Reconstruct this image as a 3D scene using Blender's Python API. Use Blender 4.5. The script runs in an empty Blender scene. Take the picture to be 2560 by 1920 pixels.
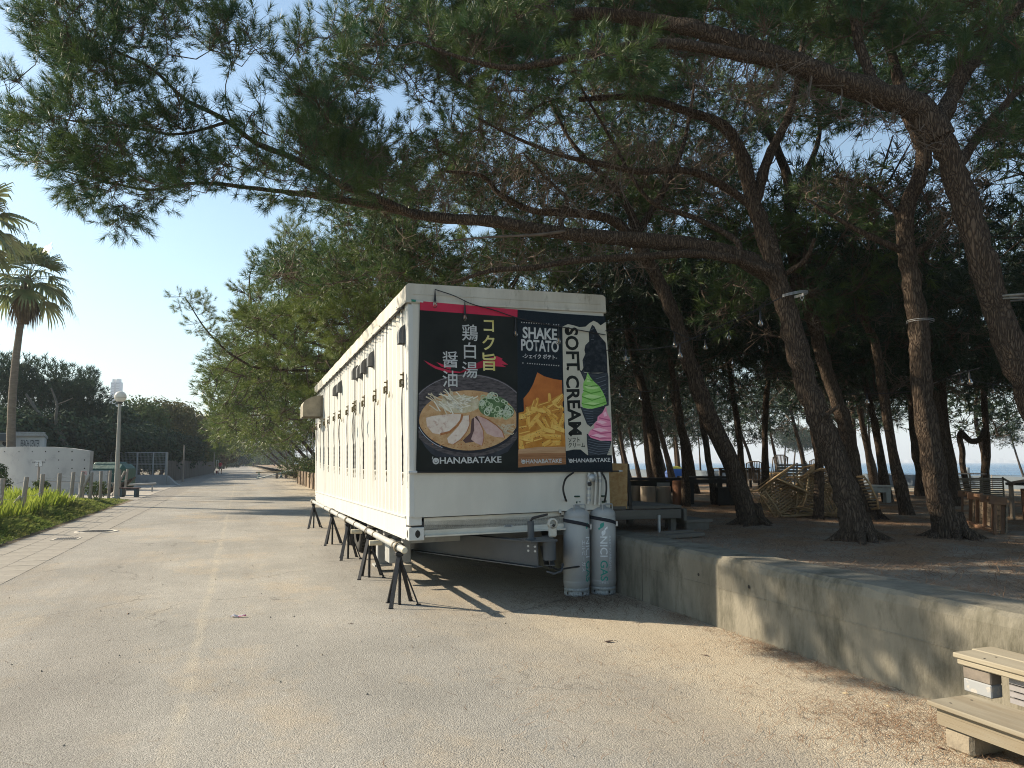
import bpy, bmesh, math, random
import numpy as np
from mathutils import Vector, Matrix
R = math.radians
random.seed(7)
rng = np.random.default_rng(11)
scene = bpy.context.scene
COL = scene.collection

# ---------------------------------------------------------------- camera
EYE = 1.6
FPX = 1900.0                      # focal length in pixels of a 2560 px wide picture
PITCH = math.atan(196 / FPX)
cam_d = bpy.data.cameras.new('camera')
cam = bpy.data.objects.new('camera', cam_d)
COL.objects.link(cam)
cam.location = (0, 0, EYE)
cam.rotation_euler = (R(90) + PITCH, 0, 0)
cam_d.sensor_width = 36
cam_d.lens = 36 * FPX / 2560
cam_d.clip_start = 0.05
cam_d.clip_end = 40000
scene.camera = cam

# ---------------------------------------------------------------- sky, sun, exposure
TO_SUN = Vector((-0.945, 0.33, 0)).normalized()
SUN_EL = R(30)
world = bpy.data.worlds.new('World')
scene.world = world
world.use_nodes = True
wn = world.node_tree
wn.nodes.clear()
w_out = wn.nodes.new('ShaderNodeOutputWorld')
w_bg = wn.nodes.new('ShaderNodeBackground')
w_sky = wn.nodes.new('ShaderNodeTexSky')
w_sky.sky_type = 'NISHITA'
w_sky.sun_disc = False
w_sky.sun_elevation = SUN_EL
w_sky.sun_rotation = math.atan2(TO_SUN.x, TO_SUN.y)
w_sky.air_density = 1.0
w_sky.dust_density = 0.8
w_sky.ozone_density = 0.35
w_bg.inputs['Strength'].default_value = 0.088
w_tint = wn.nodes.new('ShaderNodeMix'); w_tint.data_type = 'RGBA'; w_tint.blend_type = 'MULTIPLY'; w_tint.inputs[0].default_value = 1
w_tint.inputs[7].default_value = (.86, 1.0, 1.0, 1)        # white balance of the camera, the same all round
wn.links.new(w_sky.outputs[0], w_tint.inputs[6]); wn.links.new(w_tint.outputs[2], w_bg.inputs[0])
wn.links.new(w_bg.outputs[0], w_out.inputs[0])
sd = bpy.data.lights.new('sun', 'SUN')
sd.energy = 5.0
sd.angle = R(0.6)
sd.color = (1.0, 0.86, 0.66)
sun = bpy.data.objects.new('sun', sd)
COL.objects.link(sun)
sun_dir = Vector((TO_SUN.x * math.cos(SUN_EL), TO_SUN.y * math.cos(SUN_EL), math.sin(SUN_EL)))
sun.rotation_euler = sun_dir.to_track_quat('Z', 'Y').to_euler()
scene.view_settings.view_transform = 'Standard'
scene.view_settings.look = 'None'
scene.view_settings.exposure = 1.2
scene.view_settings.gamma = 1
scene.view_settings.use_curve_mapping = False
scene.cycles.pixel_filter_type = 'BLACKMAN_HARRIS'
scene.cycles.filter_width = 1.05
scene.cycles.use_adaptive_sampling = False
scene.cycles.use_denoising = True
scene.cycles.denoiser = 'OPENIMAGEDENOISE'
scene.cycles.denoising_input_passes = 'RGB_ALBEDO_NORMAL'
scene.cycles.denoising_prefilter = 'NONE'
scene.cycles.max_bounces = 5
scene.cycles.diffuse_bounces = 2
scene.cycles.glossy_bounces = 2
scene.cycles.transmission_bounces = 4
scene.cycles.volume_bounces = 0
scene.cycles.transparent_max_bounces = 6

# ---------------------------------------------------------------- placement helpers
def ray(px, py):
    x = (px - 1280) / FPX
    y = (960 - py) / FPX
    c, s = math.cos(PITCH), math.sin(PITCH)
    return Vector((x, c - y * s, s + y * c))
def G(px, py, z=0.0):
    d = ray(px, py)
    t = (z - EYE) / d.z
    return Vector((d.x * t, d.y * t, z))
def P(px, py, Y):
    d = ray(px, py)
    t = Y / d.y
    return Vector((d.x * t, Y, EYE + d.z * t))
# street frame: u runs along the road away from us, v across it to the right
AX = math.atan(680 * math.cos(PITCH) / FPX)
SN, CS = math.sin(AX), math.cos(AX)
def UV(u, v, z=0.0):
    return Vector((v * CS - u * SN, v * SN + u * CS, z))
def toUV(p):
    return (-p.x * SN + p.y * CS, p.x * CS + p.y * SN)
WALL_V = 4.44
WALL_H = 0.69
FENCE_V = 43.0
def sstep(a, b, x):
    t = min(1, max(0, (x - a) / (b - a)))
    return t * t * (3 - 2 * t)
def terr(x, y):
    v = x * CS + y * SN
    u = -x * SN + y * CS
    z = WALL_H - 0.02 - 0.69 * sstep(16, 42, v) - 1.6 * sstep(43.5, 52, v)
    return z + 0.035 * math.sin(x * .7 + 1.3 * math.sin(y * .5)) * sstep(5.5, 8, v) + 0.02 * math.sin(y * 1.9 + x)* sstep(5.5, 8, v)
def T(px, py):
    d = ray(px, py)
    t = 3.0
    while t < 400:
        q = d * t
        if EYE + q.z <= terr(q.x, q.y):
            break
        t += 0.02 + t * 0.0008
    q = d * t
    return Vector((q.x, q.y, EYE + q.z))

# ---------------------------------------------------------------- object helpers
MATW = {}
def tag(o, label=None, cat=None, group=None, kind=None):
    if label: o['label'] = label
    if cat: o['category'] = cat
    if group: o['group'] = group
    if kind: o['kind'] = kind
    return o
def thing(name, label, cat, loc=(0, 0, 0), rotz=0.0, group=None, M=None):
    o = bpy.data.objects.new(name, None)
    o.empty_display_size = 0.1
    COL.objects.link(o)
    m = M if M is not None else Matrix.Translation(Vector(loc)) @ Matrix.Rotation(rotz, 4, 'Z')
    o.matrix_basis = m
    MATW[o] = m.copy()
    return tag(o, label, cat, group)
class MB:
    def __init__(s):
        s.v = []; s.f = []; s.smooth = set()
    def add(s, vs, fs, smooth=False, M=None):
        b = len(s.v)
        if M is not None:
            vs = [M @ Vector(q) for q in vs]
        s.v += [tuple(q) for q in vs]
        for f in fs:
            if smooth: s.smooth.add(len(s.f))
            s.f.append(tuple(b + i for i in f))
        return s
    def box(s, c, d, M=None, rz=0, bev=0.0, rot=None):
        x, y, z = d[0] / 2, d[1] / 2, d[2] / 2
        m = Matrix.Translation(Vector(c))
        if rz: m = m @ Matrix.Rotation(rz, 4, 'Z')
        if rot is not None: m = m @ rot
        if M is not None: m = M @ m
        if bev <= 0:
            vs = [(-x, -y, -z), (x, -y, -z), (x, y, -z), (-x, y, -z), (-x, -y, z), (x, -y, z), (x, y, z), (-x, y, z)]
            fs = [(0, 3, 2, 1), (4, 5, 6, 7), (0, 1, 5, 4), (1, 2, 6, 5), (2, 3, 7, 6), (3, 0, 4, 7)]
            return s.add(vs, fs, M=m)
        b = min(bev, x * .9, y * .9, z * .9)
        bm = bmesh.new()
        bmesh.ops.create_cube(bm, size=1)
        for q in bm.verts: q.co = Vector((q.co.x * 2 * x, q.co.y * 2 * y, q.co.z * 2 * z))
        bmesh.ops.bevel(bm, geom=bm.edges[:], offset=b, segments=1, affect='EDGES')
        bm.verts.index_update()
        s.add([q.co[:] for q in bm.verts], [[q.index for q in f.verts] for f in bm.faces], M=m)
        bm.free()
        return s
    def tube(s, pts, rad, n=8, cap=True, M=None, jit=0.0):
        pts = [Vector(q) for q in pts]
        if not hasattr(rad, '__len__'): rad = [rad] * len(pts)
        vs = []; fs = []
        prev = None
        for i, q in enumerate(pts):
            t = (pts[min(i + 1, len(pts) - 1)] - pts[max(i - 1, 0)])
            if t.length < 1e-9: t = Vector((0, 0, 1))
            t.normalize()
            if prev is None:
                a = Vector((0, 0, 1)) if abs(t.z) < .9 else Vector((1, 0, 0))
                prev = t.cross(a).normalized()
            n1 = (prev - t * prev.dot(t)).normalized()
            n2 = t.cross(n1)
            prev = n1
            for k in range(n):
                a = 2 * math.pi * k / n
                r = rad[i] * (1 + (random.uniform(-jit, jit) if jit else 0))
                vs.append(q + n1 * (math.cos(a) * r) + n2 * (math.sin(a) * r))
        for i in range(len(pts) - 1):
            for k in range(n):
                a = i * n + k; b = i * n + (k + 1) % n
                fs.append((a, b, b + n, a + n))
        s.add(vs, fs, smooth=n > 5, M=M)
        if cap:
            s.add(vs[:n][::-1], [tuple(range(n))], M=M)
            s.add(vs[-n:], [tuple(range(n))], M=M)
        return s
    def cyl(s, a, b, r, n=12, M=None, r2=None):
        return s.tube([a, b], [r, r if r2 is None else r2], n, True, M)
    def lathe(s, prof, n=24, M=None, close=False):
        vs = []; fs = []
        for (r, z) in prof:
            for k in range(n):
                a = 2 * math.pi * k / n
                vs.append((r * math.cos(a), r * math.sin(a), z))
        m = len(prof)
        for i in range(m - 1):
            for k in range(n):
                a = i * n + k; b = i * n + (k + 1) % n
                fs.append((a, b, b + n, a + n))
        return s.add(vs, fs, smooth=True, M=M)
    def prism(s, poly, y0, y1, M=None):
        # polygon in x,z extruded along y
        n = len(poly)
        vs = [(p[0], y0, p[1]) for p in poly] + [(p[0], y1, p[1]) for p in poly]
        fs = [tuple(range(n)), tuple(range(2 * n - 1, n - 1, -1))]
        for k in range(n):
            fs.append((k, k + n, (k + 1) % n + n, (k + 1) % n))
        return s.add(vs, fs, M=M)
    def sphere(s, c, r, n=12, M=None, sz=1.0):
        prof = [(max(1e-4, r * math.sin(math.pi * i / (n // 2))), -r * sz * math.cos(math.pi * i / (n // 2))) for i in range(n // 2 + 1)]
        m = Matrix.Translation(Vector(c))
        if M is not None: m = M @ m
        return s.lathe(prof, n, M=m)
    def mesh(s, name, mat):
        me = bpy.data.meshes.new(name)
        me.from_pydata(s.v, [], s.f)
        if s.smooth:
            sm = [i in s.smooth for i in range(len(s.f))]
            me.polygons.foreach_set('use_smooth', sm)
        if mat: me.materials.append(mat)
        return me
    def build(s, name, mat, parent=None, label=None, cat=None, group=None, kind=None, world=False):
        me = s.mesh(name, mat)
        if world and parent is not None and parent in MATW:
            me.transform(MATW[parent].inverted())
        o = bpy.data.objects.new(name, me)
        COL.objects.link(o)
        if parent is not None:
            o.parent = parent
            MATW[o] = MATW.get(parent, Matrix.Identity(4)).copy()
        else:
            MATW[o] = Matrix.Identity(4)
        return tag(o, label, cat, group, kind)
def rebase(o, loc):
    """move a top-level mesh's origin to loc"""
    m = Matrix.Translation(Vector(loc))
    o.data.transform(m.inverted()); o.matrix_basis = m; MATW[o] = m
    return o
def put(me, name, parent, loc=(0, 0, 0), rot=(0, 0, 0), scale=(1, 1, 1)):
    o = bpy.data.objects.new(name, me)
    o.location = loc; o.rotation_euler = rot; o.scale = scale
    COL.objects.link(o)
    if parent is not None: o.parent = parent
    return o
def copy_tree(o, parent=None):
    c = o.copy(); COL.objects.link(c); c.parent = parent
    for ch in list(o.children): copy_tree(ch, c)
    return c
def npmesh(name, verts, faces_n, mat, smooth=False):
    """verts (N,3) array, faces = consecutive groups of faces_n vertices"""
    me = bpy.data.meshes.new(name)
    N = len(verts); F = N // faces_n
    me.vertices.add(N); me.loops.add(N); me.polygons.add(F)
    me.vertices.foreach_set('co', np.ascontiguousarray(verts, dtype=np.float32).ravel())
    me.loops.foreach_set('vertex_index', np.arange(N, dtype=np.int32))
    me.polygons.foreach_set('loop_start', np.arange(0, N, faces_n, dtype=np.int32))
    me.update(calc_edges=True)
    if mat: me.materials.append(mat)
    return me
def link(me, name, parent=None, label=None, cat=None, group=None, kind=None):
    o = bpy.data.objects.new(name, me); COL.objects.link(o)
    if parent is not None:
        if parent in MATW: me.transform(MATW[parent].inverted())
        o.parent = parent
    return tag(o, label, cat, group, kind)

# ---------------------------------------------------------------- materials
MATS = {}
def mat(name, col, col2=None, scale=3.0, detail=5, rough=.75, bump=0.0, bscale=30.0, bdist=.01, metal=0.0, spec=.4,
        lo=.35, hi=.65, stretch=(1, 1, 1), col3=None, s3=1.0, lo3=.55, hi3=.7, coord='Object', trans=0.0, emit=None, wave=None, alpha=None):
    if name in MATS: return MATS[name]
    m = bpy.data.materials.new(name); m.use_nodes = True
    nt = m.node_tree; N = nt.nodes; L = nt.links
    b = N['Principled BSDF']
    b.inputs['Roughness'].default_value = rough
    b.inputs['Metallic'].default_value = metal
    b.inputs['Specular IOR Level'].default_value = spec
    b.inputs['Base Color'].default_value = (*col, 1)
    tc = N.new('ShaderNodeTexCoord'); mp = N.new('ShaderNodeMapping')
    mp.inputs['Scale'].default_value = stretch
    L.new(tc.outputs[coord], mp.inputs[0])
    out = None
    if col2 is not None:
        nz = N.new('ShaderNodeTexNoise'); nz.inputs['Scale'].default_value = scale; nz.inputs['Detail'].default_value = detail
        nz.inputs['Roughness'].default_value = .62
        L.new(mp.outputs[0], nz.inputs['Vector'])
        r = N.new('ShaderNodeMapRange'); r.inputs[1].default_value = lo; r.inputs[2].default_value = hi
        L.new(nz.outputs[0], r.inputs[0])
        mx = N.new('ShaderNodeMix'); mx.data_type = 'RGBA'
        mx.inputs[6].default_value = (*col, 1); mx.inputs[7].default_value = (*col2, 1)
        L.new(r.outputs[0], mx.inputs[0]); out = mx.outputs[2]
        if col3 is not None:
            n3 = N.new('ShaderNodeTexNoise'); n3.inputs['Scale'].default_value = s3; n3.inputs['Detail'].default_value = 6
            n3.inputs['Roughness'].default_value = .7
            L.new(mp.outputs[0], n3.inputs['Vector'])
            r3 = N.new('ShaderNodeMapRange'); r3.inputs[1].default_value = lo3; r3.inputs[2].default_value = hi3
            L.new(n3.outputs[0], r3.inputs[0])
            m3 = N.new('ShaderNodeMix'); m3.data_type = 'RGBA'
            L.new(r3.outputs[0], m3.inputs[0]); L.new(out, m3.inputs[6]); m3.inputs[7].default_value = (*col3, 1)
            out = m3.outputs[2]
        L.new(out, b.inputs['Base Color'])
    if bump > 0:
        nb = N.new('ShaderNodeTexNoise'); nb.inputs['Scale'].default_value = bscale; nb.inputs['Detail'].default_value = 4
        L.new(mp.outputs[0], nb.inputs['Vector'])
        bp = N.new('ShaderNodeBump'); bp.inputs['Strength'].default_value = bump; bp.inputs['Distance'].default_value = bdist
        L.new(nb.outputs[0], bp.inputs['Height']); L.new(bp.outputs[0], b.inputs['Normal'])
    if trans > 0:
        tr = N.new('ShaderNodeBsdfTranslucent')
        if out is not None: L.new(out, tr.inputs[0])
        else: tr.inputs[0].default_value = (*col, 1)
        ms = N.new('ShaderNodeMixShader'); ms.inputs[0].default_value = trans
        L.new(b.outputs[0], ms.inputs[1]); L.new(tr.outputs[0], ms.inputs[2])
        L.new(ms.outputs[0], N['Material Output'].inputs[0])
    MATS[name] = m
    return m
def glass(name, col=(1, 1, 1), rough=.02, ior=1.45):
    if name in MATS: return MATS[name]
    m = bpy.data.materials.new(name); m.use_nodes = True
    b = m.node_tree.nodes['Principled BSDF']
    b.inputs['Base Color'].default_value = (*col, 1); b.inputs['Transmission Weight'].default_value = 1
    b.inputs['Roughness'].default_value = rough; b.inputs['IOR'].default_value = ior
    MATS[name] = m
    return m
bark = None
def make_bark():
    m = bpy.data.materials.new('pine_bark'); m.use_nodes = True
    nt = m.node_tree; N = nt.nodes; L = nt.links; b = N['Principled BSDF']
    b.inputs['Roughness'].default_value = .95; b.inputs['Specular IOR Level'].default_value = .15
    tc = N.new('ShaderNodeTexCoord'); mp = N.new('ShaderNodeMapping'); mp.inputs['Scale'].default_value = (1, 1, .22)
    L.new(tc.outputs['Object'], mp.inputs[0])
    nz = N.new('ShaderNodeTexNoise'); nz.inputs['Scale'].default_value = 7; nz.inputs['Detail'].default_value = 5
    L.new(mp.outputs[0], nz.inputs[0])
    ad = N.new('ShaderNodeVectorMath'); ad.operation = 'MULTIPLY_ADD'
    ad.inputs[1].default_value = (.16, .16, .16)
    L.new(nz.outputs['Color'], ad.inputs[0]); L.new(mp.outputs[0], ad.inputs[2])
    vo = N.new('ShaderNodeTexVoronoi'); vo.feature = 'DISTANCE_TO_EDGE'; vo.inputs['Scale'].default_value = 42
    L.new(ad.outputs[0], vo.inputs['Vector'])
    r = N.new('ShaderNodeMapRange'); r.inputs[1].default_value = -.03; r.inputs[2].default_value = .22
    L.new(vo.outputs['Distance'], r.inputs[0])
    n2 = N.new('ShaderNodeTexNoise'); n2.inputs['Scale'].default_value = 60; n2.inputs['Detail'].default_value = 3
    L.new(mp.outputs[0], n2.inputs[0])
    mx = N.new('ShaderNodeMix'); mx.data_type = 'RGBA'
    mx.inputs[6].default_value = (.035, .025, .019, 1); mx.inputs[7].default_value = (.115, .085, .062, 1)
    L.new(r.outputs[0], mx.inputs[0])
    m2 = N.new('ShaderNodeMix'); m2.data_type = 'RGBA'; m2.blend_type = 'MULTIPLY'; m2.inputs[0].default_value = .7
    L.new(mx.outputs[2], m2.inputs[6]); L.new(n2.outputs['Fac'], m2.inputs[7])
    m3 = N.new('ShaderNodeMix'); m3.data_type = 'RGBA'; m3.blend_type = 'MULTIPLY'; m3.inputs[0].default_value = 1
    L.new(m2.outputs[2], m3.inputs[6]); m3.inputs[7].default_value = (1.5, 1.5, 1.5, 1)
    L.new(m3.outputs[2], b.inputs['Base Color'])
    h = N.new('ShaderNodeMath'); h.operation = 'MULTIPLY_ADD'; h.inputs[1].default_value = .25
    L.new(n2.outputs['Fac'], h.inputs[0]); L.new(r.outputs[0], h.inputs[2])
    bp = N.new('ShaderNodeBump'); bp.inputs['Strength'].default_value = .9; bp.inputs['Distance'].default_value = .02
    L.new(h.outputs[0], bp.inputs['Height']); L.new(bp.outputs[0], b.inputs['Normal'])
    return m
bark = make_bark()
# ================================================================ GROUND
def sheet(name, f, us, vs, m, kind='structure', label=None, zoff=0.0):
    mb = MB()
    nu, nv = len(us), len(vs)
    V = []
    for u in us:
        for v in vs:
            p = UV(u, v)
            V.append((p.x, p.y, f(p.x, p.y) + zoff))
    Fc = [(i * nv + j, i * nv + j + 1, (i + 1) * nv + j + 1, (i + 1) * nv + j) for i in range(nu - 1) for j in range(nv - 1)]
    mb.add(V, Fc, smooth=True)
    o = mb.build(name, m, kind=kind, label=label)
    return o
def road_material():
    m = bpy.data.materials.new('worn_asphalt'); m.use_nodes = True
    nt = m.node_tree; N = nt.nodes; L = nt.links; b = N['Principled BSDF']
    b.inputs['Roughness'].default_value = .9; b.inputs['Specular IOR Level'].default_value = .25
    geo = N.new('ShaderNodeNewGeometry')
    rot = N.new('ShaderNodeMapping'); rot.vector_type = 'TEXTURE'; rot.inputs['Rotation'].default_value = (0, 0, AX)
    L.new(geo.outputs['Position'], rot.inputs[0])      # x = v, y = u
    sep = N.new('ShaderNodeSeparateXYZ'); L.new(rot.outputs[0], sep.inputs[0])
    def noise(sc, det=4, ro=.6, st=None):
        n = N.new('ShaderNodeTexNoise'); n.inputs['Scale'].default_value = sc; n.inputs['Detail'].default_value = det; n.inputs['Roughness'].default_value = ro
        src = rot.outputs[0]
        if st:
            q = N.new('ShaderNodeMapping'); q.inputs['Scale'].default_value = st; L.new(src, q.inputs[0]); src = q.outputs[0]
        L.new(src, n.inputs['Vector'])
        return n.outputs[0]
    def rng_(src, a, b_, c=0.0, d=1.0):
        n = N.new('ShaderNodeMapRange'); n.inputs[1].default_value = a; n.inputs[2].default_value = b_; n.inputs[3].default_value = c; n.inputs[4].default_value = d
        L.new(src, n.inputs[0]); return n.outputs[0]
    def mix(fac, a, b_, bt='MIX'):
        n = N.new('ShaderNodeMix'); n.data_type = 'RGBA'; n.blend_type = bt
        for s_, k in ((fac, 0), (a, 6), (b_, 7)):
            if isinstance(s_, (int, float)): n.inputs[k].default_value = s_
            elif isinstance(s_, tuple): n.inputs[k].default_value = (*s_, 1)
            else: L.new(s_, n.inputs[k])
        return n.outputs[2]
    def mth(op, a, b_=0.0):
        n = N.new('ShaderNodeMath'); n.operation = op
        for s_, k in ((a, 0), (b_, 1)):
            if isinstance(s_, (int, float)): n.inputs[k].default_value = s_
            else: L.new(s_, n.inputs[k])
        return n.outputs[0]
    v = sep.outputs[0]; u = sep.outputs[1]
    vor = N.new('ShaderNodeTexVoronoi'); vor.inputs['Scale'].default_value = 110; L.new(rot.outputs[0], vor.inputs['Vector'])
    vsep = N.new('ShaderNodeSeparateColor'); L.new(vor.outputs['Color'], vsep.inputs[0])
    stone = rng_(vsep.outputs[0], 0, 1, .80, 1.16)
    vor2 = N.new('ShaderNodeTexVoronoi'); vor2.inputs['Scale'].default_value = 190; L.new(rot.outputs[0], vor2.inputs['Vector'])
    vsep2 = N.new('ShaderNodeSeparateColor'); L.new(vor2.outputs['Color'], vsep2.inputs[0])
    stone2 = rng_(vsep2.outputs[0], 0, 1, .72, 1.22)
    base = mix(rng_(noise(.35, 5, .65), .38, .62), (.232, .224, .203), (.31, .295, .265))
    # sandy dust collected towards the wall and in patches
    nn = noise(1.1, 6, .7)
    wv = mth('ADD', v, mth('MULTIPLY', nn, 2.6))
    dust = mth('MULTIPLY', rng_(wv, 3.0, 4.9), .95)
    base = mix(dust, base, (.40, .345, .26))
    patch = rng_(noise(.5, 6, .75, (1, .55, 1)), .50, .70, 0, .7)
    base = mix(patch, base, (.37, .30, .21))
    # dusty seam running along the road
    seam = mth('ABSOLUTE', mth('ADD', v, mth('ADD', .38, mth('MULTIPLY', noise(.6, 3), -.16))))
    sf = mth('MULTIPLY', rng_(seam, 0.01, .07, 1, 0), rng_(noise(3, 5), .32, .6))
    base = mix(mth('MULTIPLY', sf, .45), base, (.40, .36, .285))
    # older greyer asphalt strip on the left beyond a joint
    grey = rng_(v, -2.75, -2.95, 0, .55)
    base = mix(grey, base, (.17, .155, .14))
    # tyre-worn lanes, long darker streaks
    lane = rng_(noise(.5, 5, .65, (1.2, .12, 1)), .48, .64, 0, .5)
    stain = rng_(noise(.9, 7, .8), .60, .72, 0, .4)
    base = mix(stain, base, (.15, .14, .12))
    base = mix(lane, base, (.19, .175, .155))
    # hairline cracks
    vc = N.new('ShaderNodeTexVoronoi'); vc.feature = 'DISTANCE_TO_EDGE'; vc.inputs['Scale'].default_value = .28
    wq = N.new('ShaderNodeVectorMath'); wq.operation = 'MULTIPLY_ADD'; wq.inputs[1].default_value = (1.2, 1.2, 0)
    nzc = N.new('ShaderNodeTexNoise'); nzc.inputs['Scale'].default_value = 1.2; nzc.inputs['Detail'].default_value = 6; L.new(rot.outputs[0], nzc.inputs['Vector'])
    L.new(nzc.outputs['Color'], wq.inputs[0]); L.new(rot.outputs[0], wq.inputs[2]); L.new(wq.outputs[0], vc.inputs['Vector'])
    crack = mth('MULTIPLY', rng_(vc.outputs['Distance'], .0, .005, .5, 0), rng_(noise(.4, 2), .47, .55))
    base = mix(crack, base, (.05, .045, .04))
    c = mix(1.0, base, stone, 'MULTIPLY'); c = mix(.8, c, stone2, 'MULTIPLY')
    # pine litter tint, reddish, in blotches
    red = mth('MULTIPLY', rng_(noise(.8, 6, .75), .66, .78), .12)
    c = mix(red, c, (.22, .11, .06))
    L.new(c, b.inputs['Base Color'])
    bp = N.new('ShaderNodeBump'); bp.inputs['Strength'].default_value = .75; bp.inputs['Distance'].default_value = .006
    hh = mth('ADD', mth('MULTIPLY', vor.outputs['Distance'], -1.0), mth('MULTIPLY', noise(260, 2), .5))
    L.new(hh, bp.inputs['Height']); L.new(bp.outputs[0], b.inputs['Normal'])
    return m
def axis(*spans):
    r = []
    for a, b, n in spans: r += list(np.linspace(a, b, n, endpoint=False))
    r.append(spans[-1][1]); return r
m_road = road_material()
flat0 = lambda x, y: 0.0
tag(sheet('road', flat0, axis((-14, 60, 40), (60, 900, 40)), axis((-9, WALL_V + .3, 12)), m_road), kind='structure')
m_dry = mat('dry_ground', (.20, .165, .11), (.12, .10, .065), scale=.4, rough=.95, bump=.5, bscale=8, bdist=.03)
sheet('ground', lambda x, y: -0.03, axis((-60, 400, 20), (400, 5500, 12)), axis((-5500, -400, 10), (-400, -8.9, 20), (-8.9, 30.0, 2)), m_dry)
# verge soil on the left
m_soil = mat('verge_soil', (.12, .085, .05), (.19, .14, .09), scale=4, rough=1, bump=.6, bscale=25, bdist=.02, col3=(.06, .085, .03), s3=2.5)
def verge_z(x, y):
    v = x * CS + y * SN
    return .006 + .07 * sstep(-4.25, -5.0, v) if False else .006 + .07 * (1 - sstep(-5.2, -4.3, v))
sheet('verge_soil', verge_z, axis((-10, 36.2, 60)), axis((-16, -6, 8), (-6, -4.2, 9)), m_soil)
# plaza to the left behind the verge
m_pave = mat('plaza_paving', (.33, .30, .26), (.25, .23, .20), scale=.8, rough=.9, bump=.3, bscale=90, bdist=.004)
sheet('plaza', lambda x, y: .008, axis((36.3, 62, 6)), axis((-45, -4.1, 10)), m_pave)
sheet('path', lambda x, y: .004, axis((-10, 36.2, 6)), axis((-45, -16, 3)), m_pave)
# park ground behind the wall, sloping to the beach
def sand_material():
    m = bpy.data.materials.new('needle_sand'); m.use_nodes = True
    nt = m.node_tree; N = nt.nodes; L = nt.links; b = N['Principled BSDF']
    b.inputs['Roughness'].default_value = 1; b.inputs['Specular IOR Level'].default_value = .1
    geo = N.new('ShaderNodeNewGeometry')
    rot = N.new('ShaderNodeMapping'); rot.vector_type = 'TEXTURE'; rot.inputs['Rotation'].default_value = (0, 0, AX)
    L.new(geo.outputs['Position'], rot.inputs[0])
    sep = N.new('ShaderNodeSeparateXYZ'); L.new(rot.outputs[0], sep.inputs[0])
    def nz(sc, det=5, ro=.65, st=(1, 1, 1)):
        q = N.new('ShaderNodeMapping'); q.inputs['Scale'].default_value = st; L.new(rot.outputs[0], q.inputs[0])
        n = N.new('ShaderNodeTexNoise'); n.inputs['Scale'].default_value = sc; n.inputs['Detail'].default_value = det; n.inputs['Roughness'].default_value = ro
        L.new(q.outputs[0], n.inputs['Vector']); return n.outputs[0]
    def mr(s, a, b_, c=0.0, d=1.0):
        n = N.new('ShaderNodeMapRange'); n.inputs[1].default_value = a; n.inputs[2].default_value = b_; n.inputs[3].default_value = c; n.inputs[4].default_value = d
        L.new(s, n.inputs[0]); return n.outputs[0]
    def mx(f, a, b_):
        n = N.new('ShaderNodeMix'); n.data_type = 'RGBA'
        for s_, k in ((f, 0), (a, 6), (b_, 7)):
            if isinstance(s_, (int, float)): n.inputs[k].default_value = s_
            elif isinstance(s_, tuple): n.inputs[k].default_value = (*s_, 1)
            else: L.new(s_, n.inputs[k])
        return n.outputs[2]
    litter = mx(mr(nz(45, 4), .35, .65), (.17, .10, .06), (.33, .22, .13))
    soil = mx(mr(nz(6, 5), .35, .65), (.21, .185, .15), (.30, .265, .215))
    sand = mx(mr(nz(1.5, 6), .35, .65), (.27, .225, .165), (.33, .275, .20))
    near = mx(mr(nz(1.1, 6, .75), .40, .56), soil, litter)
    strip = mr(sep.outputs[0], 4.8, 6.2)                # bare trodden strip behind the wall
    a = mx(strip, soil, near)
    c = mx(mr(sep.outputs[0], 20, 25), a, sand)
    L.new(c, b.inputs['Base Color'])
    bp = N.new('ShaderNodeBump'); bp.inputs['Strength'].default_value = .8; bp.inputs['Distance'].default_value = .03
    L.new(nz(30, 5, .7), bp.inputs['Height']); L.new(bp.outputs[0], b.inputs['Normal'])
    return m
m_sand = sand_material()
sheet('park_ground', terr, axis((-12, 40, 90), (40, 1500, 40)), axis((WALL_V + .40, 20, 30), (20, 54, 30)), m_sand)
# sea
def sea_material():
    m = bpy.data.materials.new('sea_water'); m.use_nodes = True
    nt = m.node_tree; N = nt.nodes; L = nt.links; b = N['Principled BSDF']
    b.inputs['Base Color'].default_value = (.012, .055, .13, 1)
    b.inputs['Roughness'].default_value = .22; b.inputs['IOR'].default_value = 1.33
    geo = N.new('ShaderNodeNewGeometry')
    mp = N.new('ShaderNodeMapping'); mp.inputs['Rotation'].default_value = (0, 0, R(25)); mp.inputs['Scale'].default_value = (.35, 1.0, 1)
    L.new(geo.outputs['Position'], mp.inputs[0])
    n = N.new('ShaderNodeTexNoise'); n.inputs['Scale'].default_value = 1.1; n.inputs['Detail'].default_value = 8; n.inputs['Roughness'].default_value = .75
    L.new(mp.outputs[0], n.inputs['Vector'])
    bp = N.new('ShaderNodeBump'); bp.inputs['Strength'].default_value = 1.0; bp.inputs['Distance'].default_value = .6
    L.new(n.outputs[0], bp.inputs['Height']); L.new(bp.outputs[0], b.inputs['Normal'])
    n2 = N.new('ShaderNodeTexNoise'); n2.inputs['Scale'].default_value = .05; n2.inputs['Detail'].default_value = 6
    L.new(mp.outputs[0], n2.inputs['Vector'])
    r = N.new('ShaderNodeMapRange'); r.inputs[1].default_value = .4; r.inputs[2].default_value = .62
    L.new(n2.outputs[0], r.inputs[0])
    mx = N.new('ShaderNodeMix'); mx.data_type = 'RGBA'; mx.inputs[6].default_value = (.018, .085, .19, 1); mx.inputs[7].default_value = (.045, .15, .28, 1)
    L.new(r.outputs[0], mx.inputs[0]); L.new(mx.outputs[2], b.inputs['Base Color'])
    return m
sheet('sea', lambda x, y: -1.0, axis((-700, 0, 4), (0, 1500, 10), (1500, 5600, 6)), axis((46, 400, 4), (400, 5600, 8)), sea_material())

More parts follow.
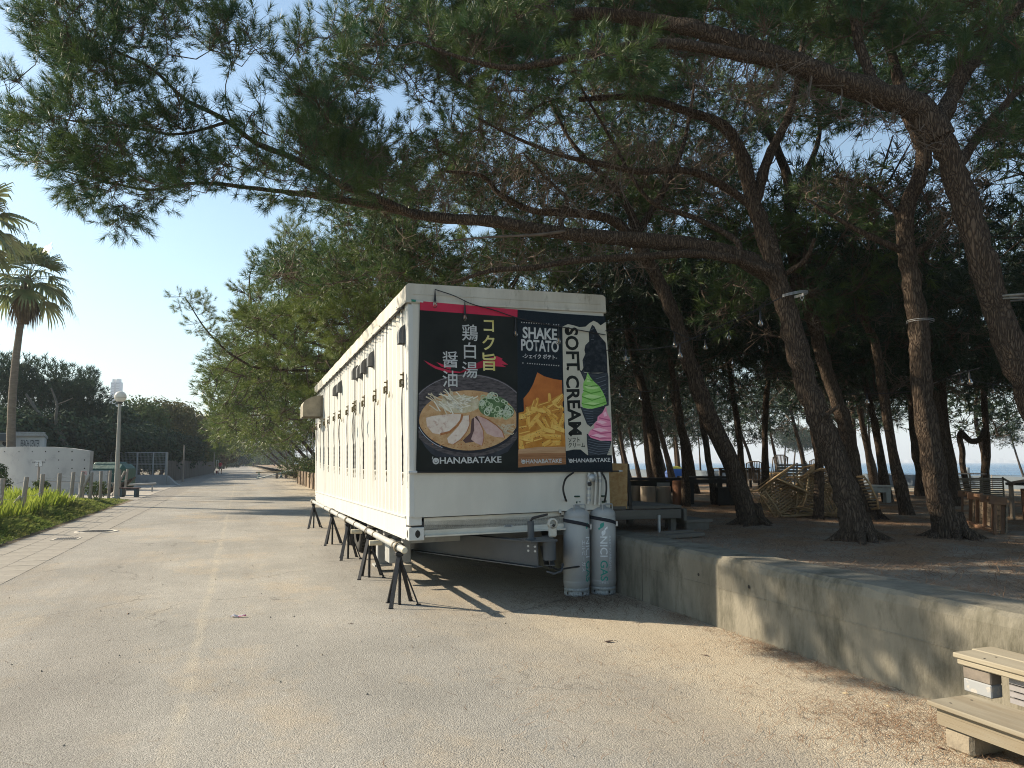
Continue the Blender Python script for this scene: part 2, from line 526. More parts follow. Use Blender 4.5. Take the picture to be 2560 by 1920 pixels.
# paving slabs of the left strip (joints recessed)
m_slab = mat('strip_slab', (.20, .185, .162), (.25, .232, .20), scale=1.5, rough=.92, bump=.5, bscale=120, bdist=.003, col3=(.14, .125, .11), s3=4)
paved = sheet('pavement', lambda x, y: .0012, axis((5.5, 36, 3)), [-4.25, -2.93], mat('joint_sand', (.19, .175, .15), rough=1))
SLU, SLV = .60, .45
mb = MB().box((0, 0, .0), (SLV - .008, SLU - .008, .012), bev=.002)
slab_me = mb.mesh('paving_slab', m_slab)
k = 0
for i in range(50):
    for j in range(3):
        u = 7.0 + i * SLU + (SLU / 2 if j % 2 else 0); v = -4.03 + j * SLV
        p = UV(u, v, -.0018 + random.uniform(-.0008, .0008))
        o = put(slab_me, 'paving_slab', paved, p, (random.uniform(-.003, .003), random.uniform(-.003, .003), AX))
# manhole cover with pale concrete ring
c = G(242, 1329)
t = thing('manhole_cover', 'round iron manhole cover in a pale concrete ring on the left of the road', 'manhole cover', c)
mb = MB().lathe([(.36, .001), (.36, .012), (.46, .012), (.47, .001)], 32); mb.build('ring', mat('pale_concrete', (.42, .39, .34), (.33, .31, .27), rough=.9), t)
mb = MB().lathe([(.0001, .010), (.345, .010), (.352, .001)], 32)
for a in range(-3, 4):
    for b_ in range(-3, 4):
        if math.hypot(a, b_) < 3.3: mb.box((a * .09, b_ * .09, .013), (.05, .05, .006))
mb.build('lid', mat('cast_iron', (.07, .065, .06), (.11, .10, .09), rough=.6, metal=.4), t)
c = G(166, 1348)
t = thing('drain_cover', 'small dark square drain cover on the left paved strip', 'drain cover', c, AX)
MB().box((0, 0, .006), (.5, .5, .012), bev=.003).build('frame', MATS['pale_concrete'], t)
mb = MB()
for i in range(9): mb.box((-.18 + i * .045, 0, .014), (.025, .40, .008))
mb.build('grate', MATS['cast_iron'], t)

# ================================================================ RETAINING WALL
m_conc = mat('old_concrete', (.135, .125, .098), (.23, .21, .165), scale=2.2, detail=8, rough=.95, bump=.9, bscale=55, bdist=.006,
             col3=(.075, .07, .05), s3=3.2, lo3=.47, hi3=.68, stretch=(1, 1, .4))
wall = thing('retaining_wall', 'long low weathered concrete retaining wall holding up the pine ground', 'wall', UV(0, WALL_V), AX)
joints = [-4.0, 1.2, 7.97, 12.6, 17.2, 22.2]
for i in range(len(joints) - 1):
    a, b_ = joints[i], joints[i + 1]
    mb = MB()
    n = int((b_ - a) / .12)
    # chipped rounded top edge
    prof0 = [(0, -.05), (0, .60), (.012, .655), (.045, WALL_H), (.44, WALL_H + .004), (.44, -.05)]
    V = []; m_ = len(prof0)
    for k in range(n + 1):
        y = a + .006 + (b_ - a - .012) * k / n
        for q, (x, z) in enumerate(prof0):
            j1 = random.uniform(-.012, .012) if q in (2, 3) else 0
            V.append((x + abs(j1), y, z + (j1 if q != 3 else -abs(j1) * .6)))
    F_ = [(k * m_ + q, k * m_ + q + 1, (k + 1) * m_ + q + 1, (k + 1) * m_ + q) for k in range(n) for q in range(m_ - 1)]
    F_ += [tuple(range(m_ - 1, -1, -1)), tuple(n * m_ + q for q in range(m_))]
    mb.add(V, F_)
    # formwork seam, a thin proud line
    mb.box((-.002, (a + b_) / 2, .385), (.006, b_ - a - .03, .006))
    mb.build('wall_section', m_conc, wall)
    for q, hy in enumerate([h_ for h_ in (5.98, 6.8, 9.6) if a < h_ < b_]):
        hm = MB().lathe([(.0001, 0), (.013, 0), (.016, .0025)], 10, M=Matrix.Translation((-.0035, hy, .465)) @ Matrix.Rotation(R(-90), 4, 'Y'))
        hm.build('tie_hole', mat('hole_shade', (.03, .028, .025), rough=1), wall)  # shade inside the hole is put into the disc's dark colour
# farther stretch of lower wall segments with steps beyond the trailer
far_wall = thing('planter_wall', 'stepped brown concrete garden wall running along the road beyond the trailer', 'wall', UV(24, WALL_V - .2), AX)
m_fw = mat('brown_concrete', (.27, .20, .14), (.19, .145, .10), scale=3, rough=.95, bump=.4, bscale=40)
y = 0
for i in range(14):
    l = 2.6; h = .62 + (.35 if i >= 7 else 0)
    MB().box((0.1, y + l / 2, h / 2 - .02), (.24, l - .03, h), bev=.01).build('wall_section', m_fw, far_wall)
    MB().box((-.04, y + l, h / 2), (.12, .16, h + .02), bev=.008).build('pilaster', m_fw, far_wall)
    y += l
# haze-free distant shore strip across the bay
# ================================================================ CONTAINER ON TRAILER
corner = P(1023, 1353, 8.74)
CM = Matrix.Translation(corner) @ Matrix.Rotation(AX, 4, 'Z') @ Matrix.Rotation(R(-1.1), 4, 'Y') @ Matrix.Rotation(R(-.55), 4, 'X')
CMI = CM.inverted()
W, Lc, Hc = 2.53, 11.5, 2.77
def FP(px, py, off=0.0):
    """point of the front plane (local y = off) seen at a pixel -> local x, z"""
    o = CMI @ Vector((0, 0, EYE)); d = CMI.to_3x3() @ ray(px, py)
    t = (off - o.y) / d.y
    q = o + d * t
    return q.x, q.z
def SP(px, py, off=0.0):
    """point of the left side plane (local x = off) -> local y, z"""
    o = CMI @ Vector((0, 0, EYE)); d = CMI.to_3x3() @ ray(px, py)
    t = (off - o.x) / d.x
    q = o + d * t
    return q.y, q.z
m_white = mat('container_white', (.54, .54, .515), (.48, .48, .455), scale=1.3, detail=8, rough=.5, bump=.12, bscale=45, bdist=.003, col3=(.34, .30, .23), s3=4.5, lo3=.56, hi3=.78, stretch=(1, 1, .12))
m_cap = mat('cap_grimy', (.54, .52, .46), (.42, .39, .33), scale=3, detail=8, rough=.65, bump=.3, bscale=30, bdist=.004, col3=(.22, .20, .15), s3=7, lo3=.58, hi3=.72, stretch=(1, 1, .25))
m_front = mat('front_board', (.57, .55, .49), (.51, .49, .435), scale=2.5, detail=7, rough=.7, bump=.35, bscale=90, bdist=.003, col3=(.30, .27, .21), s3=14, lo3=.70, hi3=.76, stretch=(1, 1, .35))
m_beamw = mat('beam_white', (.60, .57, .50), (.52, .485, .41), scale=4, rough=.55, bump=.15, bscale=30, col3=(.30, .16, .07), s3=2.2, lo3=.68, hi3=.78)
m_black = mat('black_paint', (.012, .013, .016), (.02, .02, .022), scale=8, rough=.5)
m_grey = mat('chassis_grey', (.045, .055, .065), (.06, .07, .08), scale=4, rough=.45, bump=.15, bscale=60)
m_lgrey = mat('light_grey_metal', (.36, .37, .36), (.28, .28, .27), scale=6, rough=.5)
m_rub = mat('rubber', (.015, .015, .015), (.035, .032, .028), scale=9, rough=.9)
m_galv = mat('galvanised', (.32, .33, .34), (.45, .46, .46), scale=14, rough=.45, metal=.5)
m_vent = mat('vent_grey', (.10, .105, .11), (.14, .14, .14), scale=5, rough=.5)
m_rust = mat('rusty_brass', (.16, .12, .07), (.10, .085, .06), scale=30, rough=.6, metal=.3)

cont = thing('container_trailer', 'long white corrugated container kitchen on a trailer with food banners on its end', 'food trailer', M=CM)
# corrugated left side
SZ0, SZ1 = .25, Hc - .02
nc = 41; y0 = .16; y1 = Lc - .16; pitch = (y1 - y0) / nc
def corr(x0, sgn, a, b_):
    pts = []
    for i in range(nc):
        s = y0 + i * pitch
        pts += [(0.0, s), (0.0, s + pitch * .26), (.027, s + pitch * .50), (.027, s + pitch * .76)]
    pts.append((0, y1))
    return [(x0 + sgn * q[0], q[1]) for q in pts]
for x0, sg, nm in ((.012, 1, 'side_panel'), (W - .012, -1, 'side_panel')):
    pr = corr(x0, sg, y0, y1)
    mb = MB(); n = len(pr)
    V = [(q[0], q[1], SZ0) for q in pr] + [(q[0], q[1], SZ1) for q in pr]
    mb.add(V, [(i, i + n, i + 1 + n, i + 1) for i in range(n - 1)])
    mb.build(nm, m_white, cont)
MB().box((W / 2, Lc / 2, .16), (W - .05, Lc - .05, .10)).build('floor_pan', m_black, cont)
MB().box((W / 2, Lc - .05, Hc / 2 + .1), (W - .06, .06, Hc - .25)).build('end_panel', m_front, cont)
for x in (0, W):
    s = 1 if x == 0 else -1
    # bottom rail: channel section, proud by a little at the bottom lip
    MB().box((x + s * .022, Lc / 2, .135), (.04, Lc - .36, .23)).build('bottom_rail', m_white, cont)
    MB().box((x + s * .010, Lc / 2, .262), (.05, Lc - .36, .018)).build('rail_lip', m_white, cont)
    MB().box((x + s * .010, Lc / 2, .012), (.05, Lc - .36, .014)).build('rail_lip', m_white, cont)
    for yy in (.08, Lc - .08):
        MB().box((x + s * .075, yy, Hc / 2 + .08), (.15, .155, Hc - .18), bev=.006).build('corner_post', m_white, cont)
def casting(cx, cy, cz, sx, sy):
    # corner casting: block, its hole shade painted as thin dark ellipses on the faces
    o = MB().box((cx, cy, cz), (.178, .162, .118 + .03), bev=.006).build('corner_casting', m_white, cont)
    hole = [(.030 * math.cos(a), .042 * math.sin(a) if abs(math.sin(a)) < .99 else .046 * math.sin(a)) for a in np.linspace(0, 2 * math.pi, 17)[:-1]]
    yq = cy + sy * .0815
    MB().prism([(cx + .012 * (-sx) + p_[0], cz + p_[1]) for p_ in hole], yq, yq - sy * .02 if False else yq + sy * .0012).build('casting_hole', MATS['hole_shade'], o)
    Mx = Matrix.Translation((cx + sx * .0895, cy, cz)) @ Matrix.Rotation(R(90), 4, 'Z')
    MB().prism([(p_[0], p_[1]) for p_ in hole], 0, -sx * .0012, M=Mx).build('casting_hole', MATS['hole_shade'], o)
    MATW[o] = MATW[cont]
for cx, sx in ((.086, -1), (W - .086, 1)):
    for cy, sy in ((.078, -1), (Lc - .078, 1)):
        casting(cx, cy, .075, sx, sy)
# front: recessed beam below, board above, frame strips
MB().box((W / 2, .055, .15), (W - .36, .06, .20)).build('front_beam', m_beamw, cont)
MB().box((W / 2, .030, .045), (W - .36, .11, .018)).build('beam_flange', m_beamw, cont)
MB().box((W / 2 + .02, -.012, .262 + (Hc - .29) / 2), (W - .04, .024, Hc - .29)).build('front_board', m_front, cont)
MB().box((.03, -.020, .262 + (Hc - .30) / 2), (.055, .012, Hc - .32), bev=.003).build('edge_strip', m_white, cont)
x, z = FP(1270, 1315, .02)
MB().box((x, .021, z), (.105, .004, .028)).build('name_plate', m_galv, cont)
for q in range(2): MB().box((x, .0185, z + .006 - q * .012), (.08, .002, .004)).build('plate_text', m_black, cont)
# roof cap, overhanging sheet with folded edge
ch = .20
o_ = .03
cap_poly = [(-o_, Hc - .03), (-o_, Hc + ch - .03), (-o_ + .035, Hc + ch), (W + o_ - .035, Hc + ch), (W + o_, Hc + ch - .03), (W + o_, Hc - .03)]
mb = MB()
ns = 47
V = []
for i in range(ns + 1):
    y = -.035 + (Lc + .07) * i / ns
    w_ = random.uniform(-.006, .006)
    for (x, z) in cap_poly: V.append((x, y, z + (w_ if z > Hc else 0)))
m_ = len(cap_poly)
mb.add(V, [(i * m_ + q, i * m_ + q + 1, (i + 1) * m_ + q + 1, (i + 1) * m_ + q) for i in range(ns) for q in range(m_ - 1)] + [tuple(range(m_ - 1, -1, -1)), tuple(ns * m_ + q for q in range(m_))])
mb.build('roof_cap', m_cap, cont)
MB().box((W / 2, -.040, Hc - .012), (W + .06, .012, .03)).build('cap_drip_edge', m_cap, cont)
mb = MB()
for x in (-o_ - .004, W + o_ + .004): mb.box((x, Lc / 2, Hc - .018), (.012, Lc + .05, .028))
mb.build('cap_drip_edge', m_cap, cont)
MB().box((W / 2, -.038, Hc + .075), (W - .1, .006, .004)).build('cap_fold', m_cap, cont)
# screw heads and cleats below the cap on the left
mb = MB()
for i in range(30): mb.box((-.012, .3 + i * .38, Hc - .075), (.014, .02, .02))
mb.build('rail_screws', m_rust, cont, kind='stuff')
# vent hoods
def hood(y, z, w_, h, d):
    pts = [(0, z - h), (-d, z - h), (-d, z - h * .45)]
    for a in np.linspace(0, 90, 6)[1:]:
        pts.append((-d + d * (1 - math.cos(R(a))), z - h * .45 + h * .45 * math.sin(R(a))))
    M_ = Matrix.Translation((0.0, 0, 0))
    mb = MB(); n = len(pts)
    V = [(p_[0] + .012, y - w_ / 2, p_[1]) for p_ in pts] + [(p_[0] + .012, y + w_ / 2, p_[1]) for p_ in pts]
    fs = [(k, k + 1, k + 1 + n, k + n) for k in range(1, n - 1)] + [tuple(range(n - 1, -1, -1)), tuple(range(n, 2 * n))]
    mb.add(V, fs)
    mb.box((.008, y, z - h / 2), (.02, w_ + .03, h + .02))
    return mb
for (px, py) in ((1003.5, 837), (926, 898), (908, 916), (898, 928), (886, 932), (848, 967), (837, 976)):
    y, z = SP(px, py, -.03)
    hood(y, z + .11, .14, .22, .085).build('vent_hood', m_vent, cont)
y, z = SP(800, 1020, -.02)
hood(min(y, Lc - .5), z + .27, .80, .50, .46).build('exhaust_hood', mat('hood_steel', (.30, .27, .21), (.20, .18, .14), scale=5, rough=.55, metal=.3), cont)
# running gear
def wheel_meshes():
    t_ = MB().lathe([(.30, -.11), (.40, -.125), (.455, -.10), (.465, -.05), (.465, .05), (.455, .10), (.40, .125), (.30, .11)], 28)
    for k in range(36):
        a = 2 * math.pi * k / 36
        t_.box((.466 * math.cos(a), .466 * math.sin(a), 0), (.014, .03, .17), rot=Matrix.Rotation(a, 4, 'Z'))
    r_ = MB().lathe([(.30, -.11), (.27, -.07), (.25, 0), (.16, .02), (.10, .06), (.0001, .07)], 24)
    for k in range(8):
        a = 2 * math.pi * k / 8
        r_.cyl((.13 * math.cos(a), .13 * math.sin(a), .03), (.13 * math.cos(a), .13 * math.sin(a), .06), .012, 6)
    return t_, r_
GZ = -.66       # ground below the container floor in its own frame
for ya in (5.35, 6.65):
    for xa, s in ((.30, -1), (.56, -1), (W - .56, 1), (W - .30, 1)):
        M_ = Matrix.Translation((xa, ya, GZ + .47 - ya * .0)) @ Matrix.Rotation(R(90) * s, 4, 'Y')
        t_, r_ = wheel_meshes()
        t_.v = [tuple(M_ @ Vector(q)) for q in t_.v]; r_.v = [tuple(M_ @ Vector(q)) for q in r_.v]
        to = t_.build('tyre', m_rub, cont)
        r_.build('rim', m_lgrey, to)
    MB().cyl((.25, ya, GZ + .47), (W - .25, ya, GZ + .47), .07, 12).build('axle', m_grey, cont)
def ibeam(a, b_, h, w_, t=.012):
    a = Vector(a); b_ = Vector(b_); d = (b_ - a); l = d.length
    ang = math.atan2(d.y, d.x); el = math.asin(d.z / l)
    M_ = Matrix.Translation((a + b_) / 2) @ Matrix.Rotation(ang, 4, 'Z') @ Matrix.Rotation(-el, 4, 'Y')
    mb = MB().box((0, 0, 0), (l, t, h - .03), M=M_)
    mb.box((0, 0, h / 2 - t / 2), (l, w_, t), M=M_); mb.box((0, 0, -h / 2 + t / 2), (l, w_, t), M=M_)
    return mb
for xa in (.75, W - .75):
    ibeam((xa, 2.0, -.13), (xa, Lc - .6, -.13), .24, .13).build('chassis_beam', m_grey, cont)
for ya in (.9, 2.2, 3.6, 8.4, 10.0):
    MB().box((W / 2, ya, -.06), (W - .2, .12, .10)).build('cross_member', m_lgrey if ya < 4 else m_grey, cont)
# landing feet / grey boxes beneath
MB().box((.24, 1.9, -.30), (.30, .34, .30), bev=.01).build('storage_box', m_lgrey, cont)
MB().box((.20, 2.9, -.34), (.16, .16, .50), bev=.01).build('support_leg', m_lgrey, cont)
MB().box((.20, 2.9, -.60), (.26, .26, .03)).build('foot_plate', m_lgrey, cont)
MB().box((.24, 1.55, -.50), (.22, .10, .10), bev=.005).build('wooden_chock', mat('chock_wood', (.42, .38, .31), (.32, .28, .22), scale=8, rough=.9), cont)
# draw bar: an A frame of two deep beams meeting at the coupling
cpx, cpy = 1.36, -.66
tb = CMI @ Vector((G(1030, 1400).x, G(1030, 1400).y, 0)); 
A_ = ibeam((.30, 2.6, -.19), (cpx - .06, cpy, -.155), .285, .12)
A_.build('draw_beam', m_grey, cont)
ibeam((W - .25, 1.6, -.19), (cpx + .10, cpy + .05, -.155), .285, .12).build('draw_beam', m_grey, cont)
MB().box((cpx - .03, cpy + .10, -.004), (.30, .42, .014)).build('coupling_plate', m_grey, cont)
mb = MB().cyl((cpx + .07, cpy - .02, -.22), (cpx + .07, cpy - .02, -.02), .075, 18)
mb.cyl((cpx + .07, cpy - .02, -.02), (cpx + .07, cpy - .02, .0), .095, 18)
mb.build('coupling_socket', m_grey, cont)
j = MB().cyl((cpx - .09, cpy + .12, .0), (cpx - .09, cpy + .12, .20), .038, 14).cyl((cpx - .09, cpy + .12, .0), (cpx - .09, cpy + .12, .02), .06, 14)
j = j.build('jack', m_grey, cont)
MB().tube([(cpx - .09, cpy + .12, .20), (cpx - .075, cpy + .10, .235), (cpx + .08, cpy + .02, .275)], [.014, .016, .012], 8).build('jack_handle', m_black, j)
mb = MB().box((cpx + .19, cpy + .16, .075), (.10, .04, .14), bev=.03)
mb.lathe([(.040, -.02), (.060, -.02), (.060, .02), (.040, .02)], 20, M=Matrix.Translation((cpx + .19, cpy + .16, .16)) @ Matrix.Rotation(R(90), 4, 'X'))
mb.build('coupling_eye', m_beamw, cont)
MB().cyl((cpx + .19, cpy + .128, .14), (cpx + .19, cpy + .12, .14), .018, 10).build('eye_bolt', m_black, cont)
mb = MB()
for qx in (0, .045):
    for qz in (0, .05):
        mb.cyl((cpx - .15 + qx, cpy + .075 - .012 - qx * 2, -.115 + qz), (cpx - .155 + qx, cpy + .055 - .012 - qx * 2, -.115 + qz), .013, 6)
mb.build('bolts', m_galv, cont, kind='stuff')
MB().tube([(cpx + .02, cpy - .05, -.34), (cpx + .10, cpy - .06, -.37), (cpx + .2, cpy - .04, -.35), (cpx + .24, cpy, -.28), (cpx + .26, cpy + .1, -.30)], .012, 8).build('safety_hook', m_grey, cont)
MB().tube([(cpx + .10, cpy + .1, -.30), (cpx + .3, cpy + .3, -.38), (cpx + .8, cpy + .6, -.40), (W - .1, cpy + 1.0, -.2)], .011, 8).build('brake_cable', m_black, cont)
# gas pipework on the right of the front
def fpt(px, py, off=-.06):
    x_, z_ = FP(px, py, off); return (x_, off, z_)
MB().tube([fpt(1473, 1182), fpt(1472, 1210), fpt(1471, 1260)], .017, 10).build('gas_pipe', m_front, cont)
for py in (1190, 1206, 1222, 1238, 1250):
    a_ = fpt(1472, py); MB().cyl((a_[0], a_[1], a_[2] - .016), (a_[0], a_[1], a_[2] + .016), .026, 10).build('pipe_coupling', m_galv, cont)
a_ = fpt(1474, 1195); MB().lathe([(.0001, -.01), (.045, -.01), (.05, 0), (.045, .012), (.0001, .012)], 16, M=Matrix.Translation((a_[0] + .02, a_[1] - .03, a_[2])) @ Matrix.Rotation(R(90), 4, 'X')).build('regulator', m_galv, cont)
MB().box(fpt(1474, 1210, -.09), (.05, .03, .045), bev=.008).build('valve', m_black, cont)
for px in (1489, 1500):
    MB().tube([fpt(px - 3, 1180), fpt(px, 1195), fpt(px, 1230), fpt(px - 2, 1262)], .015, 10).build('gas_pipe', m_front, cont)
    for py in (1188, 1202): a_ = fpt(px, py); MB().cyl((a_[0], a_[1], a_[2] - .02), (a_[0], a_[1], a_[2] + .02), .021, 8).build('pipe_coupling', m_galv, cont)
a_ = fpt(1400, 1278, -.03); MB().box(a_, (.03, .02, .04)).build('strap_anchor', m_galv, cont)

# ---------------- pipe on trestles in front of the left side
def trestle():
    t = thing('trestle_stand', '', 'stand', (0, 0, 0), 0, 'black steel trestles under the pipe')
    h = .56
    for (fx, fy) in ((-.14, -.17), (.21, -.08), (-.06, .18), (.21, .18)):
        d = Vector((fx, fy, -h)); 
        MB().box((fx / 2, fy / 2, h / 2), (.045, .014, d.length), rot=d.to_track_quat('Z', 'Y').to_matrix().to_4x4()).build('leg', m_black, t)
        MB().box((fx, fy, .006), (.05, .03, .012)).build('foot', m_black, t)
    MB().cyl((.02, .02, .0), (.02, .02, h + .02), .018, 8).build('centre_post', m_black, t)
    MB().box((0, 0, h + .01), (.09, .07, .05), bev=.01).build('head', m_black, t)
    mb = MB().lathe([(.050, -.025), (.062, -.025), (.062, .025), (.050, .025)], 14, M=Matrix.Translation((-.0, 0, h + .08)) @ Matrix.Rotation(R(90), 4, 'X'))
    mb.build('pipe_clamp', m_rust, t)
    return t
p0 = P(1018, 1381, 8.45); p1 = None
yr, zr = SP(786, 1266, -.14)
tr0 = trestle()
feet = [(1019, 1500), (915, 1409), (845, 1375), (822, 1342), (790, 1308)]
labs = ['nearest black trestle, at the front corner of the trailer', 'second nearest black trestle under the long pipe', 'middle black trestle of the five under the pipe',
        'fourth black trestle, beside the trailer wheels', 'farthest black trestle at the rear end of the pipe']
ends = []
for i, u_ in enumerate((.17, 2.35, 4.55, 6.9, 10.9)):
    c = CM @ Vector((-.10, u_ - .1, 0)); c.z = 0
    t = tr0 if i == 0 else copy_tree(tr0)
    t.matrix_basis = Matrix.Translation(c) @ Matrix.Rotation(AX + R(random.uniform(-8, 8)), 4, 'Z')
    t['label'] = labs[i]
    ends.append(c)
a_ = CM @ Vector((-.10, -.22, 0)); a_.z = .64; b_ = CM @ Vector((-.10, Lc - .3, 0)); b_.z = .64
pipe = thing('scaffold_pipe', 'long pale grey round pipe lying on black trestles along the trailer', 'pipe', a_)
mb = MB().tube([a_, a_.lerp(b_, .3), a_.lerp(b_, .6), b_], .038, 16); mb.build('tube', m_lgrey, pipe, world=True)
dv = (b_ - a_).normalized()
for q in (.5, 1.9, 3.7, 5.8, 8.2):
    MB().tube([a_ + dv * q, a_ + dv * (q + .05)], .045, 14).build('joint_band', m_rust, pipe, world=True)
MB().tube([a_ - dv * .03, a_], [.030, .039], 16).build('end_cap', mat('cream_plastic', (.55, .50, .38), rough=.6), pipe, world=True)
for q in (1.75, 3.5):
    c = a_ + dv * q - Vector((0, 0, .09))
    MB().cyl(c - Vector((.10, .03, 0)), c + Vector((.06, .02, 0)), .035, 12).build('hanging_weight', MATS['cream_plastic'], pipe, world=True)

# ---------------- elastic tie ropes hanging on the left side
anch = [(1011, 950), (970, 968), (942, 989), (913, 1003), (892, 1014), (888, 1018), (872, 1026), (853, 1036), (839, 1042), (825, 1050), (813.5, 1055), (804, 1061), (794, 1067), (785.5, 1071)]
hooks = [1203, 1196, 1193, 1190, 1187, 1187, 1184, 1180, 1178, 1174, 1170, 1166, 1160, 1156]
m_rope = mat('dark_rope', (.045, .045, .05), rough=.9)
m_rope2 = mat('grey_rope', (.20, .19, .18), (.10, .10, .10), scale=60, rough=.9)
m_cleat = mat('rusty_cleat', (.11, .10, .055), (.16, .12, .06), scale=30, rough=.6, metal=.3)
ordn = ['first', 'second', 'third', 'fourth', 'fifth', 'sixth', 'seventh', 'eighth', 'ninth', 'tenth', 'eleventh', 'twelfth', 'thirteenth', 'fourteenth', 'fifteenth', 'sixteenth', 'seventeenth', 'eighteenth', 'nineteenth', 'twentieth']
for i, ((px, py), hy) in enumerate(zip(anch, hooks)):
    y, z = SP(px, py, -.02); yh, zh = SP(px + 4, hy, -.03)
    x = -.035
    M_ = CM @ Matrix.Translation((x, y, z))
    lb = 'hanging tie rope with cleat and hook, %s from the banner corner of the trailer' % ordn[i]
    if i == 0: lb = 'hanging tie rope nearest the banner corner, its hook caught on the corner bolt'
    t = thing('tie_rope', lb, 'rope', M=M_, group='tie ropes hanging on the trailer side')
    top = Hc - .06 - z; bot = zh - z
    c = MB().box((0, 0, 0), (.016, .055, .19), bev=.007)
    c.build('cleat', m_cleat if i % 3 else m_rust, t)
    mb = MB()
    for q in (.06, .0, -.06): mb.cyl((-.01, -.02, q), (-.04, -.02, q), .010, 8)
    mb.box((-.03, .01, -.04), (.03, .02, .09), bev=.006)
    mb.build('cleat_horns', m_cleat, t)
    MB().tube([(0, 0, top), (.0, .0, .09)], .0045, 6).build('upper_cord', m_rope, t)
    swing = random.choice([0, 0, 1, 1, .5]) * .12
    pts = [(-.01, 0, -.09)]
    for k in range(1, 8):
        f = k / 8; pts.append((-.01 - .01 * math.sin(f * 3.1), swing * math.sin(f * math.pi) + random.uniform(-.006, .006), -.09 + (bot * .55 + .09) * f))
    pts.append((-.01, .0, bot * .55))
    MB().tube(pts, .007, 6).build('loop_cord', m_rope2, t)
    MB().tube([(-.012, .004, -.09), (-.012, .004, bot * .55)], .0045, 6).build('straight_cord', m_rope, t)
    n = 9; ps = []; rs = []
    for k in range(n + 1): ps.append((-.012, .004 * math.sin(k), bot * .55 + (bot * .36) * k / n)); rs.append(.011 if k % 2 else .009)
    MB().tube(ps, rs, 7).build('elastic', m_rope, t)
    hp = []
    for a in np.linspace(0, 360, 14): hp.append((-.012, .022 * math.sin(R(a)), bot * .93 - .02 + .028 * math.cos(R(a)) ))
    for a in np.linspace(90, 300, 9): hp.append((-.012, .02 * math.cos(R(a)) + .01, bot - .02 + .022 * math.sin(R(a))))
    MB().tube(hp, .0045, 6).build('hook', m_rust, t)
    if i in (1, 2, 5, 7, 10):
        MB().lathe([(.0001, 0), (.04, 0), (.045, .012), (.0001, .016)], 14, M=Matrix.Translation((.022, -.07, -.10)) @ Matrix.Rotation(R(-90), 4, 'Y')).build('rubber_disc', MATS['cream_plastic'], t)
# horizontal cord along the eave with tassels of tied ends
mb = MB()
pts = []
for k in range(60): pts.append((-.045, .05 + (Lc - .1) * k / 59, Hc - .065 + random.uniform(-.012, .004)))
tie = thing('eave_cord', 'dark cord strung along under the trailer eave with knotted ends', 'cord', M=CM)
mb.tube(pts, .006, 5); mb.build('cord', m_rope, tie)
for k in range(18):
    y = .2 + k * .62
    mb = MB()
    for _ in range(6):
        a = Vector((-.05, y, Hc - .06)); d = Vector((random.uniform(-.04, .02), random.uniform(-.07, .07), random.uniform(-.10, .03)))
        mb.tube([a, a + d * .6 + Vector((-.02, 0, 0)), a + d], .003, 4)
    mb.build('knot', m_rope, tie)
# ================================================================ BANNERS
FONTC = {}
def text_obj(body, size, m, parent, M_, name='lettering', bold=0.0, align='CENTER', sx=1.0, label=None, shear=0.0, font=None, vgap=None):
    cu = bpy.data.curves.new(name, 'FONT')
    cu.body = body; cu.size = size; cu.offset = bold * size; cu.align_x = align; cu.align_y = 'CENTER'; cu.resolution_u = 3
    cu.shear = shear
    o = bpy.data.objects.new(name, cu); COL.objects.link(o)
    dg = bpy.context.evaluated_depsgraph_get()
    dg.update()
    me = bpy.data.meshes.new_from_object(o.evaluated_get(dg))
    bpy.data.objects.remove(o); bpy.data.curves.remove(cu)
    me.name = name
    me.transform(M_ @ Matrix.Diagonal((sx, 1, 1, 1)))
    me.materials.clear(); me.materials.append(m)
    ob = bpy.data.objects.new(name, me); COL.objects.link(ob)
    if parent is not None: ob.parent = parent
    return tag(ob, label)
def pm(name, c, c2=None, **k):
    k.setdefault('rough', .5); k.setdefault('spec', .12)
    return mat(name, c, c2, **k)
k_black = pm('print_black', (.008, .010, .009), (.016, .019, .017), scale=2, bump=.25, bscale=5, bdist=.02)
k_navy = pm('print_navy', (.006, .011, .017), (.011, .019, .027), scale=60, bump=.4, bscale=80, bdist=.002)
k_red = pm('print_red', (.50, .03, .075), (.42, .025, .06), scale=3)
k_dred = pm('print_dark_red', (.30, .012, .035), (.22, .01, .03), scale=6)
k_white = pm('print_white', (.52, .53, .53), (.44, .45, .45), scale=4)
k_gold = pm('print_gold', (.50, .42, .11), (.62, .58, .28), scale=3, lo=.4, hi=.6)
k_cream = pm('print_cream', (.52, .50, .42), (.45, .43, .36), scale=5)
k_bowl = pm('print_bowl', (.035, .032, .036), (.12, .105, .11), scale=14, stretch=(1, 1, 4), detail=8)
k_bowl2 = pm('print_bowl_under', (.05, .06, .075), (.02, .022, .03), scale=3)
k_broth = pm('print_broth', (.42, .24, .11), (.55, .36, .19), scale=16, detail=8, col3=(.22, .10, .04), s3=40, lo3=.58, hi3=.66)
k_pale = pm('print_noodle', (.62, .55, .42), (.50, .42, .28), scale=30, stretch=(1, 1, 1))
k_pork = pm('print_pork', (.62, .50, .42), (.70, .62, .54), scale=10, col3=(.42, .24, .19), s3=12, lo3=.55, hi3=.7)
k_pork2 = pm('print_pork_pink', (.46, .30, .28), (.58, .42, .38), scale=12)
k_crust = pm('print_crust', (.30, .11, .04), (.42, .19, .08), scale=30)
k_scal = pm('print_scallion', (.30, .42, .22), (.50, .58, .40), scale=25)
k_scald = pm('print_scallion_dark', (.06, .12, .05), (.12, .20, .09), scale=25)
k_paper = pm('print_paper', (.48, .16, .04), (.36, .11, .028), scale=6)
k_fry = pm('print_fry', (.62, .32, .055), (.72, .44, .11), scale=12, col3=(.40, .15, .02), s3=18, lo3=.55, hi3=.7)
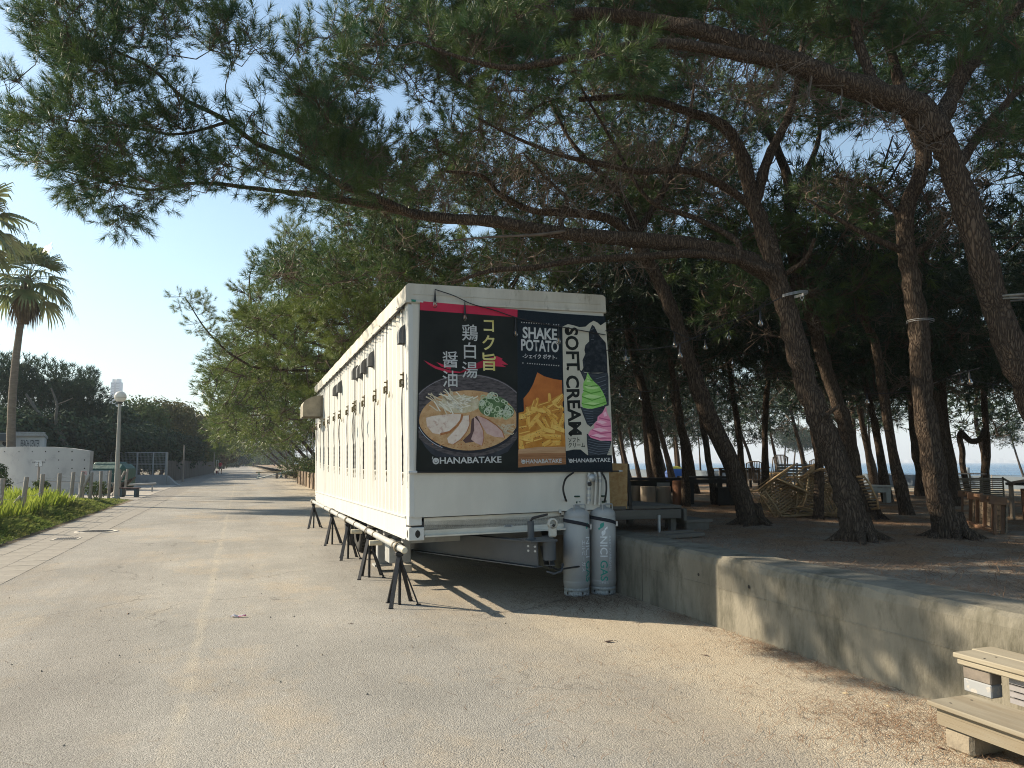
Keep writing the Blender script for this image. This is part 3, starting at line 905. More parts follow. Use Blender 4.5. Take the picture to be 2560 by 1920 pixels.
k_fry2 = pm('print_fry_dark', (.42, .17, .025), (.52, .24, .05), scale=12)
k_fryl = pm('print_fry_light', (.74, .50, .14), (.64, .38, .08), scale=14)
k_pep = pm('print_pepper', (.03, .02, .012))
k_wood = pm('print_wood', (.22, .10, .045), (.34, .17, .08), scale=4, stretch=(1, 1, 14))
k_cone = pm('print_cone', (.018, .024, .034), (.05, .06, .075), scale=8, stretch=(1, 1, 10))
k_ice = pm('print_ice_black', (.010, .014, .020), (.05, .06, .075), scale=14, detail=8, lo=.45, hi=.75)
k_conel = pm('print_cone_light', (.13, .15, .18))
k_green = pm('print_green', (.22, .48, .11), (.32, .60, .18), scale=10)
k_greend = pm('print_green_dark', (.10, .30, .045))
k_pink = pm('print_pink', (.72, .22, .36), (.80, .34, .46), scale=10)
k_pinkd = pm('print_pink_dark', (.50, .10, .22))
k_cloth = pm('banner_back', (.5, .5, .5))
Z1 = -.046           # local y of banner surfaces, in front of the board
def lay(poly, layer, m, parent, name, pix=True, origin=None):
    """flat print layer from crop coordinates (3.191 px per source px from 1000,700)"""
    pts = []
    for (a, b_) in poly:
        pts.append(FP(1000 + a / 3.191, 700 + b_ / 3.191, Z1))
    y = Z1 - .0009 * layer
    mb = MB()
    mb.add([(p_[0], y, p_[1]) for p_ in pts], [tuple(range(len(pts)))])
    me = mb.mesh(name, m)
    o = bpy.data.objects.new(name, me); COL.objects.link(o); o.parent = parent
    return o
def lays(polys, layer, m, parent, name, kind='stuff'):
    mb = MB(); y = Z1 - .0009 * layer
    for poly in polys:
        pts = [FP(1000 + a / 3.191, 700 + b_ / 3.191, Z1) for (a, b_) in poly]
        mb.add([(p_[0], y, p_[1]) for p_ in pts], [tuple(range(len(pts)))])
    o = mb.build(name, m, None)
    o.parent = parent
    if kind: o['kind'] = kind
    return o
def ell(cx, cy, rx, ry, n=40, a0=0, a1=360, rot=0):
    r = []
    for a in np.linspace(R(a0), R(a1), n, endpoint=(a1 - a0 != 360)):
        x, y = rx * math.cos(a), ry * math.sin(a)
        r.append((cx + x * math.cos(rot) - y * math.sin(rot), cy + x * math.sin(rot) + y * math.cos(rot)))
    return r
def stroke(pts, w):
    """thin ribbon polygon(s) round a polyline in crop coordinates, as quads"""
    qs = []
    for i in range(len(pts) - 1):
        (x0, y0), (x1, y1) = pts[i], pts[i + 1]
        d = math.hypot(x1 - x0, y1 - y0) or 1
        nx, ny = -(y1 - y0) / d * w / 2, (x1 - x0) / d * w / 2
        qs.append([(x0 + nx, y0 + ny), (x1 + nx, y1 + ny), (x1 - nx, y1 - ny), (x0 - nx, y0 - ny)])
    return qs
def clipx(poly, xmin, xmax):
    """clip a polygon to left and right limits"""
    def cl(p_, inside, inter):
        out = []
        for i in range(len(p_)):
            a, b_ = p_[i - 1], p_[i]
            if inside(b_):
                if not inside(a): out.append(inter(a, b_))
                out.append(b_)
            elif inside(a): out.append(inter(a, b_))
        return out
    for lim, s in ((xmin, 1), (xmax, -1)):
        if not poly: break
        poly = cl(poly, lambda q: s * (q[0] - lim) >= 0, lambda a, b_: (lim, a[1] + (b_[1] - a[1]) * (lim - a[0]) / (b_[0] - a[0])))
    return poly
def frame_at(cx, cy, layer):
    """matrix that stands text at a crop point on the banner, upright"""
    x, z = FP(1000 + cx / 3.191, 700 + cy / 3.191, Z1)
    return Matrix.Translation((x, Z1 - .0009 * layer, z)) @ Matrix.Rotation(R(90), 4, 'X')
def csize(cx, cy, hpx):
    x, z = FP(1000 + cx / 3.191, 700 + cy / 3.191, Z1); x2, z2 = FP(1000 + cx / 3.191, 700 + (cy + hpx) / 3.191, Z1)
    return abs(z - z2)
def logo(cx0, cx1, cy, h, layer, parent, tilt=0.0):
    """'OHANABATAKE with the O as a smiling face"""
    hh = csize(cx0, cy, h); x0, _ = FP(1000 + cx0 / 3.191, 700 + cy / 3.191, Z1); x1, _ = FP(1000 + cx1 / 3.191, 700 + cy / 3.191, Z1)
    M_ = frame_at(cx0, cy, layer) @ Matrix.Rotation(tilt, 4, 'Z')
    o = text_obj('HANABATAKE', hh * 1.36, k_white, parent, Matrix.Identity(4), 'brand_lettering', bold=.022, align='LEFT')
    xs = [q.co.x for q in o.data.vertices]; w_ = max(xs) - min(xs)
    ow = hh * 1.15
    o.data.transform(M_ @ Matrix.Translation((ow - min(xs) * (x1 - x0 - ow) / w_, 0, 0)) @ Matrix.Diagonal(((x1 - x0 - ow) / w_, 1, 1, 1)))
    mb = MB()
    c = ow * .46
    mb.add([M_ @ Vector((c + .52 * hh * math.cos(a), .50 * hh * math.sin(a), 0)) for a in np.linspace(0, 2 * math.pi, 28)[:-1]], [tuple(range(27))])
    mb.add([M_ @ Vector(q) for q in ((-.10 * hh, .25 * hh, 0), (.02 * hh, .30 * hh, 0), (.13 * hh, .72 * hh, 0), (.0, .68 * hh, 0))], [(0, 1, 2, 3)])
    ob = mb.build('logo_face', k_white, None); ob.parent = parent
    mb = MB()
    up = M_ @ Vector((0, 0, .0009)) - M_ @ Vector((0, 0, 0))
    arc = [(c + .34 * hh * math.cos(a), .06 * hh + .34 * hh * math.sin(a), 0) for a in np.linspace(R(200), R(340), 10)]
    arc2 = [(c + .27 * hh * math.cos(a), .06 * hh + .25 * hh * math.sin(a), 0) for a in np.linspace(R(340), R(200), 10)]
    mb.add([(M_ @ Vector(q)) + up for q in arc + arc2], [(i, i + 1, 18 - i, 19 - i) for i in range(9)])
    for ex in (-.17, .17): mb.add([(M_ @ Vector((c + ex * hh + .045 * hh * math.cos(a), .12 * hh + .06 * hh * math.sin(a), 0))) + up for a in np.linspace(0, 2 * math.pi, 9)[:-1]], [tuple(range(8))])
    ob = mb.build('logo_smile', k_black, None); ob.parent = parent
def banner_base(name, label, quad, m, group=None):
    pts = [FP(1000 + a / 3.191, 700 + b_ / 3.191, Z1) for a, b_ in quad]
    t = thing(name, label, 'banner', M=CM, group='food banners on the trailer end')
    (xa, za), (xb, zb), (xc, zc), (xd, zd) = pts      # tl tr br bl
    n = 14; V = []; F_ = []
    mb = MB()
    for i in range(n + 1):
        for j in range(n + 1):
            f, g = i / n, j / n
            x = (xa * (1 - f) + xb * f) * (1 - g) + (xd * (1 - f) + xc * f) * g
            z = (za * (1 - f) + zb * f) * (1 - g) + (zd * (1 - f) + zc * f) * g
            V.append((x, Z1, z))
    F_ = [(i * (n + 1) + j, (i + 1) * (n + 1) + j, (i + 1) * (n + 1) + j + 1, i * (n + 1) + j + 1) for i in range(n) for j in range(n)]
    mb.add(V, F_)
    mb.add([(xa, Z1, za), (xb, Z1, zb), (xc, Z1, zc), (xd, Z1, zd), (xa, Z1 + .004, za), (xb, Z1 + .004, zb), (xc, Z1 + .004, zc), (xd, Z1 + .004, zd)],
           [(4, 5, 6, 7), (0, 1, 5, 4), (1, 2, 6, 5), (2, 3, 7, 6), (3, 0, 4, 7)])
    o = mb.build('banner_sheet', m, None); o.parent = t
    return t
# ---- 1 ramen banner
b1 = banner_base('food_banner', 'tall black ramen banner with red top strip, left of the three on the trailer end', [(160, 168), (937, 236), (940, 1538), (128, 1536)], k_black)
lay([(160, 168), (937, 236), (936, 298), (161, 240)], 1, k_red, b1, 'red_strip')
# brush stroke
bs = [(190, 640), (290, 690), (400, 722), (480, 735), (600, 690), (690, 640), (770, 610), (800, 632), (835, 650), (866, 682), (820, 678), (850, 700), (780, 690), (700, 700), (600, 725), (480, 742), (380, 738), (280, 706), (225, 672)]
lay([(190, 640), (290, 690), (400, 722), (480, 733), (480, 742), (380, 738), (280, 706), (225, 672)], 1, k_red, b1, 'brush_stroke')
lay([(480, 733), (600, 668), (690, 628), (770, 606), (800, 632), (700, 690), (600, 712), (480, 742)], 1, k_dred, b1, 'brush_stroke')
lays([[(690, 628), (770, 606), (818, 628), (800, 650)], [(700, 650), (812, 640), (862, 676), (780, 672)], [(690, 668), (790, 662), (846, 694), (760, 688)], [(290, 655), (410, 700), (400, 716), (330, 690)]], 2, k_red, b1, 'brush_bristles')
# bowl: back inner wall, rim, soup, front outer wall
cx, cy = 545, 1075
inner = clipx(ell(545, 1080, 470, 330, 60), 149, 930)
lay(inner, 2, k_bowl, b1, 'bowl_inside')
lays([clipx(q, 149, 930) for q in stroke(ell(545, 1080, 462, 322, 70, 180, 360), 5) if clipx(q, 149, 930)], 3, pm('print_rim_light', (.22, .21, .23)), b1, 'bowl_rim')
low = [(138, 1222)] + [(cx + 440 * math.cos(a), 1190 + 235 * math.sin(a)) for a in np.linspace(R(165), R(15), 40)] + [(938, 1235)]
under = [(165, 1270), (200, 1330), (250, 1385), (290, 1410), (440, 1412), (640, 1412), (760, 1412), (860, 1370), (937, 1260), (937, 1200), (140, 1200)]
lay(under, 1, k_bowl2, b1, 'bowl_outside')
soup = clipx(ell(545, 1120, 392, 240, 64), 152, 926)
lay([(p_[0], p_[1]) for p_ in soup], 4, k_broth, b1, 'broth')
for rw, mm, ly in ((20, pm('print_rim_dark', (.02, .022, .03)), 5), (5, pm('print_rim_glint', (.38, .42, .48)), 6)):
    arc = [(545 + 415 * math.cos(a), 1080 + (290 if rw == 20 else 297) * math.sin(a)) for a in np.linspace(R(165 if rw == 20 else 162), R(15 if rw == 20 else 120), 40)]
    lays([q for q in (clipx(q, 134, 937) for q in stroke(arc, rw)) if q], ly, mm, b1, 'bowl_lip')
# bean sprouts
rs = random.Random(3)
qs = []; qs2 = []
for i in range(75):
    x = rs.gauss(440, 85); y = rs.gauss(975, 38); a = rs.gauss(.55, .35) * (1 if x < 480 else -1); l = rs.uniform(60, 130)
    if y < 905 or y > 1050: continue
    cxs = [(x + l * t * math.cos(a), y + l * t * math.sin(a) + 12 * math.sin(3 * t)) for t in (-.5, -.25, 0, .25, .5)]
    (qs if i % 3 else qs2).extend(stroke(cxs, rs.uniform(6, 10)))
lays([ell(480, 990, 160, 72, 30)], 5, pm('print_sprout_mass', (.58, .54, .40), (.44, .38, .24), scale=30), b1, 'sprout_heap')
lays(qs, 6, k_pale, b1, 'bean_sprouts'); lays(qs2, 7, pm('print_sprout_light', (.72, .69, .58)), b1, 'bean_sprouts')
# scallions
lays([ell(745, 1010, 120, 85, 24), ell(850, 1050, 60, 55, 20)], 5, k_scald, b1, 'scallion_heap')
qs = []; qs2 = []; 
for i in range(46):
    a = rs.uniform(0, 6.28); r_ = math.sqrt(rs.random())
    x = 760 + 135 * r_ * math.cos(a); y = 1005 + 92 * r_ * math.sin(a) + (x - 760) * .28
    rr = rs.uniform(13, 26)
    e = ell(x, y, rr, rr * rs.uniform(.5, .95), 12, 0, 360, rs.uniform(0, 3)); e.append(e[0])
    (qs if i % 2 else qs2).extend(q for q in (clipx(s_, 600, 918) for s_ in stroke(e, rs.uniform(5, 8))) if q)
lays(qs, 7, k_scal, b1, 'scallion_rings'); lays(qs2, 8, pm('print_scallion_pale', (.55, .62, .48)), b1, 'scallion_rings')
# noodles at the lower right
qs = []
for i in range(26):
    x = rs.uniform(770, 890); y = rs.uniform(1150, 1230)
    if (x - 545) ** 2 / 385 ** 2 + (y - 1120) ** 2 / 232 ** 2 > 1: continue
    ph = rs.uniform(0, 6)
    qs.extend(q for q in (clipx(s_, 700, 915) for s_ in stroke([(x + 14 * t, y + 9 * math.sin(t * 1.4 + ph)) for t in range(-2, 4)], 6)) if q)
lays(qs, 6, k_pale, b1, 'noodles')
# pork slices
lay([(205, 1100), (260, 1085), (350, 1075), (420, 1068), (490, 1072), (480, 1120), (440, 1175), (390, 1212), (320, 1232), (260, 1222), (215, 1170)], 8, k_pork, b1, 'pork_slice')
lays(stroke([(495, 1072), (486, 1118), (450, 1165), (395, 1212), (320, 1232)], 17), 9, k_crust, b1, 'pork_rind')
lay([(500, 1085), (552, 1080), (556, 1150), (530, 1215), (480, 1275), (425, 1312), (385, 1300), (375, 1262), (430, 1205), (470, 1160)], 7, k_pork, b1, 'pork_slice')
lays(stroke([(552, 1080), (556, 1150), (530, 1215), (480, 1275), (425, 1312)], 7), 9, k_crust, b1, 'pork_rind')
lay([(570, 1110), (610, 1085), (640, 1140), (664, 1200), (668, 1260), (655, 1320), (600, 1290), (520, 1300), (500, 1280), (560, 1220)], 6, pm('print_pork_shade', (.10, .06, .06)), b1, 'pork_shadow')
lay([(590, 1090), (635, 1140), (662, 1200), (668, 1260), (655, 1322), (600, 1300), (565, 1270), (590, 1200)], 8, k_pork2, b1, 'pork_slice')
lay([(610, 1080), (680, 1105), (760, 1160), (815, 1205), (832, 1258), (750, 1250), (690, 1225), (640, 1140)], 7, k_pork2, b1, 'pork_slice')
lays(stroke([(640, 1086), (700, 1112), (770, 1160), (815, 1205), (832, 1258)], 8) + stroke([(635, 1140), (662, 1200), (668, 1260), (655, 1322)], 6), 9, k_crust, b1, 'pork_rind')
# oil drops
lays([ell(rs.uniform(250, 760), rs.uniform(1265, 1335), rs.uniform(3, 8), rs.uniform(2, 5), 8) for _ in range(40)], 6, k_crust, b1, 'oil_drops')
# characters
for ch_, x, y, s in (('コ', 706, 372, 118), ('ク', 706, 512, 125), ('旨', 708, 665, 140)):
    text_obj(ch_, csize(x, y, s) * 1.08, k_gold, b1, frame_at(x, y, 11), 'lettering', bold=.016, sx=.92)
for ch_, x, y, s in (('鶏', 556, 432, 130), ('白', 556, 575, 130), ('湯', 556, 728, 130), ('醤', 400, 646, 130), ('油', 400, 800, 130)):
    text_obj(ch_, csize(x, y, s) * 1.08, k_white, b1, frame_at(x, y, 11), 'lettering', bold=.007, sx=.97)
logo(258, 808, 1445, 52, 10, b1)
# ---- 2 fries banner
b2 = banner_base('food_banner', 'narrow dark banner with french fries in orange paper, middle of the three', [(937, 236), (1292, 268), (1325, 1532), (941, 1538)], k_navy)
lay([(1096, 737), (1150, 768), (1225, 790), (1291, 800), (1300, 1080), (990, 1080), (985, 945), (1030, 890), (1062, 830)], 1, k_paper, b2, 'paper_wrap')
base = [(946, 1060), (985, 1050), (1005, 1020), (1060, 990), (1160, 975), (1290, 905), (1308, 1200), (1316, 1340), (944, 1345)]
lay(base, 2, k_fry2, b2, 'fries_heap')
layers = {0: [], 1: [], 2: []}; 
def fry(x, y, a, l, w, k):
    dx, dy = math.cos(a) * l / 2, math.sin(a) * l / 2; nx, ny = -math.sin(a) * w / 2, math.cos(a) * w / 2
    p_ = [(x - dx + nx * .8, y - dy + ny * .8), (x - dx * 1.06, y - dy * 1.06), (x - dx - nx * .8, y - dy - ny * .8), (x - nx, y - ny), (x + dx - nx * .8, y + dy - ny * .8), (x + dx * 1.06, y + dy * 1.06), (x + dx + nx * .8, y + dy + ny * .8), (x + nx, y + ny)]
    p_ = clipx(p_, 948, 1296 + max(0, (y - 900)) * .045)
    if len(p_) > 2: return p_
n = 0
for (x, y, a, l, w) in [(1085, 985, -75, 90, 26), (1192, 950, 86, 90, 24), (1240, 965, -38, 160, 30), (1060, 1000, -70, 100, 26), (1020, 1100, 88, 170, 34), (1068, 1125, -52, 150, 36), (1130, 1040, 12, 170, 34), (1150, 990, -18, 120, 28),
                        (1225, 1120, 55, 170, 36), (1200, 1060, 40, 150, 30), (1270, 1010, 30, 110, 30), (1280, 960, -55, 90, 26), (1120, 1150, 50, 110, 34), (1165, 1145, 62, 110, 30), (965, 1090, -8, 80, 40), (975, 1180, -10, 90, 44),
                        (1215, 1165, 80, 70, 28), (1290, 1120, -70, 120, 32), (1262, 1185, 20, 120, 38), (985, 1225, -14, 130, 40), (1090, 1225, -20, 230, 48), (1220, 1250, 4, 200, 42), (1180, 1200, 14, 110, 32), (1070, 1290, -16, 170, 44),
                        (1225, 1300, -6, 140, 44), (965, 1300, 75, 80, 34), (1000, 1265, 12, 120, 36), (1300, 1290, 85, 130, 32), (1170, 1300, -30, 80, 36), (960, 1345, 20, 60, 40), (1035, 1060, -20, 90, 30), (1245, 1040, -12, 90, 28)]:
    f_ = fry(x, y, R(a), l, w, n)
    if f_:
        mm = (k_fry, k_fry, k_fryl, k_fry2)[n % 4]
        lays([[(q[0] + 5, q[1] + 7) for q in f_]], 3 + n * .12, k_fry2, b2, 'fry_shade', None)
        lays([f_], 3.06 + n * .12, mm, b2, 'french_fry', None)
        sl = stroke([(x - math.cos(R(a)) * l * .40 - math.sin(R(a)) * w * -.18, y - math.sin(R(a)) * l * .40 - w * .18 * math.cos(R(a))), (x + math.cos(R(a)) * l * .40 + math.sin(R(a)) * w * .18, y + math.sin(R(a)) * l * .40 - w * .18 * math.cos(R(a)))], w * .22)
        sl = [q for q in (clipx(s_, 948, 1300) for s_ in sl) if q]
        if sl: lays(sl, 3.09 + n * .12, k_fryl, b2, 'fry_light', None)
    n += 1
lays([clipx(ell(rs.uniform(960, 1300), rs.uniform(1000, 1330), rs.uniform(1.5, 4), rs.uniform(1.5, 3.5), 6), 948, 1305) for _ in range(110)], 7.5, k_pep, b2, 'pepper_specks')
lay([(943, 1352), (1100, 1332), (1316, 1330), (1322, 1412), (1160, 1416), (941, 1400)], 7.6, pm('print_wood_light', (.48, .30, .17), (.38, .22, .12), scale=4, stretch=(1, 1, 10)), b2, 'wood_board')
lay([(942, 1385), (1319, 1378), (1323, 1470), (1150, 1478), (941, 1496)], 7.8, k_wood, b2, 'wood_board')
star = lambda x, y, r_: [(x + (r_ if k % 2 == 0 else r_ * .42) * math.sin(k * math.pi / 5), y - (r_ if k % 2 == 0 else r_ * .42) * math.cos(k * math.pi / 5)) for k in range(10)]
for (x0, y0, x1, y1, skip) in ((970, 338, 1265, 358, (12, )), (980, 662, 1265, 684, (1, ))):
    mb = MB(); y_ = Z1 - .0009 * 2
    for k in range(16):
        if k in skip: continue
        f = k / 15; st = star(x0 + (x1 - x0) * f, y0 + (y1 - y0) * f, 7)
        pts = [FP(1000 + a / 3.191, 700 + b_ / 3.191, Z1) for a, b_ in st]; cxx = sum(p_[0] for p_ in pts) / 10; czz = sum(p_[1] for p_ in pts) / 10
        mb.add([(cxx, y_, czz)] + [(p_[0], y_, p_[1]) for p_ in pts], [(0, 1 + i, 1 + (i + 1) % 10) for i in range(10)])
    ob = mb.build('star_row', k_white, None); ob.parent = b2
text_obj('SHAKE', csize(1116, 430, 100) * 1.22, k_white, b2, frame_at(1116, 432, 3) @ Matrix.Rotation(R(-1.2), 4, 'Z'), 'lettering', bold=.030, sx=.80)
text_obj('POTATO', csize(1116, 530, 100) * 1.22, k_white, b2, frame_at(1116, 530, 3) @ Matrix.Rotation(R(-1.2), 4, 'Z'), 'lettering', bold=.030, sx=.66)
text_obj('-シェイク ポテト-', csize(1116, 610, 40) * 1.05, k_white, b2, frame_at(1116, 614, 3) @ Matrix.Rotation(R(-1.0), 4, 'Z'), 'lettering', bold=.022, sx=.88)
logo(966, 1288, 1450, 34, 9, b2)
# ---- 3 soft cream banner
b3 = banner_base('food_banner', 'narrow cream and navy soft ice cream banner with three cones, right of the three', [(1292, 268), (1638, 290), (1697, 1534), (1326, 1532)], k_navy)
wave = [(1295, 372), (1340, 352), (1385, 362), (1430, 376), (1480, 372), (1510, 345), (1545, 325), (1575, 340), (1600, 362), (1640, 335), (1668, 700), (1690, 1180), (1694, 1397), (1660, 1397)]
cream = wave + [(1590, 1385), (1495, 1397), (1440, 1352), (1385, 1352), (1322, 1365), (1312, 1100), (1300, 700)]
lay(cream, 1, k_cream, b3, 'cream_field')
# black cone and ice
lay([(1430, 715), (1475, 740), (1580, 745), (1655, 735), (1662, 770), (1665, 1000), (1640, 1010), (1560, 960), (1500, 880), (1460, 780)], 2, k_cone, b3, 'black_cone')
lay([(1532, 357), (1505, 420), (1508, 490), (1478, 520), (1470, 560), (1478, 590), (1455, 640), (1462, 700), (1446, 730), (1520, 742), (1655, 738), (1650, 600), (1640, 500), (1600, 455), (1575, 420), (1550, 370)], 3, k_ice, b3, 'black_ice_cream')
lays([s_ for k in range(7) for s_ in stroke([(1560 + k * 6, 790 + k * 34), (1640, 765 + k * 34)], 5)] + [s_ for k in range(4) for s_ in stroke([(1520 + 20 * math.sin(k), 400 + k * 25), (1545, 385 + k * 30)], 3)], 4, k_conel, b3, 'cone_ridges')
# green
lay([(1436, 1010), (1500, 1030), (1640, 1000), (1600, 1100), (1560, 1130), (1520, 1172), (1490, 1150), (1462, 1080)], 5, k_cone, b3, 'cone')
sw = [(1495, 738), (1480, 790), (1462, 820), (1458, 860), (1470, 880), (1448, 915), (1452, 950), (1446, 985), (1460, 1020), (1530, 1028), (1600, 1010), (1648, 990), (1640, 950), (1620, 900), (1590, 850), (1545, 810), (1520, 780)]
lay(sw, 6, k_green, b3, 'green_ice_cream')
lays([[(1468, 848), (1500, 838), (1560, 850), (1590, 862), (1540, 872), (1490, 866)], [(1456, 925), (1510, 912), (1590, 925), (1625, 945), (1560, 945), (1490, 940)], [(1490, 770), (1512, 790), (1520, 815), (1488, 812)], [(1455, 985), (1520, 975), (1600, 985), (1550, 996)]], 7, pm('print_green_light', (.45, .68, .28)), b3, 'swirl_light')
for k, q in enumerate([[(1470, 838), (1520, 850), (1580, 842)], [(1458, 880), (1520, 905), (1600, 888)], [(1450, 930), (1530, 960), (1625, 930)], [(1450, 985), (1540, 1005), (1640, 975)], [(1490, 790), (1520, 800), (1540, 806)]]):
    lays(stroke(q, 9), 7, k_greend, b3, 'swirl_fold', None)
lay([(1488, 1225), (1600, 1285), (1686, 1278), (1676, 1330), (1650, 1395), (1500, 1400), (1490, 1300)], 7, k_cone, b3, 'cone')
sw = [(1638, 1010), (1612, 1060), (1575, 1090), (1572, 1120), (1545, 1150), (1548, 1180), (1515, 1200), (1500, 1235), (1520, 1258), (1590, 1280), (1686, 1284), (1684, 1180), (1676, 1110), (1655, 1070)]
lay(sw, 8, k_pink, b3, 'pink_ice_cream')
lays([[(1560, 1130), (1600, 1120), (1650, 1135), (1610, 1150)], [(1530, 1190), (1590, 1178), (1660, 1200), (1600, 1212)], [(1520, 1240), (1570, 1228), (1650, 1248), (1590, 1258)], [(1620, 1060), (1640, 1050), (1650, 1085), (1625, 1090)]], 9, pm('print_pink_light', (.88, .52, .62)), b3, 'swirl_light')
for k, q in enumerate([[(1585, 1100), (1630, 1110), (1672, 1120)], [(1560, 1150), (1620, 1170), (1680, 1165)], [(1530, 1195), (1600, 1225), (1684, 1215)], [(1510, 1240), (1590, 1262), (1684, 1262)]]):
    lays(stroke(q, 9), 9, k_pinkd, b3, 'swirl_fold', None)
lays([s_ for k in range(6) for s_ in stroke([(1500, 1270 + k * 20), (1580, 1290 + k * 20), (1670, 1296 + k * 16)], 4)] + [s_ for k in range(6) for s_ in stroke([(1462 + k * 8, 1040 + k * 22), (1540, 1052 + k * 18)], 4)], 9, k_conel, b3, 'cone_ridges')
fM = lambda x, y: frame_at(x, y, 4) @ Matrix.Rotation(R(-88.6), 4, 'Z')
for s_, cx_, cy_, ln in (('SOFT', 1368, 548, 345), ('CREAM', 1380, 1000, 475)):
    o = text_obj(s_, csize(cx_, cy_, 112) * 1.36, k_black, b3, Matrix.Identity(4), 'lettering', bold=.030)
    xs = [q.co.x for q in o.data.vertices]; w_ = max(xs) - min(xs)
    o.data.transform(fM(cx_, cy_) @ Matrix.Diagonal((csize(cx_, cy_ - ln / 2, ln) / w_, 1, 1, 1)))
lays([ell(1333, 405, 16, 26, 12), [(1330, 690), (1350, 690), (1344, 722), (1336, 722)], ell(1336, 708, 9, 12, 10), [(1350, 1218), (1372, 1218), (1366, 1240), (1356, 1240)], ell(1363, 1238, 8, 11, 10), ell(1348, 1226, 6, 8, 8)], 4, k_black, b3, 'paint_drips')
text_obj('ソフト', csize(1390, 1280, 44) * 1.0, k_black, b3, frame_at(1388, 1278, 5), 'lettering', bold=.022, sx=.82)
text_obj('クリーム', csize(1390, 1320, 44) * 1.0, k_black, b3, frame_at(1408, 1320, 5), 'lettering', bold=.022, sx=.86)
logo(1345, 1676, 1443, 33, 9, b3)
# banner rail below and top batten
x0, z0 = FP(1000 + 75 / 3.191, 700 + 1534 / 3.191, -.03); x1, z1 = FP(1000 + 1765 / 3.191, 700 + 1524 / 3.191, -.03)
rail = thing('banner_rail', 'thin dark rail along the bottom of the banners with white end knobs', 'rail', M=CM)
MB().cyl((x0, -.066, z0), (x1 - .05, -.066, z1), .008, 8).build('rod', m_black, rail)
MB().cyl((x1 - .05, -.066, z1), (x1, -.066, z1), .016, 10, r2=.006).build('end_knob', k_white, rail)
MB().cyl((x0 - .02, -.066, z0), (x0 + .08, -.066, z0), .016, 10).build('end_knob', k_white, rail)
x0, z0 = FP(1000 + 88 / 3.191, 700 + 165 / 3.191, -.03)
rail = thing('banner_batten', 'pale batten with green tape at the top left corner of the ramen banner', 'batten', M=CM)
MB().cyl((x0, -.05, z0), (x0 + .14, -.05, z0 - .012), .009, 8).build('rod', k_white, rail)
MB().cyl((x0, -.05, z0), (x0 + .05, -.05, z0 - .004), .014, 8).build('green_tape', pm('green_tape', (.03, .22, .17)), rail)
# ================================================================ TREES
def needle_mat(name, c1, c2, trans=.28, scale=2.2):
    return mat(name, c1, c2, scale=scale, detail=3, rough=.5, spec=.25, trans=trans, lo=.38, hi=.62)
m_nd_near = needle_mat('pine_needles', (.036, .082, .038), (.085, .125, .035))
m_nd_sunlit = needle_mat('pine_needles_sunlit', (.085, .132, .035), (.15, .185, .045))  # sunlit copy of the needles, warm yellow sunlight put into the colour
m_nd_shade = needle_mat('pine_needles_shaded', (.018, .038, .022), (.036, .06, .028), trans=.12)  # shaded copy of the needles, darkness of the dense crowns put into the colour
m_twig = mat('twig_bark', (.075, .055, .042), (.12, .095, .075), scale=12, rough=.95, spec=.1)
m_dead = mat('dead_twig', (.16, .13, .105), (.10, .08, .065), scale=8, rough=.95, spec=.1)
def tuft_proto(n, L, w, shoot=.11, a0=22, a1=78, seed=0):
    r = np.random.default_rng(seed)
    h = r.uniform(0, shoot, n)
    az = r.uniform(0, 2 * np.pi, n)
    f = h / shoot
    th = np.radians(a1 - (a1 - a0) * f + r.normal(0, 9, n))
    l = L * r.uniform(.75, 1.1, n)
    d = np.stack([np.sin(th) * np.cos(az), np.sin(th) * np.sin(az), np.cos(th)], 1)
    b = np.stack([np.zeros(n), np.zeros(n), h], 1)
    s = np.cross(d, r.normal(size=(n, 3))); s /= np.linalg.norm(s, axis=1)[:, None]
    tip = b + d * l[:, None]; tip[:, 2] += .08 * l
    return np.stack([b - s * w / 2, b + s * w / 2, tip], 1).reshape(-1, 3)
PROTO = {
    'near': [tuft_proto(50, .115, .0058, seed=i) for i in range(5)],
    'mid': [tuft_proto(30, .125, .0092, seed=10 + i) for i in range(4)],
    'far': [tuft_proto(18, .17, .014, .14, seed=20 + i) for i in range(4)],
    'dist': [tuft_proto(9, .32, .048, .25, seed=30 + i) for i in range(4)],
}
def basis(d):
    d = d / (np.linalg.norm(d, axis=1)[:, None] + 1e-9)
    a = np.where(np.abs(d[:, 2:3]) < .9, np.array([[0, 0, 1.]]), np.array([[1., 0, 0]]))
    x = np.cross(a, d); x /= np.linalg.norm(x, axis=1)[:, None]
    y = np.cross(d, x)
    return x, y, d
def tufts_verts(pos, dirs, sc, kind):
    out = []
    x, y, z = basis(dirs)
    which = rng.integers(0, len(PROTO[kind]), len(pos))
    for k, pr in enumerate(PROTO[kind]):
        i = np.where(which == k)[0]
        if not len(i): continue
        s = sc[i][:, None, None]
        v = (pr[None, :, 0:1] * x[i][:, None, :] + pr[None, :, 1:2] * y[i][:, None, :] + pr[None, :, 2:3] * z[i][:, None, :]) * s + pos[i][:, None, :]
        out.append(v.reshape(-1, 3))
    return np.concatenate(out) if out else np.zeros((0, 3))
def seg_verts(A, B, ra, rb):
    """three sided open prisms, quads"""
    x, y, z = basis(B - A)
    q = []
    ang = [0, 2.094, 4.189]
    ca = [x * math.cos(a) + y * math.sin(a) for a in ang]
    for k in range(3):
        n_ = (k + 1) % 3
        q.append(np.stack([A + ca[k] * ra[:, None], A + ca[n_] * ra[:, None], B + ca[n_] * rb[:, None], B + ca[k] * rb[:, None]], 1))
    return np.concatenate(q).reshape(-1, 3)
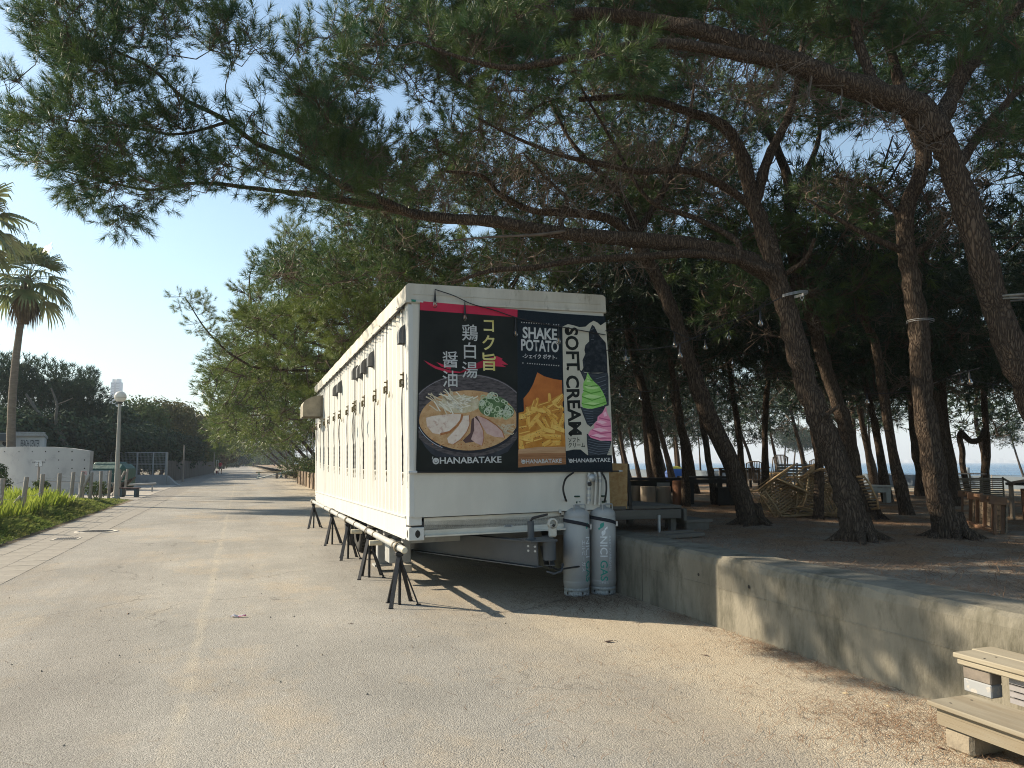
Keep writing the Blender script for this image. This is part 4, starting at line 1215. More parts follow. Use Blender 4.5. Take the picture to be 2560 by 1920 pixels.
def catmull(pts, n=6):
    P_ = [np.array(p_, float) for p_ in pts]
    P_ = [P_[0] * 2 - P_[1]] + P_ + [P_[-1] * 2 - P_[-2]]
    out = []
    for i in range(1, len(P_) - 2):
        a, b_, c, d = P_[i - 1:i + 3]
        for k in range(n):
            t = k / n
            out.append(.5 * ((2 * b_) + (c - a) * t + (2 * a - 5 * b_ + 4 * c - d) * t * t + (3 * b_ - a - 3 * c + d) * t ** 3))
    out.append(P_[-2])
    return out
def in_poly(x, y, poly):
    inside = False; j = len(poly) - 1
    for i in range(len(poly)):
        if (poly[i][1] > y) != (poly[j][1] > y) and x < (poly[j][0] - poly[i][0]) * (y - poly[i][1]) / (poly[j][1] - poly[i][1]) + poly[i][0]:
            inside = not inside
        j = i
    return inside
class Tree:
    def __init__(s, label, base, name='pine_tree', cat='tree', group='pine trees in the beach grove', nmat=None, kind='near'):
        s.t = thing(name, label, cat, base, group=group)
        s.nodes = []; s.nr = []; s.segs = []; s.dsegs = []; s.tp = []; s.td = []; s.ts = []
        s.kind = kind; s.nmat = nmat or m_nd_near; s.lm = []
    def limb(s, pts, r0, r1, name='limb', sides=10, rough=.10, flare=0.0, sub=5, grow=True, m=None):
        c = catmull([tuple(p_) for p_ in pts], sub)
        n = len(c); pts2 = []; rad = []
        for i, q in enumerate(c):
            f = i / (n - 1)
            r_ = r0 + (r1 - r0) * f
            if flare and i < sub * 1.2: r_ *= 1 + flare * (1 - i / (sub * 1.2)) ** 2
            wob = r_ * .09
            pts2.append(Vector(q) + Vector((rng.uniform(-wob, wob), rng.uniform(-wob, wob), rng.uniform(-wob, wob) * .4)) * (0 if i in (0, n - 1) else 1))
            rad.append(r_ * rng.uniform(.93, 1.08))
        mb = MB().tube(pts2, rad, sides, True, jit=rough)
        mb.build(name, m or bark, s.t, world=True)
        if grow:
            for i in range(n - 1):
                a = np.array(pts2[i]); b_ = np.array(pts2[i + 1]); l = np.linalg.norm(b_ - a)
                for k in range(max(1, int(l / .15))):
                    s.nodes.append(a + (b_ - a) * k / max(1, int(l / .15))); s.nr.append(rad[i])
            s.nodes.append(np.array(pts2[-1])); s.nr.append(rad[-1])
        return pts2
    def cluster(s, cs, per=9, cr=.26, up=.55, sag=.06, tsc=1.0, tw=1.0, dirbias=(0, 0, 0), skipnode=0, reach=None):
        if not len(cs): return
        nodes = list(s.nodes); na = np.array(nodes)
        d0 = [np.min(np.linalg.norm(na - c, axis=1)) for c in cs]
        order = np.argsort(d0)
        buf = np.zeros((len(nodes) + 5 * len(cs) + 8, 3)); buf[:len(nodes)] = na; n = len(nodes)
        db = np.array(dirbias, float)
        for ci in order:
            c = np.array(cs[ci])
            dd = np.linalg.norm(buf[:n] - c, axis=1)
            k = int(np.argmin(dd)); a = buf[k].copy(); L_ = dd[k]
            if reach and L_ > reach: continue
            m_ = max(2, min(4, int(L_ / .22)))
            mid = [a]
            perp = rng.normal(size=3) * L_ * .10
            for q in range(1, m_ + 1):
                f = q / m_
                mid.append(a + (c - a) * f + perp * math.sin(f * math.pi) + np.array([0, 0, -sag * L_ * math.sin(f * math.pi)]))
            rb = (.004 + .011 * min(1.6, L_)) * tw
            for q in range(m_):
                s.segs.append((mid[q], mid[q + 1], rb * (1 - .6 * q / m_), rb * (1 - .6 * (q + 1) / m_)))
                if n < len(buf): buf[n] = mid[q + 1]; n += 1
            out = (c - a); out /= (np.linalg.norm(out) + 1e-6)
            for _ in range(max(3, int(per * rng.uniform(.6, 1.5)))):
                o_ = rng.normal(size=3); o_ /= np.linalg.norm(o_); o_ *= cr * rng.uniform(.35, 1.0)
                o_ = o_ + out * cr * .35; o_[2] = o_[2] * .75 + cr * .1
                tip = c + o_
                dv = o_ / (np.linalg.norm(o_) + 1e-6) * .8 + np.array([0, 0, up]) + rng.normal(size=3) * .22 + out * .35 + db
                st = c - out * rng.uniform(0, cr * .5)
                if s.kind in ('near', 'mid') or rng.random() < .3: s.segs.append((st, tip, .0042 * tw, .003 * tw))
                s.tp.append(tip); s.td.append(dv); s.ts.append(tsc * rng.uniform(.78, 1.2))
        s.nodes = [buf[i] for i in range(n)]
    def dead(s, cs, tw=1.0, n_sub=3):
        na = np.array(s.nodes)
        for c in cs:
            dd = np.linalg.norm(na - c, axis=1); a = na[int(np.argmin(dd))]; c = np.array(c)
            prev = a; k = 4
            for q in range(1, k + 1):
                nx = a + (c - a) * q / k + rng.normal(size=3) * .05 * np.linalg.norm(c - a)
                s.dsegs.append((prev, nx, .010 * tw * (1 - .7 * (q - 1) / k), .010 * tw * (1 - .7 * q / k)))
                if q >= 2:
                    for _ in range(n_sub):
                        e = nx + rng.normal(size=3) * .16; e2 = e + rng.normal(size=3) * .10
                        s.dsegs.append((nx, e, .0035 * tw, .0025 * tw)); s.dsegs.append((e, e2, .0025 * tw, .0012 * tw))
                prev = nx
    def finish(s):
        for sg, nm, mm in ((s.segs, 'twigs', m_twig), (s.dsegs, 'bare_twigs', m_dead)):
            if sg:
                A = np.array([q[0] for q in sg]); B = np.array([q[1] for q in sg]); ra = np.array([q[2] for q in sg]); rb = np.array([q[3] for q in sg])
                me = npmesh(nm, seg_verts(A, B + 1e-5, ra, rb), 4, mm)
                link(me, nm, s.t, kind='stuff')
        if s.tp:
            v = tufts_verts(np.array(s.tp), np.array(s.td), np.array(s.ts), s.kind)
            link(npmesh('needles', v, 3, s.nmat), 'needles', s.t, kind='stuff')
        return s.t
K = 1.1573          # coordinates below are read off a 2212 px wide view of the photo
def Q(x, y, Y): return P(x * K, y * K, Y)
def sample_poly(poly, n, ya, yb, fn=None):
    xs = [p_[0] for p_ in poly]; ys = [p_[1] for p_ in poly]; out = []
    while len(out) < n:
        x = rng.uniform(min(xs), max(xs)); y = rng.uniform(min(ys), max(ys))
        if in_poly(x, y, poly):
            Y = rng.uniform(ya, yb) if fn is None else fn(x, y)
            q = Q(x, y, Y)
            if n > 40 and math.sin(2.6 * q.x + 1.3 * q.z) + math.sin(3.4 * q.z - 1.1 * q.y) + math.sin(2.2 * q.y + q.x) < rng.normal(-.45, .6): continue
            out.append(np.array(q))
    return out
def sample_ell(c, r, n, zmin=None, shell=.0):
    out = []
    while len(out) < n:
        q = rng.normal(size=3); q /= np.linalg.norm(q); q *= (shell + (1 - shell) * rng.random()) ** (1 / 2.2)
        p_ = np.array(c) + q * np.array(r)
        if zmin is None or p_[2] > zmin: out.append(p_)
    return out

# ---- the big leaning pine behind the trailer front (tree B) with its long boughs
bB = T(2147, 1352); YB = bB.y
tB = Tree('big leaning pine with a wire ring, its long bough reaching left over the trailer', bB)
trB = tB.limb([bB - Vector((0, 0, .15)), Q(1830, 1072, YB), Q(1790, 954, YB + .05), Q(1750, 854, YB + .1), Q(1718, 736, YB + .15), Q(1688, 632, YB + .2), Q(1668, 585, YB + .2)], .150, .118, 'trunk', 16, .09, .30, 6, grow=False)
tB.limb([Q(1672, 600, YB + .2), Q(1600, 556, YB + .1), Q(1480, 528, YB), Q(1340, 515, YB), Q(1200, 502, YB), Q(1060, 478, YB), Q(940, 470, YB + .1), Q(840, 450, YB + .3), Q(700, 425, YB + .4), Q(620, 415, YB + .5)], .115, .035, 'bough', 12, .10)
tB.limb([Q(900, 468, YB + .1), Q(820, 430, YB), Q(740, 400, YB - .1), Q(640, 345, YB - .1), Q(555, 310, YB - .1), Q(480, 255, YB - .1), Q(400, 215, YB - .2), Q(330, 150, YB - .2), Q(250, 110, YB - .3)], .05, .014, 'bough', 9, .10)
tB.limb([Q(700, 425, YB + .4), Q(560, 408, YB + .5), Q(430, 395, YB + .6), Q(330, 410, YB + .6), Q(240, 395, YB + .7), Q(140, 370, YB + .7)], .032, .01, 'bough', 8, .10)
tB.limb([Q(500, 262, YB - .1), Q(380, 290, YB + .2), Q(260, 270, YB + .2), Q(150, 260, YB + .3), Q(60, 230, YB + .4)], .022, .008, 'limb', 7, .10)
tB.limb([Q(1600, 562, YB), Q(1500, 548, YB - .1), Q(1380, 555, YB - .1), Q(1250, 562, YB), Q(1150, 578, YB), Q(1060, 585, YB + .1), Q(975, 612, YB + .2)], .055, .02, 'bough', 9, .10)
tB.limb([Q(1690, 640, YB + .2), Q(1650, 500, YB + .3), Q(1625, 430, YB + .4), Q(1600, 330, YB + .5), Q(1560, 270, YB + .5), Q(1480, 240, YB + .6), Q(1380, 210, YB + .6), Q(1250, 215, YB + .7)], .12, .03, 'limb', 10, .10)
tB.limb([Q(1630, 440, YB + .4), Q(1660, 340, YB + .5), Q(1700, 260, YB + .6), Q(1720, 190, YB + .7), Q(1735, 80, YB + .8)], .075, .03, 'limb', 9, .10)
tB.limb([Q(1630, 450, YB + .4), Q(1560, 400, YB + .3), Q(1480, 368, YB + .2), Q(1380, 370, YB), Q(1280, 350, YB - .1), Q(1210, 335, YB - .2), Q(1120, 300, YB - .2), Q(1020, 250, YB - .2)], .055, .014, 'limb', 9, .10)
tB.limb([Q(1660, 585, YB), Q(1600, 560, YB), Q(1590, 520, YB + .1), Q(1500, 470, YB + .3), Q(1400, 430, YB + .4), Q(1320, 300, YB + .6), Q(1250, 180, YB + .7)], .05, .015, 'limb', 9, .10)
tB.limb([Q(1215, 498, YB), Q(1212, 470, YB - .02), Q(1225, 430, YB - .05), Q(1190, 395, YB - .05), Q(1130, 330, YB)], .038, .012, 'limb', 8, .12)
tB.limb([Q(1220, 500, YB - .05), Q(1150, 508, YB - .12), Q(1060, 512, YB - .1), Q(970, 520, YB)], .022, .009, 'limb', 7, .12, m=m_dead)
for a in (((1745, 590), (1700, 600), (1660, 605)),):
    pass
tB.limb([Q(1700, 590, YB + .1), Q(1740, 560, YB - .1), Q(1760, 515, YB - .25)], .035, .02, 'broken_stub', 8, .12, grow=False)
# wire ring with a small key shaped tag
c = Q(1712, 638, YB + .16)
mb = MB()
for dz in (-.012, 0, .012): mb.tube([c + Vector((.178 * math.cos(a), .178 * math.sin(a), dz + .03 * math.cos(a))) for a in np.linspace(0, 2 * math.pi, 21)], .004, 5, cap=False)
mb.build('wire_ring', m_galv, tB.t, world=True)
MB().tube([c + Vector((.04, -.185, -.03)), c + Vector((.02, -.19, -.07)), c + Vector((.04, -.19, -.11)), c + Vector((.06, -.19, -.07)), c + Vector((.04, -.185, -.03))], .004, 5).build('wire_tag', m_galv, tB.t, world=True)
def roots(tr, b_, r_, stubs=()):
    for k in range(6):
        a = k * 1.05 + rng.uniform(-.3, .3); d = Vector((math.cos(a), math.sin(a), 0)); l = r_ * rng.uniform(1.7, 2.8)
        MB().tube([b_ + d * r_ * .45 + Vector((0, 0, .30)), b_ + d * r_ * .95 + Vector((0, 0, .09)), b_ + d * l * .8 + Vector((0, 0, .0)), b_ + d * l * 1.3 + Vector((0, 0, -.09))], [r_ * .42, r_ * .36, r_ * .24, r_ * .1], 8, jit=.12).build('root', bark, tr.t, world=True)
    for (x, y, Y, dx, dz, l) in stubs:
        s_ = Q(x, y, Y); MB().tube([s_, s_ + Vector((dx, -.1, dz)) * l * .5, s_ + Vector((dx * 1.1, -.16, dz * 1.3)) * l], [.03, .022, .014], 7, jit=.15).build('broken_stub', bark, tr.t, world=True)
roots(tB, bB, .17, ((1775, 900, YB - .12, .9, .5, .22), (1738, 800, YB - .12, -.8, .5, .14)))
# foliage of the left bough
left = [(8, 300), (18, 170), (95, 150), (60, 60), (120, -40), (300, -60), (420, -30), (530, 20), (560, 80), (600, 150), (640, 60), (690, 150), (700, 220), (760, 260), (800, 330), (830, 420), (760, 430), (680, 425), (560, 425), (450, 415), (370, 435), (250, 420), (120, 400), (40, 345)]
tB.cluster(sample_poly(left, 350, YB - .9, YB + 1.3), per=9, cr=.25, up=.6, dirbias=(-.35, 0, .1))
tB.cluster(sample_poly([(230, 430), (350, 425), (370, 460), (300, 500), (240, 505), (225, 470)], 11, YB - .1, YB + .5), per=6, cr=.2, up=-.2, sag=.15)
tB.cluster(sample_poly([(120, 380), (220, 400), (230, 440), (160, 440)], 8, YB, YB + .6), per=6, cr=.2, up=-.1)
tB.cluster(sample_poly([(560, 420), (740, 420), (730, 450), (640, 455)], 10, YB - .2, YB + .6), per=6, cr=.18, up=-.1)
mid = [(650, 200), (700, 130), (690, 60), (760, 0), (760, -60), (1500, -60), (1500, 120), (1300, 190), (1000, 300), (850, 400), (720, 400), (660, 300)]
tB.cluster(sample_poly(mid, 460, YB - .3, YB + 2.6), per=9, cr=.27, up=.5, dirbias=(-.25, 0, 0))
tB.dead(sample_poly([(750, 330), (1300, 150), (1600, 250), (1560, 480), (1100, 470), (850, 420)], 120, YB - .4, YB + 1.2))
tB.dead(sample_poly([(900, 500), (1500, 540), (1480, 600), (1000, 600)], 24, YB - .1, YB + .8))
tB.finish()

# ---- pine D at the right edge whose limb crosses the top right
bD = Vector((6.6, 7.4, WALL_H))
YD = 7.5
tD = Tree('thick pine at the right edge wrapped with a strap, bough crossing the top', bD)
tD.limb([bD - Vector((0, 0, .1)), Q(2290, 960, YD), Q(2212, 820, YD), Q(2160, 690, YD), Q(2120, 560, YD), Q(2085, 440, YD), Q(2050, 340, YD), Q(2020, 280, YD)], .145, .11, 'trunk', 16, .09, .2, 6, grow=False)
tD.limb([Q(2030, 300, YD), Q(1980, 235, YD), Q(1900, 205, YD), Q(1800, 172, YD), Q(1700, 130, YD), Q(1600, 95, YD + .1), Q(1500, 62, YD + .2), Q(1380, 40, YD + .4), Q(1250, 30, YD + .5), Q(1120, 60, YD + .6)], .15, .05, 'bough', 14, .09)
tD.limb([Q(1690, 135, YD), Q(1600, 120, YD - .1), Q(1500, 100, YD - .2), Q(1400, 95, YD - .2), Q(1280, 115, YD - .2), Q(1160, 140, YD - .1), Q(1080, 145, YD), Q(980, 120, YD + .1), Q(900, 90, YD + .2)], .07, .014, 'limb', 9, .10)
tD.limb([Q(2020, 290, YD), Q(2060, 200, YD + .2), Q(2110, 120, YD + .3), Q(2180, 40, YD + .4), Q(2260, -60, YD + .4)], .10, .04, 'limb', 10, .10)
tD.limb([Q(2060, 370, YD), Q(2140, 260, YD + .3), Q(2220, 180, YD + .4), Q(2320, 130, YD + .4)], .055, .02, 'limb', 9, .10)
tD.limb([Q(1900, 205, YD), Q(1860, 110, YD + .2), Q(1840, 20, YD + .3), Q(1820, -80, YD + .4)], .06, .03, 'limb', 9, .10)
c = Q(2178, 640, YD)
mb = MB().tube([c + Vector((.175 * math.cos(a), .175 * math.sin(a), .02 * math.sin(a) + .012 * math.cos(a))) for a in np.linspace(0, 2 * math.pi, 23)], .012, 6, cap=False)
mb.tube([c + Vector((.172 * math.cos(a), .172 * math.sin(a), -.035 + .02 * math.sin(a))) for a in np.linspace(0, 2 * math.pi, 23)], .010, 6, cap=False)
mb.build('strap', mat('strap_grey', (.16, .15, .13), (.24, .23, .20), scale=20, rough=.9), tD.t, world=True)
topR = [(1000, -120), (2330, -120), (2330, 420), (2240, 420), (2150, 260), (2000, 130), (1850, 100), (1600, 60), (1400, 40), (1250, 90), (1050, 90)]
tD.cluster(sample_poly(topR, 400, YD - .2, YD + 2.4), per=9, cr=.27, up=.45)
tD.cluster(sample_poly([(850, 60), (1300, 60), (1350, 190), (1000, 240), (760, 190), (700, 110)], 45, YD - .1, YD + .7), per=8, cr=.24, up=.4)
tD.cluster(sample_poly([(1250, 100), (1420, 60), (1440, 200), (1260, 190)], 9, YD - .9, YD - .3), per=9, cr=.24, up=.2)
tD.dead(sample_poly([(1200, 60), (2000, 150), (2200, 300), (2000, 330), (1500, 260)], 70, YD - .3, YD + 1.0))
tD.finish()

# ---- pine A (dark leaning) and pine C (upright) and T3
bA = T(1883, 1312); YA = bA.y
tA = Tree('dark leaning pine just right of the wooden deck steps', bA, nmat=m_nd_near, kind='mid')
tA.limb([bA - Vector((0, 0, .15)), Q(1585, 1015, YA), Q(1534, 906, YA), Q(1494, 796, YA), Q(1458, 689, YA), Q(1425, 610, YA + .1), Q(1395, 555, YA + .1), Q(1370, 480, YA + .2)], .135, .08, 'trunk', 14, .10, .25, 6, grow=False)
tA.limb([Q(1400, 560, YA), Q(1330, 480, YA), Q(1240, 460, YA), Q(1150, 455, YA), Q(1080, 420, YA), Q(1040, 380, YA), Q(960, 370, YA)], .085, .02, 'bough', 10, .1)
tA.limb([Q(1370, 480, YA + .2), Q(1340, 420, YA + .3), Q(1290, 370, YA + .4), Q(1230, 300, YA + .5), Q(1180, 200, YA + .6)], .07, .02, 'limb', 9, .1)
tA.limb([Q(1380, 500, YA + .2), Q(1440, 400, YA + .4), Q(1480, 300, YA + .6), Q(1500, 180, YA + .8)], .06, .02, 'limb', 9, .1)
roots(tA, bA, .15, ((1500, 800, YA - .1, .8, .4, .2), (1465, 690, YA, -.9, .3, .16)))
midA = [(640, 480), (560, 620), (900, 610), (1300, 560), (1600, 450), (1640, 200), (1400, 120), (1100, 250), (900, 330), (760, 420)]
tA.cluster(sample_poly(midA, 520, YA + .3, YA + 3.2), per=9, cr=.32, up=.4, tsc=1.15)
tA.dead(sample_poly(midA, 130, YA - .6, YA + 1.2), tw=1.2)
tA.finish()

bC = T(2384, 1347); YC = bC.y
tC = Tree('tall upright pine on the right with sunlit roots and a pale band on its trunk', bC, kind='mid')
tC.limb([bC - Vector((0, 0, .15)), Q(2032, 1092, YC), Q(2012, 973, YC), Q(1992, 835, YC), Q(1985, 716, YC), Q(1968, 597, YC), Q(1955, 520, YC), Q(1960, 450, YC), Q(1995, 350, YC), Q(1985, 300, YC), Q(1960, 250, YC)], .145, .075, 'trunk', 16, .09, .35, 6, grow=False)
roots(tC, bC, .17, ((2000, 900, YC - .1, .9, .4, .12), (1975, 640, YC, -.8, .5, .15)))
tC.limb([Q(1955, 545, YC), Q(1900, 520, YC), Q(1840, 490, YC + .1), Q(1790, 460, YC + .2), Q(1740, 430, YC + .3)], .05, .015, 'limb', 8, .1)
tC.limb([Q(1958, 560, YC), Q(2010, 520, YC), Q(2050, 480, YC + .2), Q(2100, 420, YC + .3)], .045, .015, 'limb', 8, .1)
tC.limb([Q(1960, 500, YC), Q(1920, 440, YC + .2), Q(1870, 400, YC + .3), Q(1800, 380, YC + .4)], .04, .012, 'limb', 8, .1)
tC.limb([Q(1960, 250, YC), Q(1930, 130, YC + .3), Q(1900, 20, YC + .5), Q(1880, -80, YC + .6)], .08, .03, 'limb', 8, .1)
tC.limb([Q(1985, 300, YC), Q(2050, 200, YC + .3), Q(2100, 60, YC + .5)], .06, .03, 'limb', 8, .1)
mb = MB()
cc = Q(1988, 694, YC)
for dz in (-.01, .01): mb.tube([cc + Vector((.155 * math.cos(a), .155 * math.sin(a), dz)) for a in np.linspace(0, 2 * math.pi, 19)], .004, 5, cap=False)
mb.build('wire_ring', m_galv, tC.t, world=True)
tC.cluster(sample_poly([(1640, -60), (2300, -60), (2300, 300), (2100, 330), (1900, 260), (1700, 300)], 250, YC + .8, YC + 3.4), per=9, cr=.32, up=.4, tsc=1.15)
tC.cluster(sample_poly([(1730, 400), (1880, 380), (1900, 470), (1800, 500)], 20, YC + .2, YC + 1.0), per=7, cr=.25, up=.3)
tC.dead(sample_poly([(1740, 380), (2110, 300), (2150, 500), (1950, 560), (1800, 520)], 60, YC - .2, YC + .8))
tC.finish()

b3_ = T(2178, 1297); Y3 = b3_.y
t3 = Tree('slimmer pine standing directly behind the big leaning pine', b3_, kind='mid')
t3.limb([b3_ - Vector((0, 0, .1)), Q(1851, 1053, Y3), Q(1823, 914, Y3), Q(1783, 796, Y3), Q(1752, 677, Y3), Q(1722, 560, Y3 + .1), Q(1705, 470, Y3 + .2), Q(1700, 380, Y3 + .3), Q(1660, 280, Y3 + .3), Q(1620, 180, Y3 + .4)], .14, .07, 'trunk', 13, .1, .25, 6)
roots(t3, b3_, .14)
t3.limb([Q(1705, 470, Y3 + .2), Q(1740, 380, Y3 + .3), Q(1770, 290, Y3 + .5), Q(1760, 200, Y3 + .5)], .07, .03, 'limb', 8, .1)
t3.cluster(sample_poly([(1250, 0), (1900, -40), (1930, 180), (1850, 300), (1700, 230), (1560, 400), (1350, 480), (1300, 300)], 290, Y3 + .2, Y3 + 4), per=9, cr=.36, up=.4, tsc=1.25)
t3.dead(sample_poly([(1500, 200), (1850, 200), (1900, 480), (1600, 560)], 60, Y3 - .3, Y3 + 1.0), tw=1.2)
t3.finish()

# ---- the other grove pines; (base px,py in full picture pixels), trunk way points, radius
def grove(label, pts, r, top=None, crown=(2.4, 2.4, 1.7), cz=None, ncl=70, kind='far', per=9, cr=.42, nm=None, side=None, lean=(0, 0), zmin=None):
    b_ = T(*pts[0]); Y = b_.y; r *= .63
    tr = Tree(label, b_, nmat=nm or m_nd_shade, kind=kind)
    w = [b_ - Vector((0, 0, .1))] + [P(x, y, Y) for x, y in pts[1:]]
    d = (w[-1] - w[-2]); d.z = abs(d.z) + .3; d.normalize()
    zt = top or 6.3
    last = w[-1]
    if last.z < zt - .5:
        k = (zt - last.z)
        w += [last + Vector((d.x * k * .35, d.y * .2, k * .5)), last + Vector((d.x * k * .6 + lean[0], lean[1], k))]
    tr.limb(w, r, r * .5, 'trunk', 10, .09, .5, 4)
    tp = w[-1]
    h0 = w[len(w) // 2]
    for k in range(5):
        a = rng.uniform(0, 6.28); st = w[-2] if k % 2 else w[-3]
        st = st.lerp(w[-1], rng.uniform(0, .6))
        e = st + Vector((math.cos(a) * crown[0] * .7, math.sin(a) * crown[1] * .7, rng.uniform(.3, 1.4)))
        tr.limb([st, st.lerp(e, .5) + Vector((0, 0, -.15)), e], r * .35, r * .12, 'limb', 6, .1, 0, 3)
    c_ = (tp.x, tp.y, cz or tp.z + .3)
    tr.cluster(sample_ell(c_, crown, int(ncl * (2.1 if kind == 'dist' else 1.5)), zmin), per=per, cr=cr, up=.35, tsc=1.4, tw=1.8)
    tr.dead(sample_ell((c_[0], c_[1], c_[2] - crown[2] * .75), (crown[0], crown[1], .8), 12), tw=1.6, n_sub=3)
    tr.finish()
    return tr
grove('slim pine leaning left of the tall upright pine, a wire ring round it', [(2271, 1287), (2232, 1127), (2205, 966), (2187, 852), (2164, 806), (2145, 700)], .15, 6.6, cz=5.6, ncl=80, crown=(2.6, 2.4, 1.7))
grove('pine trunk seen between the big leaning pine and the ringed slim pine', [(2221, 1255), (2191, 1081), (2182, 1035), (2165, 960)], .15, 6.4, cz=4.9, ncl=90, crown=(2.6, 2.4, 1.9))
grove('dark pine with a gently bent trunk left of the tall upright pine', [(2306, 1239), (2300, 1180), (2288, 1127), (2280, 1035), (2276, 960)], .21, 6.6, cz=5.2, ncl=90, crown=(3.0, 2.6, 2.1))
grove('pine leaning left just to the right of the tall upright pine', [(2393, 1264), (2365, 1127), (2347, 1035), (2335, 950)], .14, 6.2, cz=5.0, ncl=90, crown=(2.6, 2.4, 1.9))
tE = grove('pine with an S shaped side arm near the right edge', [(2461, 1237), (2466, 1104), (2457, 943), (2448, 829), (2440, 740)], .17, 7, cz=5.6, ncl=100, crown=(3.0, 2.6, 2.2))
grove('leaning pine at the far right edge behind the overturned table', [(2570, 1222), (2545, 1150), (2525, 1080), (2510, 989), (2500, 900)], .20, 6.8, cz=5.6, ncl=90, crown=(3.0, 2.6, 2.1))
grove('thick dark pine right beside the soft ice cream banner', [(1574, 1200), (1552, 1100), (1540, 1010), (1528, 930), (1515, 850)], .20, 6.4, cz=5.6, ncl=90, crown=(2.8, 2.4, 1.8), nm=m_nd_shade)
grove('slim pine leaning left behind the dark bar counter', [(1600, 1200), (1575, 1081), (1560, 990), (1545, 930), (1530, 850)], .15, 6.4, cz=5.8, ncl=80, crown=(3.2, 2.6, 2.1))
grove('thin pine in front of the blue beach tent', [(1632, 1196), (1628, 1120), (1622, 1060), (1618, 980)], .13, 6.0, cz=5.6, ncl=80, crown=(3.4, 3, 2.3), cr=.55)
grove('upright pine on the right side of the blue beach tent', [(1699, 1200), (1692, 1120), (1684, 1050), (1678, 960), (1672, 860)], .22, 6.8, cz=5.8, ncl=90, crown=(3.2, 2.8, 2.2))
grove('slim pine standing before the brown cylinder post of the bar', [(1714, 1266), (1714, 1171), (1705, 1081), (1693, 990), (1678, 915), (1668, 820)], .13, 6.6, cz=5.4, ncl=80, crown=(2.6, 2.2, 1.8))
grove('pine leaning left behind the bar table legs', [(1792, 1261), (1775, 1171), (1760, 1081), (1750, 1000), (1742, 900)], .13, 6.4, cz=5.2, ncl=80, crown=(2.6, 2.2, 1.8))
grove('thin distant pine between the bar table legs', [(1752, 1196), (1748, 1120), (1742, 1050), (1735, 980)], .13, 6.2, cz=5.8, ncl=80, crown=(3.6, 3, 2.4), cr=.6)
grove('pine half hidden behind the dark leaning pine', [(1860, 1240), (1850, 1120), (1840, 1035), (1828, 960), (1820, 880)], .15, 6.6, cz=5.4, ncl=90, crown=(2.8, 2.4, 2.0))
grove('slim straight pine left of the slatted chair row', [(1914, 1246), (1912, 1111), (1914, 1010), (1919, 960), (1918, 850)], .14, 6.8, cz=5.6, ncl=90, crown=(2.8, 2.4, 2.0))
grove('pine leaning left behind the slatted chairs', [(1949, 1209), (1940, 1150), (1928, 1090), (1920, 1030)], .17, 6.2, cz=5.6, ncl=80, crown=(3.4, 3, 2.3), cr=.55)
grove('pine with a slight bow behind the slatted chairs', [(1966, 1199), (1962, 1140), (1968, 1080), (1972, 1010)], .26, 6.8, cz=6.2, ncl=80, crown=(4, 3.2, 2.4), cr=.7, kind='dist')
grove('pine leaning right over the slatted chairs', [(1982, 1196), (1988, 1130), (1995, 1070), (2000, 1010)], .24, 6.8, cz=6.2, ncl=80, crown=(4, 3.2, 2.4), cr=.7, kind='dist')
grove('thin curved pine right of the slatted chairs', [(2032, 1204), (2018, 1160), (2006, 1141), (2000, 1096), (2000, 1060)], .12, 6.0, cz=5.8, ncl=70, crown=(3.4, 3, 2.2), cr=.6)
grove('slim pine rising from the rattan chair heap', [(2044, 1300), (2049, 1172), (2035, 1081), (2012, 960), (1998, 880)], .115, 6.2, cz=5.2, ncl=60, crown=(2.2, 2.0, 1.5), kind='mid', cr=.36, nm=m_nd_near)
grove('thin pine pair left trunk in front of the sea', [(2186, 1216), (2178, 1150), (2170, 1100), (2160, 1040)], .12, 6.2, cz=5.6, ncl=70, crown=(3.0, 2.6, 2.1), cr=.5)
grove('thin pine pair right trunk in front of the sea', [(2197, 1216), (2188, 1165), (2176, 1120), (2170, 1040)], .12, 6.2, cz=5.8, ncl=60, crown=(3.0, 2.6, 2.1), cr=.5)
# S shaped arm
pY = T(2461, 1237).y
tE2 = [P(2463, 1072, pY), P(2450, 1098, pY), P(2428, 1103, pY), P(2412, 1090, pY), P(2403, 1082, pY), P(2399, 1096, pY), P(2406, 1128, pY), P(2406, 1160, pY), P(2416, 1215, pY), P(2419, 1238, pY)]
MB().tube(catmull([tuple(q) for q in tE2], 4), .085, 8).build('bent_arm', bark, tE.t, world=True)
